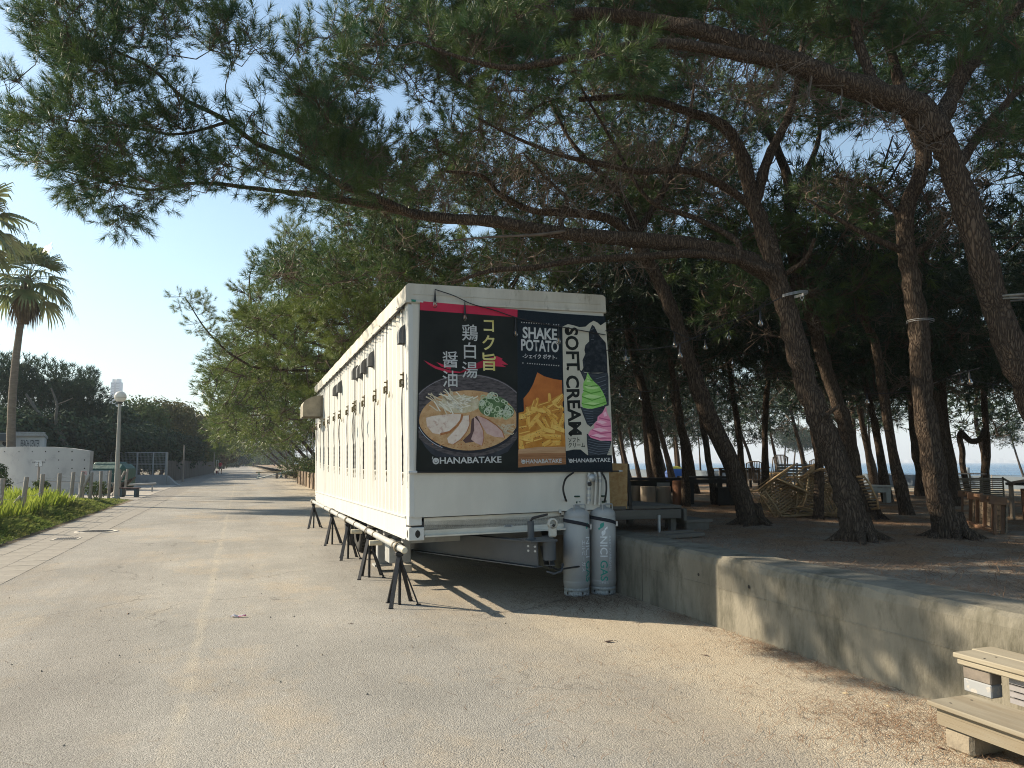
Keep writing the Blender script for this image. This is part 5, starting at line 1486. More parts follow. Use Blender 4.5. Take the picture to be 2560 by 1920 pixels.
# fill: more pines of the grove farther along, partly hidden, closing the dark canopy
k = 0; deep = {'far': [], 'dist': []}
for (u, v) in [(16, 9.5), (20, 13), (24, 8.5), (19, 18), (26, 15), (30, 10.5), (23, 23), (31, 19), (36, 14), (38, 9), (28, 27), (37, 24), (44, 12), (50, 14), (56, 10), (62, 15), (70, 10.5), (78, 15), (90, 11), (50, 20), (64, 21), (110, 13), (82, 22), (135, 11), (160, 9), (190, 12), (220, 9), (45, 27), (56, 29), (20, 33), (28, 35), (36, 31), (46, 35), (58, 36), (70, 28), (12, 30), (4, 28), (-3, 22), (-4, 16), (66, 35), (80, 30), (95, 24), (14, 16.5), (12, 22), (17, 27), (9, 17.5), (8, 24), (5, 13.5), (3, 19), (1, 24)]:
    p_ = UV(u, v); z = terr(p_.x, p_.y); p_.z = z
    kd_ = 'far' if v < 17 and u < 32 else 'dist'
    if len(deep[kd_]) >= 5:
        c_ = copy_tree(deep[kd_][k % 5]); c_.matrix_basis = Matrix.Translation(p_) @ Matrix.Rotation(rng.uniform(-.9, .9), 4, 'Z') @ Matrix.Diagonal((rng.uniform(.92, 1.12), rng.uniform(.92, 1.12), rng.uniform(.93, 1.08), 1))
        k += 1; continue
    tr = Tree('dark pine deep in the grove, one of many behind the front trunks', p_, nmat=m_nd_shade, kind='far' if v < 17 and u < 32 else 'dist', group='pines deep in the grove')
    ln = rng.uniform(-1.6, -.4)
    w = [p_ - Vector((0, 0, .1)), p_ + Vector((ln * .3, 0, 2)), p_ + Vector((ln * .7 + rng.uniform(-.2, .2), rng.uniform(-.3, .3), 4)), p_ + Vector((ln, rng.uniform(-.4, .4), 6.3))]
    tr.limb(w, .15, .06, 'trunk', 8, .08, .2, 4)
    for q in range(4):
        a = rng.uniform(0, 6.28); st = w[2].lerp(w[3], rng.uniform(-.2, .8)); e = st + Vector((math.cos(a) * 1.9, math.sin(a) * 1.9, rng.uniform(.2, 1.0)))
        tr.limb([st, st.lerp(e, .5) + Vector((0, 0, -.2)), e], .06, .02, 'limb', 6, .1, 0, 3)
    tr.cluster(sample_ell((w[3].x, w[3].y, 5.6), (3.3, 3.3, 2.4), 95, 2.6), per=9, cr=.62, up=.3, tsc=1.1 if tr.kind == 'dist' else 1.7, tw=2.5)
    tr.dead(sample_ell((w[3].x, w[3].y, 3.5), (2.6, 2.6, .7), 10), tw=2, n_sub=3)
    deep[kd_].append(tr.finish()); k += 1

# ---- pines along the road beyond the trailer, overhanging from the right
row = [(17.5, 8.2, 4.8, 5.2, 2.6, 'near', 190), (21, 6.8, 3.6, 4.8, 2.5, 'near', 200), (25, 7.4, 2.6, 4.9, 2.8, 'mid', 200), (30, 6.6, 2.2, 5.0, 3.4, 'far', 170), (36, 7.2, 1.9, 5.0, 3.4, 'far', 160), (43, 6.8, 1.7, 5.0, 3.6, 'dist', 140),
       (51, 7.0, 1.4, 5.0, 3.8, 'dist', 130), (60, 6.8, 1.2, 4.8, 3.9, 'dist', 120), (71, 7.0, 1.0, 4.8, 4.2, 'dist', 110), (84, 7.0, .8, 4.8, 4.6, 'dist', 110), (99, 7.0, .4, 4.8, 5, 'dist', 110), (118, 7, 0, 4.8, 5.4, 'dist', 100), (140, 7, -.5, 5, 6, 'dist', 100)]
rl = ['nearest roadside pine overhanging the rear of the white trailer', 'second roadside pine behind the trailer, sunny yellow green crown', 'third roadside pine beyond the trailer', 'fourth roadside pine, low crown over the road edge',
      'fifth roadside pine beyond the trailer', 'sixth roadside pine beyond the trailer', 'seventh roadside pine, above the cones and board', 'eighth roadside pine, above the brown garden wall', 'ninth roadside pine along the far wall', 'tenth roadside pine along the far wall',
      'eleventh roadside pine, near the far end of the road', 'second to last roadside pine at the far road end', 'last roadside pine at the far road end']
for i, (u, v, vc, cz, rz, kd, ncl) in enumerate(row):
    b_ = UV(u, v); b_.z = terr(b_.x, b_.y) if v > 4.5 else 0
    tr = Tree(rl[i], b_, nmat=m_nd_sunlit, kind=kd, group='pines along the road beyond the trailer')
    m1 = UV(u, v * .7 + vc * .3, 2.4); m2 = UV(u, v * .4 + vc * .6, 4.2); m3 = UV(u, vc, cz + .6)
    tr.limb([b_ - Vector((0, 0, .1)), m1, m2, m3, UV(u, vc - 1.5, cz + 1.6)], .17, .05, 'trunk', 9, .09, .25, 4)
    for q in range(8):
        a = rng.uniform(0, 6.28); st = m2.lerp(m3, rng.uniform(-.3, 1)); e = st + Vector((math.cos(a) * 2.6 - .5, math.sin(a) * 2.6, rng.uniform(-.6, 1.4)))
        tr.limb([st, st.lerp(e, .5) + Vector((0, 0, .1)), e], .06, .015, 'limb', 6, .1, 0, 3)
    if i == 1:
        e0 = P(700, 925, m2.y); e1 = P(600, 900, m2.y - 1.0); e2 = P(520, 830, m2.y - 1.2); e3 = P(462, 742, m2.y - 1.3)
        tr.limb([m2, e0, e1, e2, e3], .05, .012, 'bough', 7, .1, 0, 4)
        tr.cluster([np.array(e2.lerp(e3, f)) + rng.normal(size=3) * .25 for f in np.linspace(-.6, 1, 26)], per=7, cr=.25, up=.5)
    if i == 0:
        tr.cluster(sample_poly([(570, 500), (700, 480), (860, 470), (900, 560), (870, 640), (800, 720), (700, 780), (640, 640)], 150, m3.y - 3.5, m3.y + .5), per=8, cr=.30, up=.4)
    c_ = UV(u, vc, cz + .3)
    s_ = {'near': .27, 'mid': .30, 'far': .40, 'dist': .60}[kd]
    cl = sample_ell(c_, (3.7, 3.6, rz), ncl, 3.0 if i > 2 else 3.5, shell=.35)
    for q in cl:
        ph = .25 * math.sin(q[0] * 1.1 + i) + .2 * math.sin(q[1] * .9)
        q[2] = round((q[2] + ph) / .85) * .85 - ph + rng.normal(0, .12)
    tr.cluster(cl, per=12, cr=s_, up=.35, tsc=1.45 if kd == 'near' else 1.3 if kd == 'mid' else 1.1 if kd == 'far' else .9, tw=1.5 if kd == 'near' else 2.2, dirbias=(-.3, 0, 0))
    tr.dead(sample_ell((c_.x, c_.y, 3.2), (2.6, 2.6, .6), 10), tw=2, n_sub=2)
    tr.finish()

# ---- broadleaf and dark wood on the left
m_leafA = mat('leaf_dark', (.028, .052, .036), (.055, .085, .045), scale=1.2, rough=.85, trans=.18, spec=.08)
m_leafB = mat('leaf_olive', (.075, .085, .035), (.13, .115, .05), scale=1.0, rough=.85, trans=.2, spec=.08)
m_leafC = mat('leaf_green', (.05, .085, .03), (.10, .13, .045), scale=1.0, rough=.85, trans=.2, spec=.08)
m_leafR = mat('leaf_russet', (.13, .085, .045), (.09, .09, .04), scale=1.0, rough=.85, trans=.2, spec=.08)
def leaf_crown(blobs, n, size, flat=.5):
    """leaf clumps on the shells of several blobs"""
    out = []
    tot = sum(b_[3] ** 2 for b_ in blobs)
    for (x, y, z, r_) in blobs:
        k = int(n * r_ ** 2 / tot)
        d = rng.normal(size=(k, 3)); d /= np.linalg.norm(d, axis=1)[:, None]
        rr = r_ * (1 - .45 * rng.random(k) ** 2.0) * (1 + .10 * rng.normal(size=k))
        c = np.array([x, y, z]) + d * rr[:, None] * np.array([1, 1, .8])
        nrm = d * .7 + rng.normal(size=(k, 3)) * .6 + np.array([0, 0, .4])
        ax, ay, az = basis(nrm)
        s = size * rng.uniform(.5, 1.3, k)[:, None]
        rot = rng.uniform(0, 6.28, k)[:, None]
        e1 = ax * np.cos(rot) + ay * np.sin(rot); e2 = -ax * np.sin(rot) + ay * np.cos(rot)
        out.append(np.stack([c - e1 * s, c + e2 * s * .45, c + e1 * s * 1.1 + az * s * .15, c - e2 * s * .45], 1).reshape(-1, 3))
    return np.concatenate(out)
def wood_tree(label, px, top, Z, r_, m_, zc=None, n=5200, size=.17, spiky=False, group='trees of the wood on the left'):
    b_ = P(px, 1156, Z); b_.z = 0
    H_ = P(px, top, Z).z
    t = thing('broadleaf_tree' if not spiky else 'pine_tree', label, 'tree', b_, group=group)
    cz = (H_ + 1.2) / 2
    blobs = []
    for k in range(16):
        a = rng.uniform(0, 6.28); q = math.sqrt(rng.random()) * r_ * .8
        z = rng.uniform(1.6, H_ - r_ * .42)
        f = 1 - .45 * max(0, (z - cz) / cz) ** 2
        blobs.append((b_.x + math.cos(a) * q * f, b_.y + math.sin(a) * q * f, z, r_ * rng.uniform(.26, .48)))
    blobs.append((b_.x, b_.y, H_ - r_ * .36, r_ * .42)); blobs.append((b_.x, b_.y, cz, r_ * .8))
    mb = MB()
    mb.tube(catmull([(b_.x, b_.y, -.1), (b_.x + rng.uniform(-.4, .4), b_.y, H_ * .3), (b_.x + rng.uniform(-.7, .7), b_.y, H_ * .6), (b_.x, b_.y, H_ * .85)], 4), list(np.linspace(.22, .06, 13)), 8, jit=.1)
    mb.build('trunk', m_twig, t, world=True)
    for k in range(4):
        bl = blobs[k * 3]
        MB().tube([(b_.x, b_.y, H_ * .3 + k * .4), ((b_.x + bl[0]) / 2, (b_.y + bl[1]) / 2, bl[2] * .8), (bl[0], bl[1], bl[2])], [.09, .06, .03], 6).build('limb', m_twig, t, world=True)
    if spiky:
        tt = []; dd = []
        for bl in blobs:
            k = int(n / 11 * (bl[3] / r_) ** 2 / .14 / 8)
            d = rng.normal(size=(k, 3)); d /= np.linalg.norm(d, axis=1)[:, None]
            tt.append(np.array(bl[:3]) + d * bl[3] * (1 - .4 * rng.random(k)[:, None] ** 2) * np.array([1, 1, .85])); dd.append(d * .6 + np.array([0, 0, .9]) + rng.normal(size=(k, 3)) * .2)
        tt = np.concatenate(tt); dd = np.concatenate(dd)
        link(npmesh('crown', tufts_verts(tt, dd, rng.uniform(.8, 1.35, len(tt)), 'dist'), 3, m_), 'crown', t, kind='stuff')
    else:
        link(npmesh('crown', leaf_crown(blobs, n, size), 4, m_), 'crown', t, kind='stuff')
    return t
WT = [(-50, 872, 56, 4.0, m_leafA, 1), (25, 884, 58, 4.0, m_leafA, 1), (95, 893, 60, 3.8, m_leafA, 1), (160, 916, 63, 3.6, m_leafA, 1), (208, 924, 64, 2.0, m_leafA, 1), (280, 992, 70, 3.4, m_leafA, 0), (335, 988, 77, 3.9, m_leafC, 0), (382, 988, 84, 4.2, m_leafB, 0),
      (425, 1000, 92, 4.4, m_leafB, 0), (450, 1010, 101, 4.0, m_leafB, 0), (480, 1022, 110, 4.0, m_leafR, 0), (508, 1035, 126, 4.4, m_leafC, 0), (536, 1062, 150, 4.4, m_leafR, 0), (560, 1092, 190, 4.6, m_leafC, 0), (584, 1118, 240, 4.8, m_leafA, 0)]
wl = ['dark pine at the far left edge above the white building', 'dark pine behind the palm trunk', 'tall dark pine with a ragged tip right of the palm', 'dark pine above the curved concrete wall', 'dark spiky pine left of the globe lamp',
      'dark broadleaf tree directly behind the globe lamp', 'green broadleaf tree right of the globe lamp', 'olive tree above the wire mesh fence', 'olive tree over the right end of the mesh fence', 'olive brown tree above the wooden fence', 'russet tree above the wooden fence',
      'green tree in front of the far end of the wood', 'russet tree where the wood meets the road', 'small far green tree beside the jogger', 'farthest dark tree left of the road end']
for i, (px, top, Z, r_, m_, sp) in enumerate(WT):
    wood_tree(wl[i], px, top, Z, r_, m_, spiky=bool(sp), n=9000 if not sp else 9000, size=.17 + .0012 * (Z - 60))
UW = [(-20, 1010, 50), (70, 1020, 51), (150, 1030, 52), (235, 1045, 55), (300, 1060, 62), (350, 1065, 67), (400, 1070, 74), (445, 1078, 82), (458, 1085, 95), (478, 1100, 110), (505, 1115, 135), (540, 1130, 190)]
for i, (px, top, Z) in enumerate(UW):
    wood_tree('%s from the left of the dark lower trees at the foot of the wood' % ordn[i], px, top, Z, 2.9, m_leafA if i < 9 else m_leafC, n=5200, size=.18, group='lower trees at the foot of the wood')
for px, top, Z, nm in ((628, 1122, 300, 'left'), (660, 1112, 290, 'middle'), (694, 1104, 270, 'right')):
    wood_tree('%s one of three far trees closing the end of the road' % nm, px, top, Z, 6.5, m_leafC, n=2600, size=.5, group='trees closing the road end')
# pale bare leaning trunks in front of the wood
t = thing('leaning_tree', 'pale bare forked trunk leaning in front of the dark wood behind the concrete wall', 'tree', P(168, 1170, 54))
for pts, r0, r1 in (([(168, 1130), (150, 1085), (120, 1055), (95, 1030), (65, 985)], .22, .08), ([(140, 1072), (140, 1040), (142, 1010), (128, 970)], .12, .05), ([(140, 1012), (160, 1005), (182, 995)], .05, .02)):
    MB().tube(catmull([tuple(P(x, y, 51)) for x, y in pts], 5), list(np.linspace(r0, r1, (len(pts) - 1) * 5 + 1)), 8, jit=.1).build('trunk' if r0 > .2 else 'limb', mat('pale_bark', (.13, .12, .10), (.08, .075, .06), scale=4, rough=.95), t, world=True)

# ---- palms
m_palm_trunk = mat('palm_trunk', (.20, .165, .125), (.13, .105, .08), scale=3, detail=7, rough=.95, bump=.7, bscale=9, bdist=.03, stretch=(1, 1, 5))
m_frond = mat('palm_frond', (.11, .15, .06), (.20, .21, .10), scale=2, rough=.5, trans=.3)
m_dfrond = mat('palm_dead_frond', (.20, .15, .09), (.13, .10, .065), scale=4, rough=.9, trans=.15)
def palm(label, base, crown, r_, seed):
    rr = random.Random(seed)
    t = thing('palm_tree', label, 'palm tree', base)
    base = Vector(base); crown = Vector(crown)
    n = 26; pts = []; rad = []
    for k in range(n):
        f = k / (n - 1)
        p_ = base.lerp(crown, f) + Vector((-.35 * math.sin(f * math.pi), 0, 0))
        pts.append(p_); rad.append(r_ * (1.25 - .45 * f) * (1 + .03 * (k % 2)) * (1.25 if k == 0 else 1))
    MB().tube(pts, rad, 14, jit=.03).build('trunk', m_palm_trunk, t, world=True)
    # bulge of old leaf bases and the dead skirt
    def frond(dirv, L, dead, droop):
        mb = MB(); d = Vector(dirv).normalized()
        side = d.cross(Vector((0, 0, 1)))
        if side.length < .1: side = Vector((1, 0, 0))
        side.normalize()
        st = crown + d * .1
        pet = [st]
        for k in range(1, 5):
            f = k / 4
            pet.append(st + d * L * .5 * f + Vector((0, 0, -droop * .35 * f * f * L)))
        mb.tube(pet, [.022, .02, .017, .014, .012], 5)
        hub = pet[-1]; ax = (pet[-1] - pet[-2]).normalized()
        ns = 15
        nrm = side.cross(ax)
        for k in range(ns):
            a = R(-78 + 156 * k / (ns - 1) + rr.uniform(-4, 4))
            dd = (ax * math.cos(a) + side * math.sin(a)).normalized()
            l = L * .55 * (.72 + .28 * math.cos(a)) * rr.uniform(.85, 1.08)
            w_ = .030 * L
            wv = dd.cross(nrm).normalized() * w_
            q0 = hub + dd * .02; q1 = hub + dd * l * .55 + Vector((0, 0, -.06 * l * (1 + dead))) + nrm * .0; q2 = hub + dd * l * .82 + Vector((0, 0, -(.10 + .45 * dead + droop * .15) * l)); q3 = hub + dd * l * .95 + Vector((rr.uniform(-.03, .03), 0, -(.28 + .7 * dead + droop * .3) * l))
            mb.add([q0 - wv * .3, q0 + wv * .3, q1 + wv, q1 - wv, q2 + wv * .6, q2 - wv * .6, q3], [(0, 1, 2, 3), (3, 2, 4, 5), (5, 4, 6)])
        mb.build('dead_frond' if dead else 'frond', m_dfrond if dead else m_frond, t, world=True)
    for k in range(34):
        a = k * 2.4; el = R(82 - 100 * (k / 33))
        frond((math.cos(a) * math.cos(el), math.sin(a) * math.cos(el), math.sin(el)), 2.6 * rr.uniform(.8, 1.1), 0, .15 + .5 * (k / 33))
    for k in range(40):
        a = k * 2.4 + .5; el = R(-45 - 38 * rr.random())
        frond((math.cos(a) * math.cos(el), math.sin(a) * math.cos(el), math.sin(el)), rr.uniform(.8, 1.6), 1, .5)
    mb = MB().tube([crown + Vector((0, 0, -2.4)), crown + Vector((0, 0, -1.7)), crown + Vector((0, 0, -.9)), crown + Vector((0, 0, -.2)), crown + Vector((0, 0, .25))], [r_ * .9, r_ * 1.5, r_ * 1.8, r_ * 1.5, .08], 16, jit=.12)
    mb.build('skirt_core', m_dfrond, t, world=True)
    return t
bp_ = P(34, 1156, 40); bp_.z = -.0
pt1 = palm('fan palm with a shaggy brown skirt rising behind the grass verge', bp_, P(70, 700, 40), .18, 4)
# props and heaped earth round the palm foot
mb = MB().lathe([(.95, 0), (.75, .45), (.5, .9), (.34, 1.25), (.28, 1.4)], 14, M=Matrix.Translation(bp_))
mb.build('root_bulge', m_palm_trunk, pt1, world=True)
for a, h in ((0, 1.30), (1.9, 1.38), (3.6, 1.26)):
    c = bp_ + Vector((.0, -.2, h)); d = Vector((math.cos(a), math.sin(a) * .4, .04)) * 1.2
    MB().cyl(c - d * .9, c + d, .06, 8).build('prop_log', mat('prop_wood', (.10, .075, .06), (.15, .12, .10), scale=8, rough=.95), pt1, world=True)
bp2 = P(-95, 1156, 31); bp2.z = 0
palm('second fan palm whose fronds reach in at the upper left edge', bp2, P(-92, 545, 31), .19, 9)
# ================================================================ GAS CYLINDERS
m_cyl = mat('cylinder_grey', (.36, .365, .36), (.30, .305, .30), scale=3, rough=.38, bump=.06, bscale=60, col3=(.17, .15, .15), s3=2.4, lo3=.62, hi3=.8, stretch=(1, 1, .6))
m_teal = mat('teal_paint', (.02, .26, .21), rough=.5)
m_wp = mat('worn_white_print', (.75, .77, .78), (.58, .60, .62), scale=60, rough=.5)
m_ring = mat('foot_ring_paint', (.33, .35, .35), (.14, .14, .14), scale=40, detail=6, rough=.6, lo=.5, hi=.7)
m_vg = mat('valve_green', (.025, .06, .042), (.05, .07, .05), scale=20, rough=.5, metal=.3)
def on_cyl(o, r, ang0):
    """wrap a flat text mesh (x across, y up) round a cylinder of radius r"""
    for q in o.data.vertices:
        a = ang0 + q.co.x / r
        q.co = Vector((math.cos(a) * (r + .0015), math.sin(a) * (r + .0015), q.co.y))
def tess_text(body, size, m, parent, r, ang, z, bold=.01, rot=-90, sx=1.0, name='lettering'):
    o = text_obj(body, size, m, parent, Matrix.Rotation(R(rot), 4, 'Z') @ Matrix.Diagonal((sx, 1, 1, 1)), name, bold=bold)
    bm = bmesh.new(); bm.from_mesh(o.data)
    for _ in range(2):
        bmesh.ops.subdivide_edges(bm, edges=[e for e in bm.edges if abs(e.verts[0].co.x - e.verts[1].co.x) > .012], cuts=1)
    bmesh.ops.triangulate(bm, faces=bm.faces)
    bm.to_mesh(o.data); bm.free()
    for q in o.data.vertices: q.co.y += z
    on_cyl(o, r, ang)
    return o
def gas_cylinder(loc, label, face, full):
    Rr, H_ = .162, 1.02
    t = thing('gas_cylinder', label, 'gas cylinder', loc, group='gas cylinders chained at the trailer front')
    prof = [(.001, .06), (.12, .065), (.148, .09), (.158, .13), (Rr, .16), (Rr, .175), (Rr - .002, .18), (Rr, .186), (Rr, .925), (Rr - .002, .93), (Rr, .937), (.160, .97), (.150, 1.0), (.128, 1.025), (.09, 1.045), (.05, 1.055), (.045, 1.075), (.001, 1.078)]
    MB().lathe(prof, 40).build('body', m_cyl, t)
    ring = MB()
    nseg = 40
    for lo, hi in ((0.0, .025), (.055, .095)):
        ring.lathe([(.148, lo), (.154, lo), (.154, hi), (.148, hi)], nseg)
    for k in range(nseg):
        if k % 8 in (0,): continue
        a0, a1 = 2 * math.pi * k / nseg, 2 * math.pi * (k + 1) / nseg
        ring.add([(.154 * math.cos(a), .154 * math.sin(a), z) for a, z in ((a0, .025), (a1, .025), (a1, .055), (a0, .055))], [(0, 1, 2, 3)])
    ring.build('foot_ring', m_ring, t)
    for s in (0, math.pi):
        p_ = []
        for a in (-.62, -.62, -.45, 0, .45, .62, .62):
            p_.append((math.cos(face + .5 + s + a) * .13, math.sin(face + .5 + s + a) * .13, 1.09 if a not in (-.62, .62) else 0))
        p_[0] = (p_[0][0], p_[0][1], 1.0); p_[-1] = (p_[-1][0], p_[-1][1], 1.0)
        p_[1] = (p_[1][0], p_[1][1], 1.08); p_[-2] = (p_[-2][0], p_[-2][1], 1.08)
        MB().tube(p_, .009, 8).build('handle', m_lgrey, t)
    mb = MB().cyl((0, 0, 1.07), (0, 0, 1.155), .025, 10).cyl((0, 0, 1.10), (0, 0, 1.125), .038, 6)
    mb.cyl((-.05, -.02, 1.118), (.05, 0, 1.118), .02, 8)
    v_ = mb.build('valve', m_vg, t)
    hw = MB().tube([(.042 * math.cos(a), .042 * math.sin(a), 1.185) for a in np.linspace(0, 2 * math.pi, 17)], .011, 6, cap=False)
    hw.cyl((0, 0, 1.15), (0, 0, 1.187), .008, 6)
    for a in range(3): hw.cyl((0, 0, 1.185), (.042 * math.cos(a * 2.1), .042 * math.sin(a * 2.1), 1.185), .005, 5)
    hw.build('hand_wheel', m_vg, v_)
    return t, Rr
FACE = math.atan2(-.97, -.15)
c1 = G(1442, 1487); c2 = G(1508, 1483)
g1, Rr = gas_cylinder(c1, 'grey gas cylinder standing left, its lettering turned away to the side', FACE, False)
g2, Rr = gas_cylinder(c2, 'grey gas cylinder standing right against the wall, green leaf emblem facing out', FACE + .2, True)
# right cylinder: emblem, name reading downwards, small print
zz = .52
tess_text('NICI', .125, m_wp, g2, Rr, FACE + .10, .52 + .06, .012, sx=1.05)
tess_text('GAS', .125, m_teal, g2, Rr, FACE + .10, .275 + .02, .012, sx=1.08)
tess_text('エルピーガス供給区(本社)', .036, m_wp, g2, Rr, FACE + .62, .50, .006, sx=1.02)
tess_text('ニチガス', .030, m_wp, g2, Rr, FACE + .10, .150, .006, rot=0)
tess_text('T22482', .036, m_wp, g2, Rr - .003, FACE - .02, .935, .008, rot=0)
def leafpatch(pts, m, ang, z, parent, nm):
    mb = MB(); mb.add([(x, y, 0) for x, y in pts], [tuple(range(len(pts)))])
    o = mb.build(nm, m, None); o.parent = parent
    bm = bmesh.new(); bm.from_mesh(o.data); bmesh.ops.triangulate(bm, faces=bm.faces)
    bmesh.ops.subdivide_edges(bm, edges=bm.edges, cuts=2); bm.to_mesh(o.data); bm.free()
    for q in o.data.vertices: q.co.y += z
    on_cyl(o, Rr, ang)
def leafshape(s, a):
    r_ = []
    for k in range(9): f = k / 8; r_.append((s * (f - .5), s * .34 * math.sin(f * math.pi)))
    for k in range(1, 8): f = 1 - k / 8; r_.append((s * (f - .5), -s * .22 * math.sin(f * math.pi)))
    return [(x * math.cos(a) - y * math.sin(a), x * math.sin(a) + y * math.cos(a)) for x, y in r_]
leafpatch([(x - .004, y + .035) for x, y in leafshape(.085, 1.1)], m_teal, FACE + .06, .80, g2, 'emblem_leaf')
leafpatch([(-.055, -.01), (-.02, .012), (-.012, -.004), (-.05, -.035)], m_teal, FACE + .06, .81, g2, 'emblem_leaf')
leafpatch([(x + .006, y - .035) for x, y in leafshape(.085, 1.1)], m_wp, FACE + .10, .78, g2, 'emblem_leaf')
leafpatch([(.055, .02), (.02, -.004), (.012, .012), (.05, .045)][::-1], m_wp, FACE + .10, .78, g2, 'emblem_leaf')
# left cylinder: same print seen far round, and a red katakana at its left edge
tess_text('NICI', .125, m_wp, g1, Rr, FACE + 1.08, .58, .006, sx=1.05)
tess_text('GAS', .125, m_teal, g1, Rr, FACE + 1.08, .295, .012, sx=1.08)
leafpatch([(x - .004, y + .035) for x, y in leafshape(.085, 1.1)], m_teal, FACE + 1.05, .80, g1, 'emblem_leaf')
tess_text('エルピーガス', .055, m_wp, g1, Rr, FACE + .62, .48, .004, sx=1.15)
tess_text('ス', .058, mat('red_print', (.25, .02, .04), rough=.5), g1, Rr, FACE - 1.25, .80, .01, rot=0)
# straps
m_strap = mat('black_strap', (.012, .014, .022), (.02, .022, .03), scale=80, rough=.8)
for c, nm, z0_, s in ((c1, 'black belt holding the left gas cylinder to the trailer', .90, 1), (c2, 'black belt holding the right gas cylinder', .93, 1)):
    t = thing('strap', nm, 'strap', c, FACE)
    mb = MB(); n = 26; V = []
    for k in range(n + 1):
        a = -1.75 + 3.4 * k / n
        z = z0_ - .012 - .05 * (k / n) * 1.9 + .02 * math.cos(a)
        for dz in (0, .043): V.append((math.cos(a) * (Rr + .006), math.sin(a) * (Rr + .006), z + dz))
    st = CM @ Vector(fpt(1400, 1282, -.04)) if c is c1 else c + Vector((-.2, .2, .97))
    stl = Matrix.Rotation(-FACE, 3, 'Z') @ (st - c)
    V = [(stl.x, stl.y, stl.z - .0), (stl.x, stl.y, stl.z + .043)] + V
    mb.add(V, [(2 * k, 2 * k + 2, 2 * k + 3, 2 * k + 1) for k in range(n + 1)])
    mb.build('belt', m_strap, t)
    a = 1.62
    MB().box((math.cos(a) * (Rr + .012), math.sin(a) * (Rr + .012), z0_ - .085), (.03, .012, .06), rz=a).build('buckle', m_galv, t)
# hoses
v1 = c1 + Vector((-.06, -.02, 1.118)); 
h = [CM @ Vector(fpt(1434, 1181, -.07)), CM @ Vector(fpt(1415, 1196, -.10)), CM @ Vector(fpt(1408, 1220, -.13)), CM @ Vector(fpt(1412, 1242, -.16)), v1 + Vector((-.05, 0, .0)), v1]
t = thing('gas_hose', 'black rubber hose looping from the trailer front to the left gas cylinder', 'hose', v1)
MB().tube(catmull([tuple(q) for q in h], 6), .012, 8).build('hose', m_rub, t, world=True)
MB().cyl(v1 + Vector((-.045, 0, 0)), v1 + Vector((.02, 0, 0)), .016, 8).build('fitting', m_galv, t, world=True)
v2 = c2 + Vector((.03, -.01, 1.118))
h = [CM @ Vector(fpt(1504, 1181, -.07)), CM @ Vector(fpt(1514, 1200, -.10)), CM @ Vector(fpt(1516, 1222, -.14)), CM @ Vector(fpt(1514, 1240, -.2)), v2]
t = thing('gas_hose', 'black rubber hose curving down to the right gas cylinder', 'hose', v2)
MB().tube(catmull([tuple(q) for q in h], 6), .012, 8).build('hose', m_rub, t, world=True)

# ================================================================ STRING LIGHTS
m_bulb = glass('bulb_glass', (1, .97, .93), rough=.05)
m_fil = mat('filament', (.5, .3, .12), rough=.5)
def light_string(label, pts, bulbs, r=.006, drop=.05, slack=None):
    t = thing('light_string', label, 'string lights', pts[0], group='festoon lights strung between trailer and pines')
    c = catmull([tuple(q) for q in pts], 8)
    MB().tube(c, r, 6).build('cord', m_black, t, world=True)
    n = len(c) - 1
    for f, dr in bulbs:
        i = min(n - 1, int(f * n)); a = Vector(c[i]).lerp(Vector(c[i + 1]), f * n - i)
        s = MB().tube([a, a + Vector((0, 0, -dr)), a + Vector((0, 0, -dr - .045))], [.004, .012, .016], 8).build('socket', m_black, t, world=True)
        MATW[s] = MATW[t]
        b_ = a + Vector((0, 0, -dr - .045))
        MB().lathe([(.013, 0), (.017, -.012), (.029, -.035), (.031, -.05), (.024, -.068), (.001, -.078)], 12, M=Matrix.Translation(b_)).build('bulb', m_bulb, t, world=True)
        MB().cyl(b_ + Vector((0, 0, -.005)), b_ + Vector((0, 0, -.045)), .007, 6).build('filament', m_fil, t, world=True)
def ff(cx, cy, off=-.07): 
    x, z = FP(1000 + cx / 3.191, 700 + cy / 3.191, off); return CM @ Vector((x, off, z))
light_string('black festoon cord crossing the top of the food banners with clear bulbs', [ff(280, 75), ff(430, 125), ff(570, 190), ff(750, 240), ff(930, 300), ff(1150, 350), ff(1350, 385), ff(1640, 438)],
             [(.0, .10), (.235, .12), (.565, .12), (.80, .10)])
light_string('festoon cord from the trailer corner to the wire ring of the big leaning pine', [ff(1640, 560), P(1600, 874, 8.9), P(1690, 862, 8.8), P(1790, 820, 8.75), P(1900, 770, 8.7), P(1955, 742, 8.7)], [(.12, .02), (.42, .06), (.80, .10)])
light_string('festoon cord sagging behind the leaning pines at the top of the banners', [ff(1640, 405), P(1650, 820, 10), P(1755, 850, 10.6), P(1860, 800, 11), P(1970, 700, 11.5)], [(.33, .10), (.52, .03), (.66, .03)])
light_string('far festoon cord running low through the grove', [P(1520, 960, 11.5), P(1600, 978, 13), P(1725, 972, 14.5), P(1850, 950, 15), P(2040, 925, 16), P(2205, 985, 17)], [(.08, .05), (.2, .05), (.3, .05), (.42, .05), (.52, .1), (.6, .05), (.7, .05), (.82, .05)])
light_string('far festoon cord on the right between ringed pine and upright pine', [P(2118, 985, 11), P(2200, 984, 10.8), P(2290, 975, 10), P(2380, 940, 9.2), P(2450, 920, 9)], [(.15, .03), (.5, .05), (.9, .05)])
light_string('festoon cord at the right edge behind the upright pine', [P(2380, 930, 12), P(2450, 955, 12.5), P(2540, 965, 13), P(2600, 950, 13)], [(.1, .03), (.45, .03), (.75, .04)])
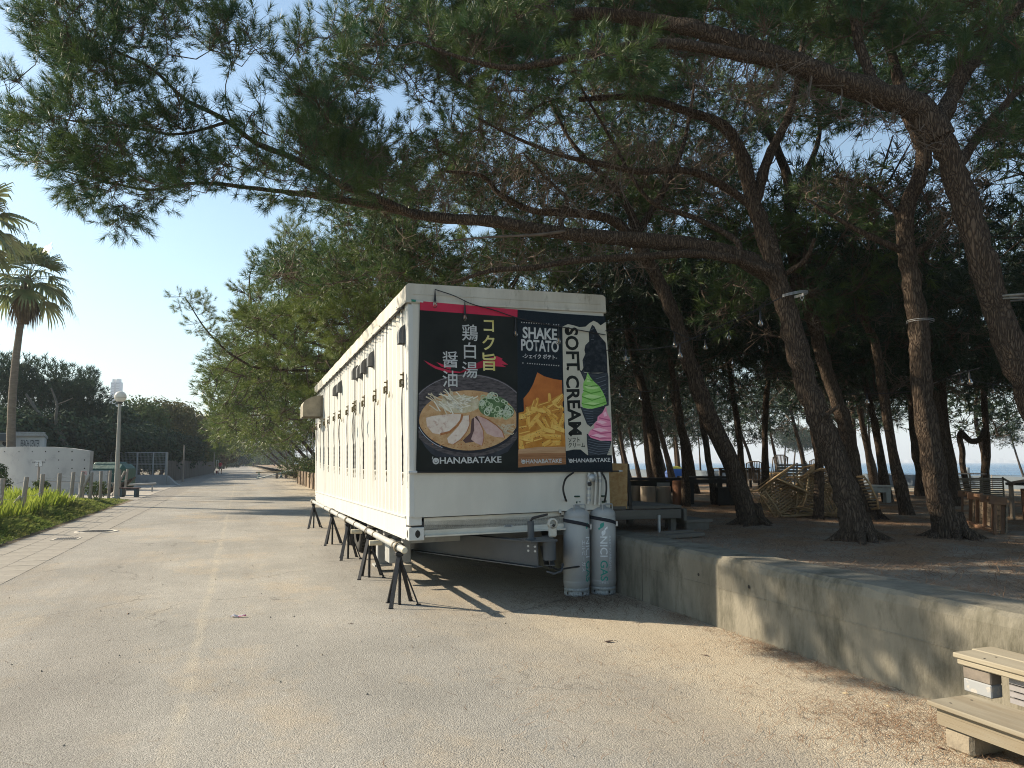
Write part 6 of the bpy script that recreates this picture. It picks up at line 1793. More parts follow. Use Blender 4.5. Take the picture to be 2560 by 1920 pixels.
# loose sprig on the trailer roof edge
# ================================================================ DECK, BOARD, BAR
m_old = mat('weathered_wood', (.085, .078, .066), (.13, .118, .10), scale=6, detail=8, rough=.92, bump=.5, bscale=30, bdist=.004, stretch=(1, .12, 1), coord='Object')
m_oldx = mat('weathered_wood_across', (.09, .082, .07), (.14, .125, .105), scale=6, detail=8, rough=.92, bump=.5, bscale=30, bdist=.004, stretch=(.12, 1, 1))
dk = thing('wooden_deck', 'low dark timber platform beside the trailer front with steps down', 'deck', UV(9.75, 4.95, WALL_H - .09), AX)
for i in range(6):
    MB().box((.1 + random.uniform(-.01, .01), -.55 + i * .21, .40), (1.3, .19, .04), bev=.004).build('plank', m_oldx, dk)
MB().box((.08, -.68, .31), (1.25, .05, .12), bev=.004).build('fascia_board', m_oldx, dk)
for x, y in ((-.5, -.6), (.62, -.6), (-.5, .6), (.62, .6)):
    MB().box((x, y, .17), (.08, .08, .40)).build('leg', m_old, dk)
MB().cyl((.35, -.72, -.02), (.35, -.72, .30), .022, 8).build('steel_prop', m_galv, dk)
MB().box((1.02, -.35, .20), (.42, .62, .04), bev=.004).build('step_board', m_oldx, dk)
for y in (-.62, -.1): MB().box((1.0, y, .09), (.36, .05, .18)).build('step_side', m_old, dk)
MB().box((.80, -.35, .29), (.05, .6, .16)).build('step_riser', m_old, dk)
b_ = T(1705, 1345); t = thing('loose_plank', 'loose grey plank lying flat below the deck steps', 'plank', b_, AX + .25)
MB().box((0, 0, .035), (.62, .20, .05), bev=.006).build('board', m_oldx, t)
MB().box((-.05, .03, .075), (.5, .10, .03), bev=.004).build('board', m_oldx, t)
ob = T(1540, 1300); 
bd = thing('chipboard_panel', 'upright brown chipboard panel leaning right behind the gas cylinders', 'board', P(1541, 1266, 10.2), .1)
m_osb = mat('chipboard', (.30, .17, .065), (.40, .26, .12), scale=18, detail=3, rough=.85, bump=.2, bscale=25)
MB().box((-.02, 0, .27), (.34, .018, .60), rot=Matrix.Rotation(R(1.5), 4, 'Y')).build('panel', m_osb, bd)
MB().box((.18, .02, .25), (.04, .05, .62), rot=Matrix.Rotation(R(-3), 4, 'Y')).build('batten', mat('dark_timber', (.02, .017, .015), (.035, .03, .025), scale=6, rough=.8), bd)
m_dt = MATS['dark_timber']
# bar counter of dark boards with stump seats
bar_b = T(1650, 1262)
bar = thing('bar_counter', 'dark timber bar counter in the shade behind the chipboard panel', 'bar counter', bar_b, AX * .3)
c0 = bar_b
def q3(px, py, Y): return P(px, py, Y) - c0
YQ = bar_b.y
w_ = (P(1790, 1192, YQ + .6) - P(1568, 1192, YQ + .6)).length
MB().box((-.05, .6, .57), (1.95, .75, .05)).build('counter_top', m_dt, bar)
MB().box((-.15, .35, .40), (1.75, .06, .28)).build('front_board', m_dt, bar)
MB().box((.18, .31, .42), (.30, .02, .14)).build('pale_panel', m_lgrey, bar)
for x in (-.95, .85): MB().box((x, .5, .27), (.10, .10, .56)).build('post', m_dt, bar)
m_log = mat('log_stool', (.32, .27, .21), (.24, .19, .14), scale=4, detail=7, rough=.9, bump=.3, bscale=20, stretch=(1, 1, .15))
m_logr = mat('red_log', (.26, .12, .065), (.18, .085, .05), scale=5, detail=7, rough=.9, bump=.3, bscale=20, stretch=(1, 1, .15))
for i, (px, py, w, h_, lb) in enumerate(((1589, 1259, 27, 43, 'left of the three pale log stools under the bar counter'), (1621, 1262, 38, 44, 'middle of the three pale log stools under the bar counter'), (1659, 1262, 38, 44, 'right of the three pale log stools under the bar counter'))):
    b_ = T(px, py); s = b_.y / FPX
    t = thing('log_stool', lb, 'stool', b_, group='log stools at the bar')
    MB().lathe([(w * s / 2 * 1.02, -.02), (w * s / 2, .02), (w * s / 2, h_ * s), (w * s / 2 - .01, h_ * s + .01), (.001, h_ * s + .01)], 18).build('log', m_log, t)
b_ = T(1697, 1264); s = b_.y / FPX
t = thing('barrel_post', 'reddish brown round timber drum at the right end of the bar', 'drum', b_)
MB().lathe([(16 * s, -.02), (15 * s, .1), (14.5 * s, 60 * s), (13 * s, 61 * s), (.001, 61 * s)], 18).build('drum', m_logr, t)
def table(label, px, py, w, d, h, m_, rz=0, extra=0.0, top_t=.05, leg=.08):
    b_ = T(px, py)
    t = thing('table', label, 'table', b_, rz)
    MB().box((0, 0, h - top_t / 2), (w, d, top_t), bev=.008).build('table_top', m_, t)
    MB().box((0, -d / 2 + .06, h - top_t - .06), (w - .14, .03, .10)).build('apron', m_, t)
    for x in (-w / 2 + leg, w / 2 - leg):
        for y in (-d / 2 + leg, d / 2 - leg): MB().box((x, y, (h - top_t) / 2), (leg, leg, h - top_t)).build('leg', m_, t)
    return t
table('dark wooden table with thick legs between the bar drum and dark leaning pine', 1765, 1258, 1.1, .8, .62, m_dt, .1, leg=.10)
table('second dark table behind the thick legged one', 1840, 1225, 1.5, .9, .75, m_dt, .1)
b_ = T(1822, 1262); t = thing('crate', 'black crate on the ground at the foot of the dark leaning pine', 'crate', b_, .1)
for k in range(4): MB().box((0, -.2, .05 + k * .10), (.62, .02, .085), bev=.004).build('slat', m_dt, t)
MB().box((0, .02, .20), (.58, .40, .38)).build('box_body', m_dt, t)
for s in (-.3, .3): MB().box((s, -.215, .20), (.04, .012, .42)).build('corner_batten', m_dt, t)
table('pale low garden table between the upright pine and the ringed pine', 2168, 1258, .95, .7, .42, m_lgrey, .2, leg=.12)
# beach tent
b_ = T(1690, 1206)
tn = thing('beach_tent', 'blue beach tent with a yellow top panel beyond the bar', 'tent', b_)
s = b_.y / FPX
def dome(a0, a1, f0, f1):
    mb = MB(); V = []; na, nf = 12, 8
    for i in range(nf + 1):
        f = f0 + (f1 - f0) * i / nf
        for j in range(na + 1):
            a = a0 + (a1 - a0) * j / na
            V.append((35 * s * math.cos(a) * math.cos(f), 26 * s * math.sin(a) * math.cos(f) - .0, 40 * s * math.sin(f)))
    mb.add(V, [(i * (na + 1) + j, i * (na + 1) + j + 1, (i + 1) * (na + 1) + j + 1, (i + 1) * (na + 1) + j) for i in range(nf) for j in range(na)], smooth=True)
    return mb
dome(-math.pi, math.pi, 0, 1.0).build('blue_shell', mat('tent_blue', (.06, .16, .48), (.04, .12, .38), scale=2, rough=.6), tn)
dome(-math.pi, math.pi, 1.0, math.pi / 2).build('yellow_top', mat('tent_yellow', (.75, .62, .08), rough=.6), tn)

# ================================================================ CHAIRS IN THE GROVE
m_ratt = mat('rattan', (.42, .30, .16), (.30, .20, .11), scale=12, rough=.7)
m_rattd = mat('rattan_grey', (.22, .18, .14), (.16, .13, .10), scale=12, rough=.8)
m_slat = mat('slat_grey', (.30, .28, .28), (.22, .21, .21), scale=8, rough=.8)
def rattan_chair(label, loc, eul, m_, group='rattan chairs heaped in the grove', sc=1.0):
    M_ = Matrix.Translation(Vector(loc)) @ Matrix.Rotation(eul[2], 4, 'Z') @ Matrix.Rotation(eul[1], 4, 'Y') @ Matrix.Rotation(eul[0], 4, 'X') @ Matrix.Scale(sc, 4)
    t = thing('rattan_chair', label, 'chair', M=M_, group=group)
    r = .016
    for x in (-.27, .27):
        MB().tube([(x, -.25, 0), (x, -.25, .42), (x, -.24, .62), (x, -.10, .66), (x, .20, .66)], r, 7).build('front_leg', m_, t)
        MB().tube([(x, .27, 0), (x, .24, .42), (x * .95, .33, .95)], r, 7).build('back_leg', m_, t)
    MB().tube([(-.27, -.25, .42), (.27, -.25, .42), (.27, .24, .42), (-.27, .24, .42), (-.27, -.25, .42)], r, 7).build('seat_frame', m_, t)
    MB().tube([(-.26, .30, .80), (-.24, .33, .95), (-.12, .34, 1.01), (.12, .34, 1.01), (.24, .33, .95), (.26, .30, .80)], r, 7).build('back_hoop', m_, t)
    for k in range(11): y = -.22 + k * .044; MB().cyl((-.26, y, .43), (.26, y, .43), .013, 5).build('seat_cane', m_, t)
    for k in range(9): x = -.20 + k * .05; MB().tube([(x, .24, .43), (x, .285, .7), (x, .335, 1.0 - abs(x) * .12)], .012, 5).build('back_cane', m_, t)
    for z in (.15,): 
        MB().tube([(-.27, -.25, z), (.27, -.25, z), (.27, .26, z), (-.27, .26, z), (-.27, -.25, z)], .011, 6).build('stretcher', m_, t)
    for x in (-.27, .27):
        MB().tube([(x, -.24, .46), (x, -.12, .60), (x, .02, .60), (x, .16, .46)], .009, 6).build('arm_curl', m_, t)
    return t
g_ = lambda px, py: T(px, py)
for px, dy, dz, e, lb in ((1926, 0, .34, (82, -32, 8), 'rattan chair tipped on its side at the left end of the chair heap'), (1962, .25, .36, (98, 24, -12), 'overturned rattan chair, second from the left in the heap'),
                          (1996, -.05, .32, (84, 14, 10), 'rattan chair with bright seat canes, middle of the heap'), (2022, .35, .42, (75, -40, 20), 'rattan chair lying behind the slim pine in the heap'), (2078, .05, .30, (88, 68, -6), 'rattan chair on its side right of the slim pine')):
    rattan_chair(lb, g_(px, 1288) + Vector((0, dy, dz)), tuple(R(q) for q in e), m_ratt, sc=1.12)
rattan_chair('dark rattan chair standing behind the left end of the heap', g_(1890, 1232), (0, 0, R(160)), m_rattd)
rattan_chair('dark rattan armchair standing left of the slatted chairs', g_(1935, 1226), (0, 0, R(200)), m_rattd, sc=1.15)
rattan_chair('dark rattan chair standing right of the slatted chairs', g_(2052, 1226), (0, 0, R(150)), m_rattd)
# heap mesh of woven laths lying among the chairs
hb = g_(2045, 1296)
t = thing('lath_bundle', 'heap of pale bent laths and canes lying under the overturned chairs', 'canes', hb)
for k in range(9):
    a = random.uniform(-.25, .25); l = random.uniform(.5, 1.15); x = random.uniform(-.75, .45); y = random.uniform(-.15, .5); z = random.uniform(.02, .10)
    ph = random.uniform(-.02, .04)
    MB().tube([(x - l / 2, y - a * l / 2, z), (x - l / 4, y, z + ph), (x, y + a * .2, z + ph * .5), (x + l / 4, y, z - ph * .6), (x + l / 2, y + a * l / 2, z)], .011, 5).build('lath', m_ratt if k % 3 else m_rattd, t)
def slat_chair(label, loc, rz):
    t = thing('slatted_chair', label, 'chair', loc, rz, 'grey slatted chairs in a row')
    for k in range(6): MB().box((0, .22 + k * .018, .44 + k * .085), (.52, .018, .055), bev=.004).build('back_slat', m_slat, t)
    for k in range(5): MB().box((0, -.22 + k * .10, .42), (.50, .085, .018), bev=.004).build('seat_slat', m_slat, t)
    for x in (-.27, .27):
        MB().tube([(x, -.26, 0), (x, -.24, .42)], .016, 6).build('leg', m_slat, t)
        MB().tube([(x, .30, 0), (x, .22, .42), (x, .33, .93)], .016, 6).build('leg', m_slat, t)
        MB().box((x, 0, .60), (.05, .5, .02)).build('armrest', m_slat, t)
for px, lb in ((1966, 'left grey slatted chair of the row of three'), (1991, 'middle grey slatted chair of the row of three'), (2016, 'right grey slatted chair of the row of three')):
    slat_chair(lb, g_(px, 1236), R(168))
# long dark bench frame behind the heap
t = thing('long_bench', 'long low dark bench behind the rattan chair heap', 'bench', g_(2045, 1262), .12)
MB().box((0, 0, .42), (1.7, .35, .04)).build('seat', m_rattd, t)
for x in (-.75, 0, .75): MB().box((x, 0, .2), (.05, .3, .4)).build('leg', m_rattd, t)
# woven bench and basket screen right
wb = g_(2425, 1246)
t = thing('woven_bench', 'dark woven cane bench with a curved arm behind the overturned table', 'bench', wb, R(-5))
for k in range(9): MB().tube([(-.85, 0, .05 + k * .052), (-.3, random.uniform(-.02, .02), .05 + k * .052 + random.uniform(-.01, .01)), (.3, 0, .05 + k * .052), (.85, 0, .05 + k * .052)], .018, 6).build('cane', m_rattd, t)
for x in (-.85, -.3, .3, .85): MB().cyl((x, .03, 0), (x, .03, .55), .02, 6).build('post', m_rattd, t)
MB().tube([(.85, 0, .5), (1.0, 0, .42), (1.05, 0, .2), (1.0, 0, .0)], .03, 7).build('arm', m_rattd, t)
MB().box((0, .25, .50), (1.8, .5, .03)).build('seat', m_rattd, t)
t = thing('lattice_table', 'low table with a woven edge left of the woven bench', 'table', g_(2385, 1238), .0)
MB().box((.25, .2, .62), (1.3, .7, .03)).build('table_top', m_slat, t)
for x in (-.35, .1, .5, .85): MB().cyl((x, 0, 0), (x, 0, .6), .02, 6).build('leg', m_rattd, t)
for k in range(8): MB().cyl((-.35, -.02, .08 + k * .06), (.2, -.02, .14 + k * .06), .010, 5).build('cane', m_rattd, t)
# overturned table at the right
m_tw = mat('table_wood', (.15, .115, .08), (.22, .17, .12), scale=5, detail=7, rough=.8, stretch=(.15, 1, 1))
m_tl = mat('table_leg_wood', (.20, .11, .06), (.14, .08, .05), scale=8, rough=.8)
O_ = T(2431, 1303); A_v = T(2517, 1338) - O_; LA = A_v.length; A_v.normalize()
B_v = Vector((.20, .40, .34)); B_v = (B_v - A_v * B_v.dot(A_v)); LBv = B_v.length * 1.12; B_v.normalize(); N_v = B_v.cross(A_v)
if N_v.z < 0: N_v = -N_v
MT = Matrix((A_v, B_v, N_v)).transposed().to_4x4(); MT.translation = O_ + Vector((0, 0, .03))
ot = thing('overturned_table', 'long wooden table tipped on its side showing battens and frame', 'table', M=MT)
for k in range(6): MB().box((LA / 2, (k + .5) * LBv / 6, 0), (LA, LBv / 6 - .006, .02), bev=.002).build('top_board', m_tw, ot)
for k in range(5): MB().box((LA * (.02 + .24 * k), LBv * .5, .035), (.032, LBv * 1.12, .045), bev=.004).build('cross_batten', m_tl, ot)
for y, n_ in ((LBv * 1.08, .10), (-.03, .12)): MB().box((LA / 2 - .08, y, n_), (LA + .22, .045, .05), bev=.004).build('rail', m_tl, ot)
for x in (-.10, LA * .35, LA * .75, LA): MB().box((x, LBv * 1.04, .10), (.045, .10, .20), bev=.004).build('leg', m_tl, ot)
for x in (-.12, LA): MB().box((x, LBv * .5, .13), (.035, LBv * 1.1, .035), bev=.003).build('leg', m_tl, ot)
t = thing('side_table', 'small dark table with a raised corner at the right edge', 'table', T(2590, 1300), .2)
MB().box((0, 0, .62), (.6, .5, .04), rot=Matrix.Rotation(R(-8), 4, 'Y')).build('table_top', m_dt, t)
for x in (-.24, .24):
    for y in (-.2, .2): MB().box((x, y, .3), (.05, .05, .6)).build('leg', m_rattd, t)
MB().lathe([(.14, 0), (.15, .5), (.001, .5)], 14, M=Matrix.Translation((0, .05, 0))).build('drum', m_logr, t)

# ================================================================ TIMBER STEPS AT THE WALL
m_ply = mat('step_timber', (.31, .275, .205), (.21, .185, .138), scale=5, detail=8, rough=.85, bump=.4, bscale=40, bdist=.003, stretch=(1, .10, 1), col3=(.17, .13, .08), s3=4, lo3=.52, hi3=.72)
m_blk = mat('step_block', (.27, .23, .17), (.19, .16, .12), scale=9, rough=.95, bump=.8, bscale=50, bdist=.006)
stp = thing('timber_steps', 'two weathered timber steps on concrete blocks leading up the wall', 'steps', UV(0, 3.78), AX)
U1 = 3.42
m_scr = mat('screw_dark', (.05, .045, .04), rough=.6)
LB = MB()
def beamy(x0, x1, y0, y1, z0, z1, nm, m_=m_ply, bev=.006, rot=None):
    return MB().box(((x0 + x1) / 2, (y0 + y1) / 2, (z0 + z1) / 2), (x1 - x0, y1 - y0, z1 - z0), bev=bev, rot=rot).build(nm, m_, stp)
beamy(-.04, .30, -1.0, U1 + .03, .222, .250, 'tread_board')
for z0, z1, y0, y1 in ((.125, .152, -1, U1), (.185, .217, -1, U1)): beamy(0, .035, y0, y1, z0, z1, 'front_rail', bev=.001)
for y0, y1 in ((-1, 1.05), (1.20, 2.62), (2.80, U1)): beamy(.001, .034, y0, y1, .1525, .1845, 'front_rail', bev=.0)
beamy(.27, .30, -1, U1 - .02, .125, .218, 'rear_rail')
beamy(.02, .28, U1 - .20, U1 - .02, -.005, .123, 'concrete_block', m_blk, .02)
beamy(.02, .28, 1.2, 1.45, -.005, .123, 'concrete_block', m_blk, .02)
beamy(.28, .455, -1, U1 + .12, .440, .470, 'tread_board')
beamy(.459, .625, -1, U1 + .14, .442, .472, 'tread_board')
beamy(.29, .325, -1, U1 + .10, .405, .438, 'front_rail')
beamy(.31, .40, U1 - .10, U1 + .08, .33, .403, 'block', mat('stone_block', (.20, .17, .14), (.14, .12, .10), scale=20, rough=.95))
beamy(.31, .40, U1 - .10, U1 + .08, .255, .329, 'sleeve_block', mat('painted_block', (.26, .27, .28), (.35, .33, .30), scale=20, rough=.8, lo=.55, hi=.6))
for (x, y, z) in [(q, U1 - .06 - r_ * .62, .2505 if q < .27 else .4705) for r_ in range(4) for q in (.04, .20, .32, .41)]:
    MB().cyl((x, y, z - .002), (x, y, z + .0015), .006, 8).build('screw', m_scr, stp)
mb = MB()
for k in range(4): mb.box((.36, U1 - .28, .268 + k * .036), (.02, .20, .026))
mb.build('plastic_crate_ribs', m_slat, stp); beamy(.372, .50, U1 - .40, U1 - .16, .252, .41, 'plastic_crate', mat('crate_dark', (.10, .10, .10), rough=.8), .004)
beamy(.45, .62, 1.0, 1.3, .25, .438, 'concrete_block', m_blk, .02)

# ================================================================ LITTER
m_pn = mat('fallen_needles', (.16, .09, .05), (.27, .17, .10), scale=3, rough=.9)
m_pn2 = mat('fallen_needles_dark', (.085, .05, .03), (.14, .08, .045), scale=3, rough=.9)
def litter(name, pts, L_, w, m_, zr=.01, tilt=.15, kindlabel=None, amp=.5):
    n = len(pts); pts = np.array(pts)
    a = rng.uniform(0, np.pi, n); el = rng.normal(0, tilt, n)
    d = np.stack([np.cos(a) * np.cos(el), np.sin(a) * np.cos(el), np.abs(np.sin(el))], 1)
    l = L_ * rng.uniform(.5, 1.2, n)
    s = np.stack([-np.sin(a), np.cos(a), np.zeros(n)], 1)
    c = pts + np.array([0, 0, .004]) + np.stack([np.zeros(n), np.zeros(n), rng.uniform(0, zr, n)], 1)
    bend = s * (rng.normal(0, .12, n) * l)[:, None]
    A = c - d * l[:, None] / 2; B = c + d * l[:, None] / 2; Mi = c + bend
    V = np.stack([A, A + s * w, Mi + s * w, Mi, Mi, Mi + s * w, B + s * w * .5, B], 1).reshape(-1, 3)
    return link(npmesh(name, V, 4, m_), name, None, kind='stuff')
def lit_pts(n, fu, fv, fz):
    r = []
    for _ in range(n):
        u = fu(); v = fv(u); p_ = UV(u, v); r.append((p_.x, p_.y, fz(p_.x, p_.y)))
    return r
ex = lambda s_: abs(rng.normal(0, s_))
clus = [rng.uniform(1.5, 7.4) for _ in range(26)]
pts = lit_pts(2400, lambda: rng.choice(clus) + rng.normal(0, .22), lambda u: WALL_V - .02 - ex(.16 + .05 * max(0, 6 - u)), lambda x, y: .0)
o = litter('fallen_pine_needles', pts, .10, .0028, m_pn, .02); tag(o, 'reddish brown pine needles drifted along the foot of the concrete wall', 'pine needles')
clus2 = [(rng.uniform(1.6, 4.4), 4.1 - abs(rng.normal(0, .4))) for _ in range(40)]
pts = []
for _ in range(2300):
    cu, cv = clus2[rng.integers(len(clus2))]; u = cu + rng.normal(0, .22); v = cv + rng.normal(0, .16)
    if v > WALL_V - .02: continue
    p_ = UV(u, v); pts.append((p_.x, p_.y, 0))
pts += lit_pts(500, lambda: rng.uniform(2.5, 6), lambda u: rng.uniform(1.6, 4.2), lambda x, y: 0.)
o = litter('fallen_pine_needles', pts, .11, .0030, m_pn, .018); tag(o, 'orange brown pine needles scattered on the sandy road by the timber steps', 'pine needles')
pts = lit_pts(2600, lambda: rng.normal(8.3, .45), lambda u: 3.9 + rng.normal(0, .5), lambda x, y: 0.)
pts = [q for q in pts if toUV(Vector(q))[1] < WALL_V - .01]
o = litter('fallen_pine_needles', pts, .10, .0035, m_pn2, .02); tag(o, 'dark pine needle litter round the feet of the gas cylinders', 'pine needles')
pts = lit_pts(260, lambda: rng.uniform(2, 14), lambda u: rng.uniform(-3.5, 3.5), lambda x, y: 0.)
o = litter('fallen_pine_needles', pts, .11, .0032, m_pn2, .004, .04); tag(o, 'single dry pine needles strewn thinly over the open road', 'pine needles')
pts = lit_pts(21000, lambda: rng.uniform(-1, 15) , lambda u: WALL_V + .45 + abs(rng.normal(0, 3.6)), terr)
o = litter('fallen_pine_needles', pts, .13, .006, m_pn, .02, .2); tag(o, 'carpet of reddish brown pine needles under the grove', 'pine needles')
pts = lit_pts(11000, lambda: rng.uniform(-1, 15) , lambda u: WALL_V + .9 + abs(rng.normal(0, 5)), terr)
o = litter('fallen_pine_needles', pts, .13, .006, m_pn2, .02, .2); tag(o, 'carpet of darker old pine needles mixed under the grove', 'pine needles')
# twigs and crumbs along the wall foot
m_peb = mat('grit', (.30, .26, .20), (.16, .13, .10), scale=60, rough=.9)
P_ = []
n = 2600
uu = rng.uniform(2.0, 16, n); vv = rng.uniform(-3, 4.4, n)
sz = rng.uniform(.0015, .005, n) * (1 + (rng.random(n) < .05) * 1.5)
V = []
for k in range(n):
    p_ = UV(uu[k], vv[k]); s = sz[k]; a = rng.uniform(0, 6.28)
    t4 = [(p_.x + s * math.cos(a + q * 2.094), p_.y + s * math.sin(a + q * 2.094), .001) for q in range(3)]; tp = (p_.x, p_.y, s * 1.2)
    for q in range(3): V += [t4[q], t4[(q + 1) % 3], tp]
o = link(npmesh('grit', np.array(V), 3, m_peb), 'grit', None, kind='stuff'); tag(o, 'small loose grit and crumbs over the worn road', 'gravel')
# leaf, paper flyer, twig
c = G(596, 1543)
t = thing('crumpled_leaflet', 'crumpled pink and white leaflet on the open road left of the trailer', 'paper', c, R(8))
mb = MB(); V = []
for i in range(7):
    for j in range(4): V.append((-.075 + i * .025, -.022 + j * .014, .006 + .018 * abs(math.sin(i * 1.7 + j)) * random.random() + .010 * (j % 2)))
F_ = [(i * 4 + j, (i + 1) * 4 + j, (i + 1) * 4 + j + 1, i * 4 + j + 1) for i in range(6) for j in range(3)]
mb.add(V, F_); mb.build('paper', mat('leaflet_white', (.6, .55, .55), (.5, .12, .2), scale=22, rough=.7, lo=.5, hi=.56), t)
c = G(1523, 1606)
t = thing('dead_leaf', 'dark curled dead leaf on the road in front of the gas cylinders', 'leaf', c, R(20))
V = [(-.05, 0, .008), (-.02, .018, .012), (.02, .016, .004), (.05, .004, .014), (.02, -.014, .012), (-.02, -.016, .004), (0, 0, .018)]
MB().add(V, [(6, i, (i + 1) % 6) for i in range(6)]).build('blade', mat('leaf_brown', (.05, .03, .025), (.09, .055, .04), scale=30, rough=.8), t)
MB().tube([(.05, .004, .012), (.07, .01, .01), (.085, .022, .006)], .002, 5).build('stalk', MATS['leaf_brown'], t)
m_lf = mat('leaf_pale', (.45, .36, .22), (.34, .26, .15), scale=30, rough=.8)
for i, (px, py, mm, lb) in enumerate(((2116, 1735, m_lf, 'small pale dry leaf on the sand left of the timber steps'), (2223, 1768, m_lf, 'pale dry leaf nearest the end of the lower timber step'), (1766, 1640, MATS['leaf_brown'], 'small dark leaf scrap on the road before the sunlit wall end'), (2352, 1872, MATS['leaf_brown'], 'small dark leaf on the road below the timber steps'),
                        (320, 1535, m_pn, 'reddish twig scrap on the left of the open road'), (1682, 1505, m_lf, 'tiny leaf at the wall foot right of the gas cylinders'), (880, 1560, MATS['leaf_brown'], 'tiny dark scrap on the road beside the nearest trestle'))):
    c = G(px, py); s = .6 if i < 5 else .5
    t = thing('dead_leaf', lb, 'leaf', c, random.uniform(0, 6))
    MB().add([(q[0] * s, q[1] * s, q[2] * s) for q in V], [(6, k, (k + 1) % 6) for k in range(6)]).build('blade', mm, t)
    MB().tube([(.05 * s, 0, .008), (.08 * s, .01, .005)], .0015, 4).build('stalk', mm, t)
# ================================================================ LEFT SIDE
m_lc = mat('smooth_concrete', (.36, .37, .365), (.29, .30, .30), scale=.6, detail=6, rough=.85, bump=.1, bscale=40, col3=(.23, .24, .24), s3=1.2, lo3=.55, hi3=.75)
# grass
def grass_pts(n, u0, u1, v0, v1):
    r = np.zeros((n, 3))
    u = rng.uniform(u0, u1, n); v = rng.uniform(v0, v1, n)
    x = v * CS - u * SN; y = v * SN + u * CS
    return np.stack([x, y, np.full(n, .05)], 1), u, v
def blades(p_, h, w, lean):
    n = len(p_)
    a = rng.uniform(0, 6.28, n); d = np.stack([np.cos(a), np.sin(a), np.zeros(n)], 1)
    b_ = rng.uniform(0, 6.28, n); s = np.stack([np.cos(b_), np.sin(b_), np.zeros(n)], 1) * (w / 2)[:, None]
    m1 = p_ + d * (lean * h * .35)[:, None] + np.array([0, 0, 1]) * (h * .6)[:, None]
    tp = p_ + d * (lean * h * .95)[:, None] + np.array([0, 0, 1]) * (h * (1 - .3 * lean))[:, None]
    return np.stack([p_ - s, p_ + s, m1 + s * .7, tp], 1).reshape(-1, 3)
m_gr = mat('grass_blade', (.20, .27, .035), (.31, .36, .06), scale=1.4, rough=.5, trans=.45, spec=.3)
m_gr2 = mat('weed_blade', (.12, .18, .04), (.22, .23, .07), scale=1.6, rough=.6, trans=.35, spec=.3)
p_, u, v = grass_pts(80000, 9, 33, -13, -5.0)
h = (.72 + .15 * np.sin(u * .9) * np.sin(v * 1.3)) * rng.uniform(.6, 1.15, len(u)) * np.clip((34 - u) / 8, .2, 1)
o = link(npmesh('grass', blades(p_, h, np.full(len(u), .009), rng.uniform(.03, .38, len(u))), 4, m_gr), 'grass', None, kind='stuff'); tag(o, 'tall bright green grass behind the row of wooden posts', 'grass')
p_, u, v = grass_pts(34000, 9, 36, -5.6, -4.22)
edge = np.clip((-4.15 - v) / .9, .12, 1)
h = .36 * rng.uniform(.4, 1.2, len(u)) * edge * np.clip((37 - u) / 8, .2, 1) * (1 + .35 * np.sin(u * 2.3) * np.sin(u * .71 + 1))
o = link(npmesh('grass', blades(p_, h, np.full(len(u), .013), rng.uniform(.3, 1.2, len(u))), 4, m_gr2), 'grass', None, kind='stuff'); tag(o, 'lower weedy grass hanging over the road edge on the left', 'grass')
def shrub(label, b_, r_, h, n, m_, size=.05, name='shrub'):
    t = thing(name, label, 'shrub', b_)
    bl = [(b_.x + rng.uniform(-r_, r_) * .6, b_.y + rng.uniform(-r_, r_) * .6, b_.z + rng.uniform(.35, .8) * h, r_ * rng.uniform(.4, .65)) for _ in range(9)]
    link(npmesh('leaves', leaf_crown(bl, n, size), 4, m_), 'leaves', t, kind='stuff')
    for q in bl[:5]: MB().tube([(b_.x, b_.y, b_.z), ((b_.x + q[0]) / 2, (b_.y + q[1]) / 2, q[2] * .5), (q[0], q[1], q[2])], [.02, .014, .008], 5).build('stem', m_twig, t, world=True)
b_ = P(108, 1156, 33); b_.z = 0
shrub('green leafy shrub behind the posts right of the palm foot', b_, .45, .9, 900, m_leafC, .07)
b_ = P(5, 1156, 30); b_.z = 0
shrub('leafy shrub at the left edge in front of the palm foot', b_, .5, 1.9, 900, m_leafC, .07)
b_ = P(243, 1156, 33); b_.z = 0
shrub('small weed shrub by the posts before the dark plank stack', b_, .5, .8, 700, m_leafC, .06)

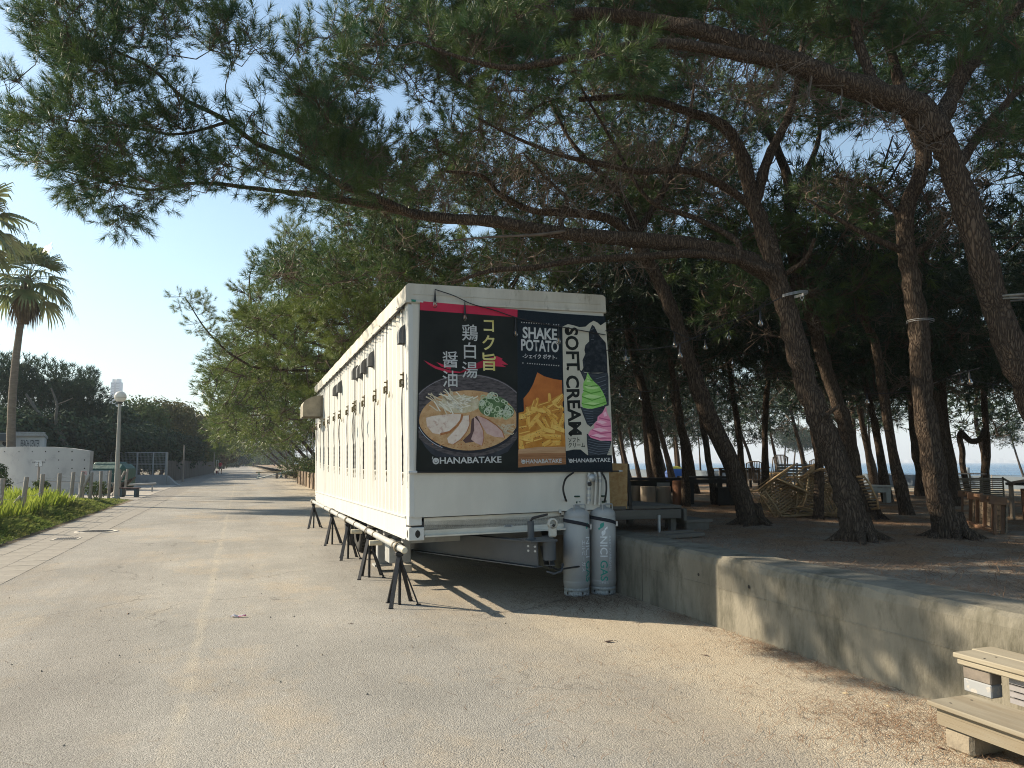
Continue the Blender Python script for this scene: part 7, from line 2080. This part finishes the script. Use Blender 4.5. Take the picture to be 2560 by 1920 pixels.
# rope fence posts
m_post = mat('grey_post', (.24, .21, .18), (.33, .29, .25), scale=6, detail=7, rough=.9, bump=.3, bscale=30, stretch=(1, 1, .15))
post_px = [10, 67, 112, 157, 187, 211, 235, 261, 281, 296, 307, 320]
plabs = ['leftmost wooden post, a torn paper notice wrapped round it', 'second post from the left, with a slanting strut', 'third post from the left in the grass', 'fourth post from the left in the grass', 'fifth post from the left in the grass', 'sixth post from the left, in front of the red lettered sign',
         'seventh post from the left, with a slanting strut', 'eighth post from the left, at the dry grass', 'ninth post from the left, brownish, left of the lamp', 'tenth post from the left, right beside the lamp', 'eleventh post from the left, short brown one', 'last post on the right, yellowish, with crossing struts']
tops = []
for i, px in enumerate(post_px):
    tt = (px - 1280) / FPX
    Z = -5.2 / (CS * tt + SN)
    b_ = Vector((tt * Z, Z, 0)); h = 1.26 + random.uniform(-.03, .03)
    t = thing('fence_post', plabs[i], 'post', b_, group='posts of the wire fence along the grass verge')
    lean = Vector((random.uniform(-.02, .06), 0, 0)) + (Vector((.05, 0, 0)) if i in (0, 1, 11) else Vector())
    MB().tube([(0, 0, -.1), (lean.x * .5, 0, h * .5), (lean.x, lean.y, h - .01), (lean.x, lean.y, h)], [.060, .058, .056, .046], 10, jit=.03).build('pole', m_post, t)
    if i in (1, 6, 11):
        s = -1 if i != 11 else -1
        MB().tube([(-.46, -.25, 0), (-.02, 0, h * (.60 if i == 1 else .93))], .05, 9).build('strut', m_post, t)
    if i == 11: MB().tube([(-.75, .3, .5), (lean.x, 0, h * .93)], .04, 8).build('strut', m_post, t)
    if i == 0:
        mb = MB(); V = []
        for a in np.linspace(-2.6, -.2, 8):
            for z in (.78, 1.16): V.append((math.cos(a) * .072 + .02, math.sin(a) * .072, z + .03 * math.cos(a * 2)))
        mb.add(V, [(2 * k, 2 * k + 2, 2 * k + 3, 2 * k + 1) for k in range(7)])
        mb.build('paper_notice', mat('paper_notice', (.55, .53, .53), (.35, .30, .30), scale=14, rough=.8, stretch=(1, 1, 3)), t)
    tops.append(b_ + Vector((lean.x, 0, h - .10)))
wr = thing('fence_wire', 'thin wire strung through the tops of the verge posts', 'wire', tops[0])
c = []
for a, b_ in zip(tops[:-1], tops[1:]): c += [a, a.lerp(b_, .5) - Vector((0, 0, .06))]
MB().tube(c + [tops[-1]], .005, 5).build('upper_wire', m_galv, wr, world=True)
MB().tube([q - Vector((0, 0, .38)) for q in c + [tops[-1]]], .005, 5).build('lower_wire', m_galv, wr, world=True)
# pale rope farther back
a = P(100, 1202, 34); b_ = P(290, 1208, 37)
t = thing('pale_rail', 'thin pale rail running along the foot of the curved concrete wall', 'rail', a)
MB().tube([a, a.lerp(b_, .5), b_], .03, 6).build('rail', m_lgrey, t, world=True)
for f in (0, .5, 1): q = a.lerp(b_, f); MB().cyl((q.x, q.y, 0), q, .03, 6).build('post', m_lgrey, t, world=True)

# globe lamp
b_ = G(290, 1249)
lp = thing('street_lamp', 'tall pale street lamp with a round glass globe at the end of the verge', 'street lamp', b_)
tx = P(300, 1000, b_.y) - b_
m_pole = mat('lamp_pole', (.36, .35, .31), (.30, .29, .26), scale=3, rough=.6)
mb = MB().tube([(0, 0, 0), (tx.x * .4, 0, 1.7), (tx.x, 0, 4.18)], [.105, .09, .062], 14); mb.lathe([(.16, 0), (.15, .12), (.10, .16)], 14); mb.build('pole', m_pole, lp)
MB().lathe([(.06, 4.15), (.12, 4.19), (.13, 4.26), (.001, 4.27)], 14, M=Matrix.Translation((tx.x, 0, 0))).build('collar', m_grey, lp)
MB().sphere((tx.x + .01, 0, 4.46), .25, 24).build('globe', mat('opal_globe', (.72, .72, .68), rough=.25, spec=.5, trans=.35), lp)
mb = MB().lathe([(.252, -.045), (.256, -.045), (.256, -.028), (.252, -.028)], 24, M=Matrix.Translation((tx.x + .01, 0, 4.46)))
mb.build('globe_band', mat('globe_seam', (.35, .35, .33), rough=.5), lp)

# signs
def sign(label, post, panel, lines, mtext, Zs=None, w_=None, cat='sign', rot=0.0):
    """post = (px, py base), panel = (x0, y0, x1, y1) in source px"""
    Z = Zs
    a = P(panel[0], panel[3], Z); c = P(panel[2], panel[1], Z)
    W_, H_ = c.x - a.x, c.z - a.z
    base = Vector(((a.x + c.x) / 2, Z, 0))
    t = thing('sign', label, cat, base)
    if post: MB().cyl((0, .03, 0), (0, .03, a.z + H_ * .8), .045 if post == 1 else .03, 8).build('post', m_post, t)
    cz = (a.z + c.z) / 2
    o = MB().box((0, 0, cz), (W_, .015, H_), bev=.004).build('panel', mat('sign_white', (.62, .63, .63), rough=.5), t)
    fr = MB()
    for s in (-1, 1):
        fr.box((0, -.009, cz + s * (H_ / 2 - .02)), (W_ - .02, .003, .014)); fr.box((s * (W_ / 2 - .02), -.009, cz), (.014, .003, H_ - .05))
    fr.build('border', mtext, t)
    for (txt, fx, fz, sz) in lines:
        text_obj(txt, sz * H_, mtext, t, Matrix.Translation((fx * W_, -.0095, cz + fz * H_)) @ Matrix.Rotation(R(90), 4, 'X'), 'lettering', bold=.02)
    return t
m_st = mat('sign_text', (.05, .05, .06), rough=.6)
sign('white notice board on a round post before the curved wall', 1, (86, 1151, 108, 1167), [('お知らせご案内', 0, .16, .30), ('とまれ', -.15, -.2, .2)], m_st, 34.5)
sign('small white sign with red print half hidden by the sixth post', 2, (202, 1177, 219, 1188), [('禁止', 0, 0, .62)], mat('sign_red', (.35, .06, .06), rough=.6), 31)
# curved concrete wall
def wpos(px, Z): q = P(px, 1156, Z); q.z = 0; return q
cw = thing('curved_concrete_wall', 'tall curved pale concrete wall with tie holes stepping down at its right end', 'wall', wpos(120, 39))
n = 30
prof_px = [(-140, 42, 1112), (0, 40, 1118), (60, 39, 1116), (130, 38.2, 1117), (180, 37.9, 1121), (226, 37.8, 1127.5)]
xs = np.array([p_[0] for p_ in prof_px]); zs = np.array([p_[1] for p_ in prof_px]); ts = np.array([p_[2] for p_ in prof_px])
V = []
for k in range(n + 1):
    px = -140 + (226 + 140) * k / n
    Z = 37.8 + (226 - px) ** 2 * .00003; py = np.interp(px, xs, ts)
    f = P(px, py, Z); bk = P(px, py, Z); 
    for (yy, zz_) in ((Z, -.1), (Z, f.z), (Z + .3, f.z), (Z + .3, -.1)): V.append((f.x, yy, zz_))
mb = MB(); mb.add(V, [(k * 4 + q, (k + 1) * 4 + q, (k + 1) * 4 + (q + 1), k * 4 + q + 1) for k in range(n) for q in range(3)] + [(n * 4, n * 4 + 1, n * 4 + 2, n * 4 + 3)[::-1], (0, 1, 2, 3)])
o = mb.build('wall_panel', m_lc, cw, world=True); 
a = P(226, 1176.5, 37.8); b_ = P(267, 1176.5, 37.7)
mb = MB().box(((a.x + b_.x) / 2 + .003, 37.92, a.z / 2 - .05), (b_.x - a.x, .28, a.z + .1), bev=.02)
mb.build('low_panel', m_lc, cw, world=True)
mb = MB()
for px in (12, 48, 81, 114, 147, 180, 211):
    for py in (1129, 1150, 1171, 1192, 1212):
        Z = 37.8 + (226 - px) ** 2 * .00003 - .012; q = P(px, py, Z)
        if py < np.interp(px, xs, ts) + 5: continue
        MB().cyl(q, q + Vector((0, .01, 0)), .035, 8).build('tie_hole', MATS['hole_shade'], cw, world=True)
# building with its sign
bc = thing('beach_building', 'low white beach centre building behind the curved wall', 'building', wpos(40, 46))
m_bw = mat('render_white', (.50, .52, .52), (.44, .46, .46), scale=2, rough=.8)
BC = P(112, 1156, 44); BA = R(30)
BM = Matrix.Translation((BC.x, BC.y, 0)) @ Matrix.Rotation(BA, 4, 'Z')
def bpx(px):
    q = (px - 1280) / FPX
    t = (BC.x - q * BC.y) / (math.cos(BA) - q * math.sin(BA)); return t, BC.y - t * math.sin(BA)
def bx(px0, px1, py0, py1, y0, d, nm, m_):
    (t0, Y0), (t1, Y1) = bpx(px0), bpx(px1)
    zt_ = P(px1, py0, Y1).z; zb_ = P(px1, py1, Y1).z if py1 < 1230 else 0
    return MB().box((-(t0 + t1) / 2, y0 + d / 2, (zt_ + zb_) / 2), (abs(t0 - t1), d, zt_ - zb_), M=BM).build(nm, m_, bc, world=True)
bx(-60, 112, 1090, 1300, 0, 6, 'wall', m_bw)
bx(-70, 115, 1084, 1091, -.2, 6.4, 'roof_slab', m_lgrey)
bx(26, 115, 1080.5, 1083.5, -.1, .06, 'roof_rail', m_lgrey)
bx(-60, 24, 1086, 1103, -1.2, 1, 'canopy', m_grey)
for k in range(9): bx(30 + k * 10, 31 + k * 10, 1080, 1084.5, -.15, .05, 'rail_post', m_lgrey)
def wall_text(body, px0, px1, py, hpx, nm):
    (t0, Y0), (t1, Y1) = bpx(px0), bpx(px1)
    o = text_obj(body, 1, mat('dark_letters', (.03, .04, .05), rough=.5), bc, Matrix.Identity(4), nm, bold=.0)
    xs_ = [q.co.x for q in o.data.vertices]; ys_ = [q.co.y for q in o.data.vertices]
    sx = abs(t0 - t1) / (max(xs_) - min(xs_)); sy = hpx / FPX * Y0 / (max(ys_) - min(ys_)); sx = -sx if sx < 0 else sx
    o.data.transform(MATW[bc].inverted() @ BM @ Matrix.Translation((-(t0 + t1) / 2, -.02, P(px0, py, Y0).z)) @ Matrix.Rotation(R(90), 4, 'X') @ Matrix.Diagonal((sx, sy, 1, 1)))
wall_text('BEACH CENTER', 55, 102, 1109, 17, 'lettering')
wall_text('♥', 9, 22, 1111, 11, 'wall_emblem')
# green covered stack
b_ = wpos(255, 44); gc = thing('covered_stack', 'stack under a dark green sheet behind the end of the curved wall', 'covered stack', b_)
m_tarp = mat('green_tarp', (.02, .085, .065), (.03, .11, .085), scale=2, rough=.5, bump=.5, bscale=4, bdist=.05)
MB().box((0, .8, .75), (2.6, 1.6, 1.5), bev=.25).build('sheet', m_tarp, gc)
MB().box((.1, .8, 1.52), (1.5, 1.1, .2), bev=.12).build('sheet_fold', m_tarp, gc)
MB().box((0, .8, .05), (2.7, 1.7, .1)).build('pallet', m_old, gc)
# mesh fence on a concrete plinth
m_mesh = mat('mesh_wire', (.30, .32, .33), rough=.5, metal=.4)
Zf = 55.0
mf = thing('mesh_fence', 'galvanised wire mesh fence on a low pale concrete plinth', 'fence', wpos(330, Zf))
zt = P(300, 1131, Zf).z; zb = P(300, 1188, Zf).z
for px in (227, 277, 343, 383, 416.5):
    q = P(px, 1156, Zf); MB().cyl((q.x, Zf, 0), (q.x, Zf, zt), .06 if px < 416 else .10, 8).build('post', m_mesh, mf, world=True)
x0 = P(226, 1156, Zf).x; x1 = P(418, 1156, Zf).x
for py in (1131, 1160, 1188): z = P(0, py, Zf).z; MB().box(((x0 + x1) / 2, Zf, z), (x1 - x0, .05, .05)).build('rail', m_mesh, mf, world=True)
mb = MB()
for k in range(14): z = zb + (zt - zb) * (k + .5) / 14; mb.box(((x0 + x1) / 2, Zf + .03, z), (x1 - x0, .012, .012))
for k in range(56): x = x0 + (x1 - x0) * k / 56; mb.box((x, Zf + .045, (zb + zt) / 2), (.010, .01, zt - zb))
mb.build('wire_mesh', m_mesh, mf, kind='stuff', world=True)
a = P(322, 1189, Zf - .3).x; zz_ = P(322, 1189, Zf - .3).z
for px0, px1 in ((226, 322), (322.5, 340), (340.5, 416)):
    xa, xb = P(px0, 1189, Zf - .3).x, P(px1, 1189, Zf - .3).x
    MB().box(((xa + xb) / 2, Zf - .1, zz_ / 2), (xb - xa - .02, .35, zz_)).build('plinth_block', m_lc, mf, world=True)
xa, xb = P(416.5, 1189, Zf - .3).x, P(448, 1189, Zf - .3).x
MB().prism([(xa, 0), (xb, 0), (xb - .2, .05), (xa, zz_)], Zf - .275, Zf + .075).build('plinth_ramp', m_lc, mf, world=True)
sign('small white notice hung on the wire mesh fence', 0, (312, 1160.5, 326, 1170), [('立入禁止', 0, 0, .4)], mat('sign_blue', (.05, .06, .25), rough=.6), Zf - .15)
# dark wooden fence
m_dwf = mat('fence_board', (.075, .065, .055), (.11, .095, .08), scale=2, rough=.95, stretch=(1, 1, .2))
wf = thing('wooden_fence', 'long dark board fence at the foot of the wood', 'fence', wpos(470, 75))
A0, A1 = wpos(418, 62), wpos(536, 118)
nb = 64
for k in range(nb):
    p_ = A0.lerp(A1, k / nb); q = A0.lerp(A1, (k + .95) / nb); h = 1.75 + random.uniform(-.05, .05)
    c = (p_ + q) / 2; d = q - p_
    MB().box((c.x, c.y, h / 2), (d.length, .04 + .02 * (k % 2), h), rz=math.atan2(d.y, d.x)).build('board', m_dwf, wf, world=True)
# poles
for px, py0, py1, Z, lb in ((459, 1113, 1192, 64, 'slim grey utility pole standing in front of the board fence'), (535, 1130, 1172, 100, 'slim far pole behind the jogger in red')):
    b_ = P(px, 1156, Z); b_.z = 0; h = P(px, py0, Z).z
    t = thing('pole', lb, 'pole', b_); MB().tube([(0, 0, 0), (0, 0, h)], [.09, .06], 8).build('shaft', m_post, t); MB().cyl((0, 0, h), (0, 0, h + .06), .075, 8).build('cap', m_grey, t)
# bench and planks near the lamp
b_ = G(326, 1243)
t = thing('bench', 'small dark plank bench beside the last fence posts', 'bench', b_, R(2))
m_bn = mat('bench_red_brown', (.09, .045, .04), (.06, .035, .03), scale=5, rough=.7); m_bg = mat('bench_leg_blue', (.03, .06, .075), rough=.6)
for k in range(2): MB().box((-.05, -.08 + k * .17, .42), (.88, .16, .05), bev=.005).build('seat_plank', m_bn, t)
for x in (-.38, .27): MB().box((x, 0, .2), (.12, .28, .40), bev=.005).build('leg', m_bg, t)
b_ = G(268, 1240)
t = thing('plank_stack', 'dark heap of slanting planks between the posts and the lamp', 'planks', b_)
for k in range(6): MB().box((k * .16 - .3, .3 + .1 * k, .25 + .05 * k), (1.1, .16, .05), rot=Matrix.Rotation(R(-24 - 4 * k), 4, 'Y')).build('plank', m_dwf, t)
b_ = G(316, 1213)
t = thing('log_stub', 'pale pole lying on the plaza in front of the fence plinth', 'pole', P(345, 1202, 42) - Vector((0, 0, P(345, 1202, 42).z)))
MB().cyl((-1.1, 0, .35), (1.0, .0, .45), .05, 8).build('pole', m_lgrey, t)
for x in (-.9, .8): MB().box((x, 0, .18), (.06, .06, .38)).build('rest', m_lgrey, t)

# ================================================================ FAR END OF THE ROAD
m_con = mat('cone_green', (.02, .12, .09), rough=.5); m_conw = mat('cone_white', (.6, .6, .58), rough=.5)
def cone(label, px, py):
    b_ = G(px, py)
    t = thing('traffic_cone', label, 'traffic cone', b_, group='traffic cones beside the sloping board')
    MB().box((0, 0, .02), (.38, .38, .04), bev=.01).build('base', m_con, t)
    pr = [(.14, .04), (.115, .2), (.085, .36), (.06, .5), (.025, .68), (.001, .7)]
    MB().lathe(pr[:2], 14).build('cone', m_con, t); MB().lathe(pr[1:3], 14).build('white_band', m_conw, t); MB().lathe(pr[2:4], 14).build('cone_upper', m_con, t); MB().lathe(pr[3:], 14).build('tip', m_con, t)
    MB().cyl((0, 0, .66), (0, 0, .78), .02, 6).build('bar_clip', m_con, t)
cone('green and white traffic cone at the left low end of the sloping board', 647, 1196)
cone('green and white traffic cone right of the first one under the board', 703, 1194)
a = G(640, 1197); b_ = P(790, 1172.5, 79); 
t = thing('board_ramp', 'long pale board ramp sloping from the road up to the planter wall', 'ramp', a)
mid_ = P(740, 1173, 78)
MB().box(((a.x + mid_.x) / 2, (a.y + mid_.y) / 2, mid_.z / 2), ((mid_ - a).length, .35, .08), rot=(mid_ - a).to_track_quat('X', 'Z').to_matrix().to_4x4()).build('board', mat('ramp_board', (.42, .42, .38), rough=.7), t, world=True)
MB().box(((b_.x + mid_.x) / 2, mid_.y, mid_.z - .02), (abs(b_.x - mid_.x) + .2, .3, .07)).build('board', MATS['ramp_board'], t, world=True)
for px, Z in ((693, 76.5), (716, 77.5), (737, 78.2)):
    q = P(px, 1170, Z); MB().box((q.x, q.y, .30), (.22, .2, .6)).build('trestle_leg', m_fw, t, world=True)
MB().cyl(P(640, 1181, 79), P(705, 1179, 79.4), .06, 8).build('crossbar', mat('ramp_bar', (.38, .26, .14), rough=.8), t, world=True)
# hedges on the planter wall
for i, (u, v, r_, h, mm, lb) in enumerate(((50, 5.6, 1.5, 1.4, m_leafC, 'clipped leafy hedge on the planter wall nearest the trailer'), (54, 5.8, 1.4, 1.5, m_leafR, 'brownish bush in the shade next to the first hedge'), (58, 5.2, 1.8, 1.2, m_leafC, 'second light green hedge on the garden wall'), (65, 5.0, 1.8, 1.1, m_leafB, 'third hedge farther along the garden wall'), (74, 4.8, 2, 1.2, m_leafC, 'far hedge at the end of the garden wall'))):
    b_ = UV(u, v, .6); shrub(lb, b_, r_, h, 1700, mm, .09, 'hedge')
# small buildings / bright clearing at the road end
m_sky_wall = mat('pale_far_wall', (.55, .58, .60), rough=.7)
b_ = G(630, 1163.5)
for i, (px0, px1, py, Z, lb) in enumerate(((598, 612, 1150, 300, 'pale far booth left at the end of the road'), (616, 634, 1147, 320, 'pale far building in the middle of the road end'))):
    a = P(px0, 1156, Z); c = P(px1, py, Z)
    t = thing('far_building', lb, 'building', (a.x, Z, 0))
    MB().box(((c.x - a.x) / 2, 2, c.z / 2), (c.x - a.x, 4, c.z)).build('wall', m_sky_wall, t); MB().box(((c.x - a.x) / 2, 2, c.z + .1), (c.x - a.x + .6, 4.6, .2)).build('roof', m_lgrey, t)
    MB().box(((c.x - a.x) / 2, -.02, 1.1), (1.0, .05, 2.2)).build('door', m_grey, t)

# people
def person(label, px, feet_py, Z, h, top_c, leg_c, stride=.0, ang=0.0, arms=.15):
    b_ = P(px, feet_py, Z); b_.z = 0
    t = thing('person', label, 'person', b_, ang)
    s = h / 1.75
    mw = bpy.data.meshes.new('body')
    J = {'pel': (0, 0, .95), 'wst': (0, 0, 1.08), 'chs': (0, .01, 1.32), 'nk': (0, .0, 1.48), 'hd': (0, -.01, 1.60), 'hd2': (0, 0, 1.72),
         'sl': (-.18, 0, 1.40), 'el': (-.25, .05 + arms * .3, 1.13), 'hl': (-.22, -arms, 1.0), 'sr': (.18, 0, 1.40), 'er': (.25, .05, 1.13), 'hr': (.22, -arms * 1.4, .98),
         'tl': (-.09, 0, .90), 'kl': (-.10, -stride * .6, .50), 'fl': (-.10, -stride * .5 + .0, .08), 'ol': (-.10, -stride * .5 - .14, .04),
         'tr': (.09, 0, .90), 'kr': (.10, stride * .25, .50), 'fr': (.10, stride * 1.1, .10), 'or': (.10, stride * 1.1 - .13, .05)}
    RD = {'pel': .145, 'wst': .13, 'chs': .165, 'nk': .055, 'hd': .085, 'hd2': .07, 'sl': .07, 'el': .045, 'hl': .035, 'sr': .07, 'er': .045, 'hr': .035, 'tl': .10, 'kl': .06, 'fl': .045, 'ol': .04, 'tr': .10, 'kr': .06, 'fr': .045, 'or': .04}
    E = [('pel', 'wst'), ('wst', 'chs'), ('chs', 'nk'), ('nk', 'hd'), ('hd', 'hd2'), ('chs', 'sl'), ('sl', 'el'), ('el', 'hl'), ('chs', 'sr'), ('sr', 'er'), ('er', 'hr'), ('pel', 'tl'), ('tl', 'kl'), ('kl', 'fl'), ('fl', 'ol'), ('pel', 'tr'), ('tr', 'kr'), ('kr', 'fr'), ('fr', 'or')]
    ks = list(J); mw.from_pydata([tuple(c * s for c in J[k]) for k in ks], [(ks.index(a), ks.index(b)) for a, b in E], [])
    o = bpy.data.objects.new('body', mw); COL.objects.link(o)
    mod = o.modifiers.new('skin', 'SKIN')
    for k, sv in zip(ks, mw.skin_vertices[0].data):
        sv.radius = (RD[k] * s, RD[k] * s * (.75 if k in ('pel', 'wst', 'chs') else 1)); sv.use_root = (k == 'pel')
    o.modifiers.new('sub', 'SUBSURF').levels = 1
    dg = bpy.context.evaluated_depsgraph_get(); dg.update()
    me = bpy.data.meshes.new_from_object(o.evaluated_get(dg)); bpy.data.objects.remove(o)
    skin = mat('skin', (.38, .22, .15), rough=.6)
    me.materials.clear()
    for m_ in (skin, top_c, leg_c, mat('hair_dark', (.015, .012, .01), rough=.7), mat('shoe_dark', (.05, .05, .06), rough=.7)): me.materials.append(m_)
    for p_ in me.polygons:
        z = p_.center.z / s; x = abs(p_.center.x / s)
        p_.material_index = 4 if z < .10 else 2 if (.45 < z < .98 and x < .2) else 1 if (z < 1.47 and z > .98 and not (x > .19 and z < 1.2)) else 3 if z > 1.64 or (z > 1.56 and p_.center.y > .02) else 0
        p_.use_smooth = True
    ob = bpy.data.objects.new('body', me); COL.objects.link(ob); ob.parent = t
person('person jogging away in a red shirt and dark shorts on the road', 550, 1184.5, 105, 1.85, mat('red_shirt', (.42, .05, .06), rough=.8), mat('dark_shorts', (.02, .02, .03), rough=.8), .35, R(180), .2)
person('far person in a white top walking left of the road end', 578, 1167, 240, 1.75, mat('white_shirt', (.6, .6, .6), rough=.8), MATS['dark_shorts'], .2)
person('far person in black walking next to the one in white', 593.5, 1167, 240, 1.8, mat('black_shirt', (.03, .03, .035), rough=.8), MATS['dark_shorts'], .25)
person('far person in dark clothes under the last roadside pines', 633, 1167, 230, 1.7, MATS['black_shirt'], MATS['dark_shorts'], .1)
# white frame sign left of the jogger
b_ = P(542, 1184, 98); b_.z = 0
t = thing('notice_frame', 'thin white upright frame left of the jogger', 'sign frame', b_)
for x in (-.12, .12): MB().box((x, 0, .95), (.035, .04, 1.9)).build('upright', m_conw, t)
MB().box((0, 0, 1.88), (.24, .04, .04)).build('top_bar', m_conw, t); MB().box((0, 0, .35), (.24, .03, .35)).build('panel', mat('frame_red', (.35, .06, .05), rough=.7), t)

# twin towers far away
for i, (x0, x1, py) in enumerate(((276.5, 286.5, 947.5), (289.5, 300, 947))):
    Z = 950; a = P(x0, 968, Z); c = P(x1, py, Z)
    t = thing('tower_block', ['left', 'right'][i] + ' of the two pale glass tower blocks rising above the wood', 'tower', (a.x, Z, 0), group='twin tower blocks')
    w_ = c.x - a.x
    MB().box((w_ / 2, 4, (c.z - 4) / 2), (w_, 8, c.z - 4)).build('shaft', mat('tower_glass', (.30, .36, .42), (.36, .41, .46), scale=.3, rough=.3), t)
    MB().box((w_ / 2 + (-.6 if i else .4), 4, c.z - 2), (w_ * .62, 6, 4)).build('crown_storey', m_sky_wall, t)
    for k in range(14): MB().box((w_ / 2, -.1, c.z - 6 - k * 3.2), (w_ * .9, .3, 1.2)).build('window_band', mat('tower_band', (.16, .22, .28), rough=.2), t)

# ================================================================ BEACH FENCE, CITY ACROSS THE BAY
m_net = mat('wind_net', (.10, .125, .155), (.13, .16, .19), scale=.8, rough=.9, stretch=(1, 1, .3))
fn = thing('beach_fence', 'long grey netting fence along the top of the beach', 'fence', UV(0, FENCE_V, 0), AX)
posts_u = [-38 + k * 4.0 for k in range(55)]
for k, u in enumerate(posts_u[:-1]):
    mb = MB(); V = []
    for j in range(5):
        y = u + j; sag = .05 * math.sin(j / 4 * math.pi)
        zb_ = terr(*UV(y, FENCE_V).xy)
        V += [(0, y, zb_ - .02), (0, y, .82 - sag)]
    mb.add(V, [(2 * j, 2 * j + 2, 2 * j + 3, 2 * j + 1) for j in range(4)])
    mb.build('net_panel', m_net, fn)
    MB().cyl((0, u, -.3), (0, u, .86), .03, 6).build('post', m_post, fn)
MB().tube([(0, u, .82) for u in posts_u], .015, 5).build('top_rope', m_grey, fn)
for px, lb in ((2410, 'pale round bollard at the beach fence near the right edge'), (1996, 'pale round bollard at the beach fence behind the slatted chairs'), (2180, 'pale round bollard at the beach fence behind the thin pine pair')):
    tt = (px - 1280) / FPX; Z = (FENCE_V - .8) / (CS * tt + SN); b_ = Vector((tt * Z, Z, 0)); b_.z = terr(b_.x, b_.y)
    t = thing('bollard', lb, 'bollard', b_)
    h = P(px, 1168, Z).z - b_.z
    MB().lathe([(.16, 0), (.15, h - .3), (.16, h - .02), (.001, h)], 12).build('drum', mat('bollard_pale', (.42, .45, .46), (.30, .33, .34), scale=3, rough=.8), t)
    MB().lathe([(.175, h - .42), (.19, h - .38), (.175, h - .34)], 12).build('band', m_galv, t)
# distant shore strip
m_shore = mat('far_shore', (.16, .18, .18), rough=.9)
mb = MB().box((2600, 5250, 0), (6400, 900, 3)); mb.build('far_shore', m_shore, kind='structure')
# city: low blocks, tanks, cranes, chimneys
m_c1 = mat('city_white', (.62, .62, .60), rough=.7); m_c2 = mat('city_grey', (.34, .36, .38), rough=.7); m_c3 = mat('city_dark', (.18, .21, .24), rough=.7)
def far_pt(px, v=5400):
    tt = (px - 1280) / FPX; Z = v * .9; return Vector((tt * Z, Z, 1.5)), Z
random.seed(5)
side_ord = 0
for i in range(64):
    px = 1510 + i * 16.8 + random.uniform(-5, 5)
    b_, Z = far_pt(px, 5300 + random.uniform(0, 500)); s = Z / FPX
    w_ = random.uniform(5, 17) * s; h = random.uniform(2.5, 9) * s
    if 1880 < px < 2000: h = random.uniform(5, 8) * s; w_ = 16 * s
    t = thing('industrial_building', 'pale industrial block in the hazy skyline across the bay', 'building', b_, AX, 'hazy blocks across the bay')
    mm = m_c1 if random.random() < .5 else m_c2
    MB().box((0, 0, h / 2), (60, w_, h)).build('block', mm, t)
    MB().box((0, w_ * .2, h + h * .12), (40, w_ * .3, h * .25)).build('roof_house', m_c2, t)
    MB().box((-31, 0, h * .6), (2, w_ * .9, h * .16)).build('window_band', m_c3, t)
for px, h_, lb in ((1919, 24, 'first tall chimney from the left across the bay'), (1949, 24, 'second tall chimney across the bay'), (1976, 25, 'third tall chimney, right of the chimney group across the bay'), (2505, 26, 'red and white mast far across the bay at the right')):
    b_, Z = far_pt(px, 5250); s = Z / FPX
    t = thing('chimney', lb, 'chimney', b_)
    MB().cyl((0, 0, 0), (0, 0, h_ * s * .55), 1.3 * s, 10, r2=1.0 * s).build('stack', m_c1, t); MB().cyl((0, 0, h_ * s * .55), (0, 0, h_ * s), 1.0 * s, 10, r2=.8 * s).build('stack_top', m_c2, t)
for i, px in enumerate((1752, 1870, 2150, 2185, 2192, 2216, 2330, 2440)):
    b_, Z = far_pt(px, 5250); s = Z / FPX
    t = thing('harbour_crane', '%s harbour crane from the left in the haze across the bay' % ordn[i], 'crane', b_, AX, 'harbour cranes across the bay')
    for x in (-3, 3): MB().box((0, x * s, 4 * s), (4, .6 * s, 8 * s)).build('leg', m_c2, t)
    MB().box((0, 0, 8.3 * s), (6, 8 * s, .8 * s)).build('girder', m_c2, t)
    MB().cyl((0, -2 * s, 8 * s), (0, 6 * s, 17 * s), .35 * s, 6).build('jib', m_c2, t)
b_, Z = far_pt(2378, 1700); s = Z / FPX; b_.z = -1
t = thing('ship', 'low white ship on the sea beyond the right hand pines', 'ship', b_, AX + math.pi / 2)
MB().prism([(-18 * s, 1.2 * s), (20 * s, 1.2 * s), (17 * s, -.3), (-16 * s, -.3)], -4, 4).build('hull', m_c3, t)
MB().box((2 * s, 0, 2.0 * s), (22 * s, 6, 1.8 * s)).build('superstructure', m_c1, t); MB().box((6 * s, 0, 3.4 * s), (6 * s, 5, 1.4 * s)).build('bridge', m_c1, t); MB().cyl((-2 * s, 0, 2.5 * s), (-2 * s, 0, 5.5 * s), .4 * s, 6).build('mast', m_c2, t)
# ================================================================ AIR
m_hz = bpy.data.materials.new('haze'); m_hz.use_nodes = True
hn = m_hz.node_tree; hn.nodes.clear()
ho = hn.nodes.new('ShaderNodeOutputMaterial'); hv = hn.nodes.new('ShaderNodeVolumePrincipled')
hv.inputs['Color'].default_value = (.80, .88, 1.0, 1); hv.inputs['Density'].default_value = .00042; hv.inputs['Anisotropy'].default_value = 0
hn.links.new(hv.outputs[0], ho.inputs['Volume'])
hzo = MB().box((0, 2900, 94), (15000, 7400, 193)).build('haze', m_hz, kind='stuff', label='thin sea haze filling the air over road, grove and bay', cat='haze')
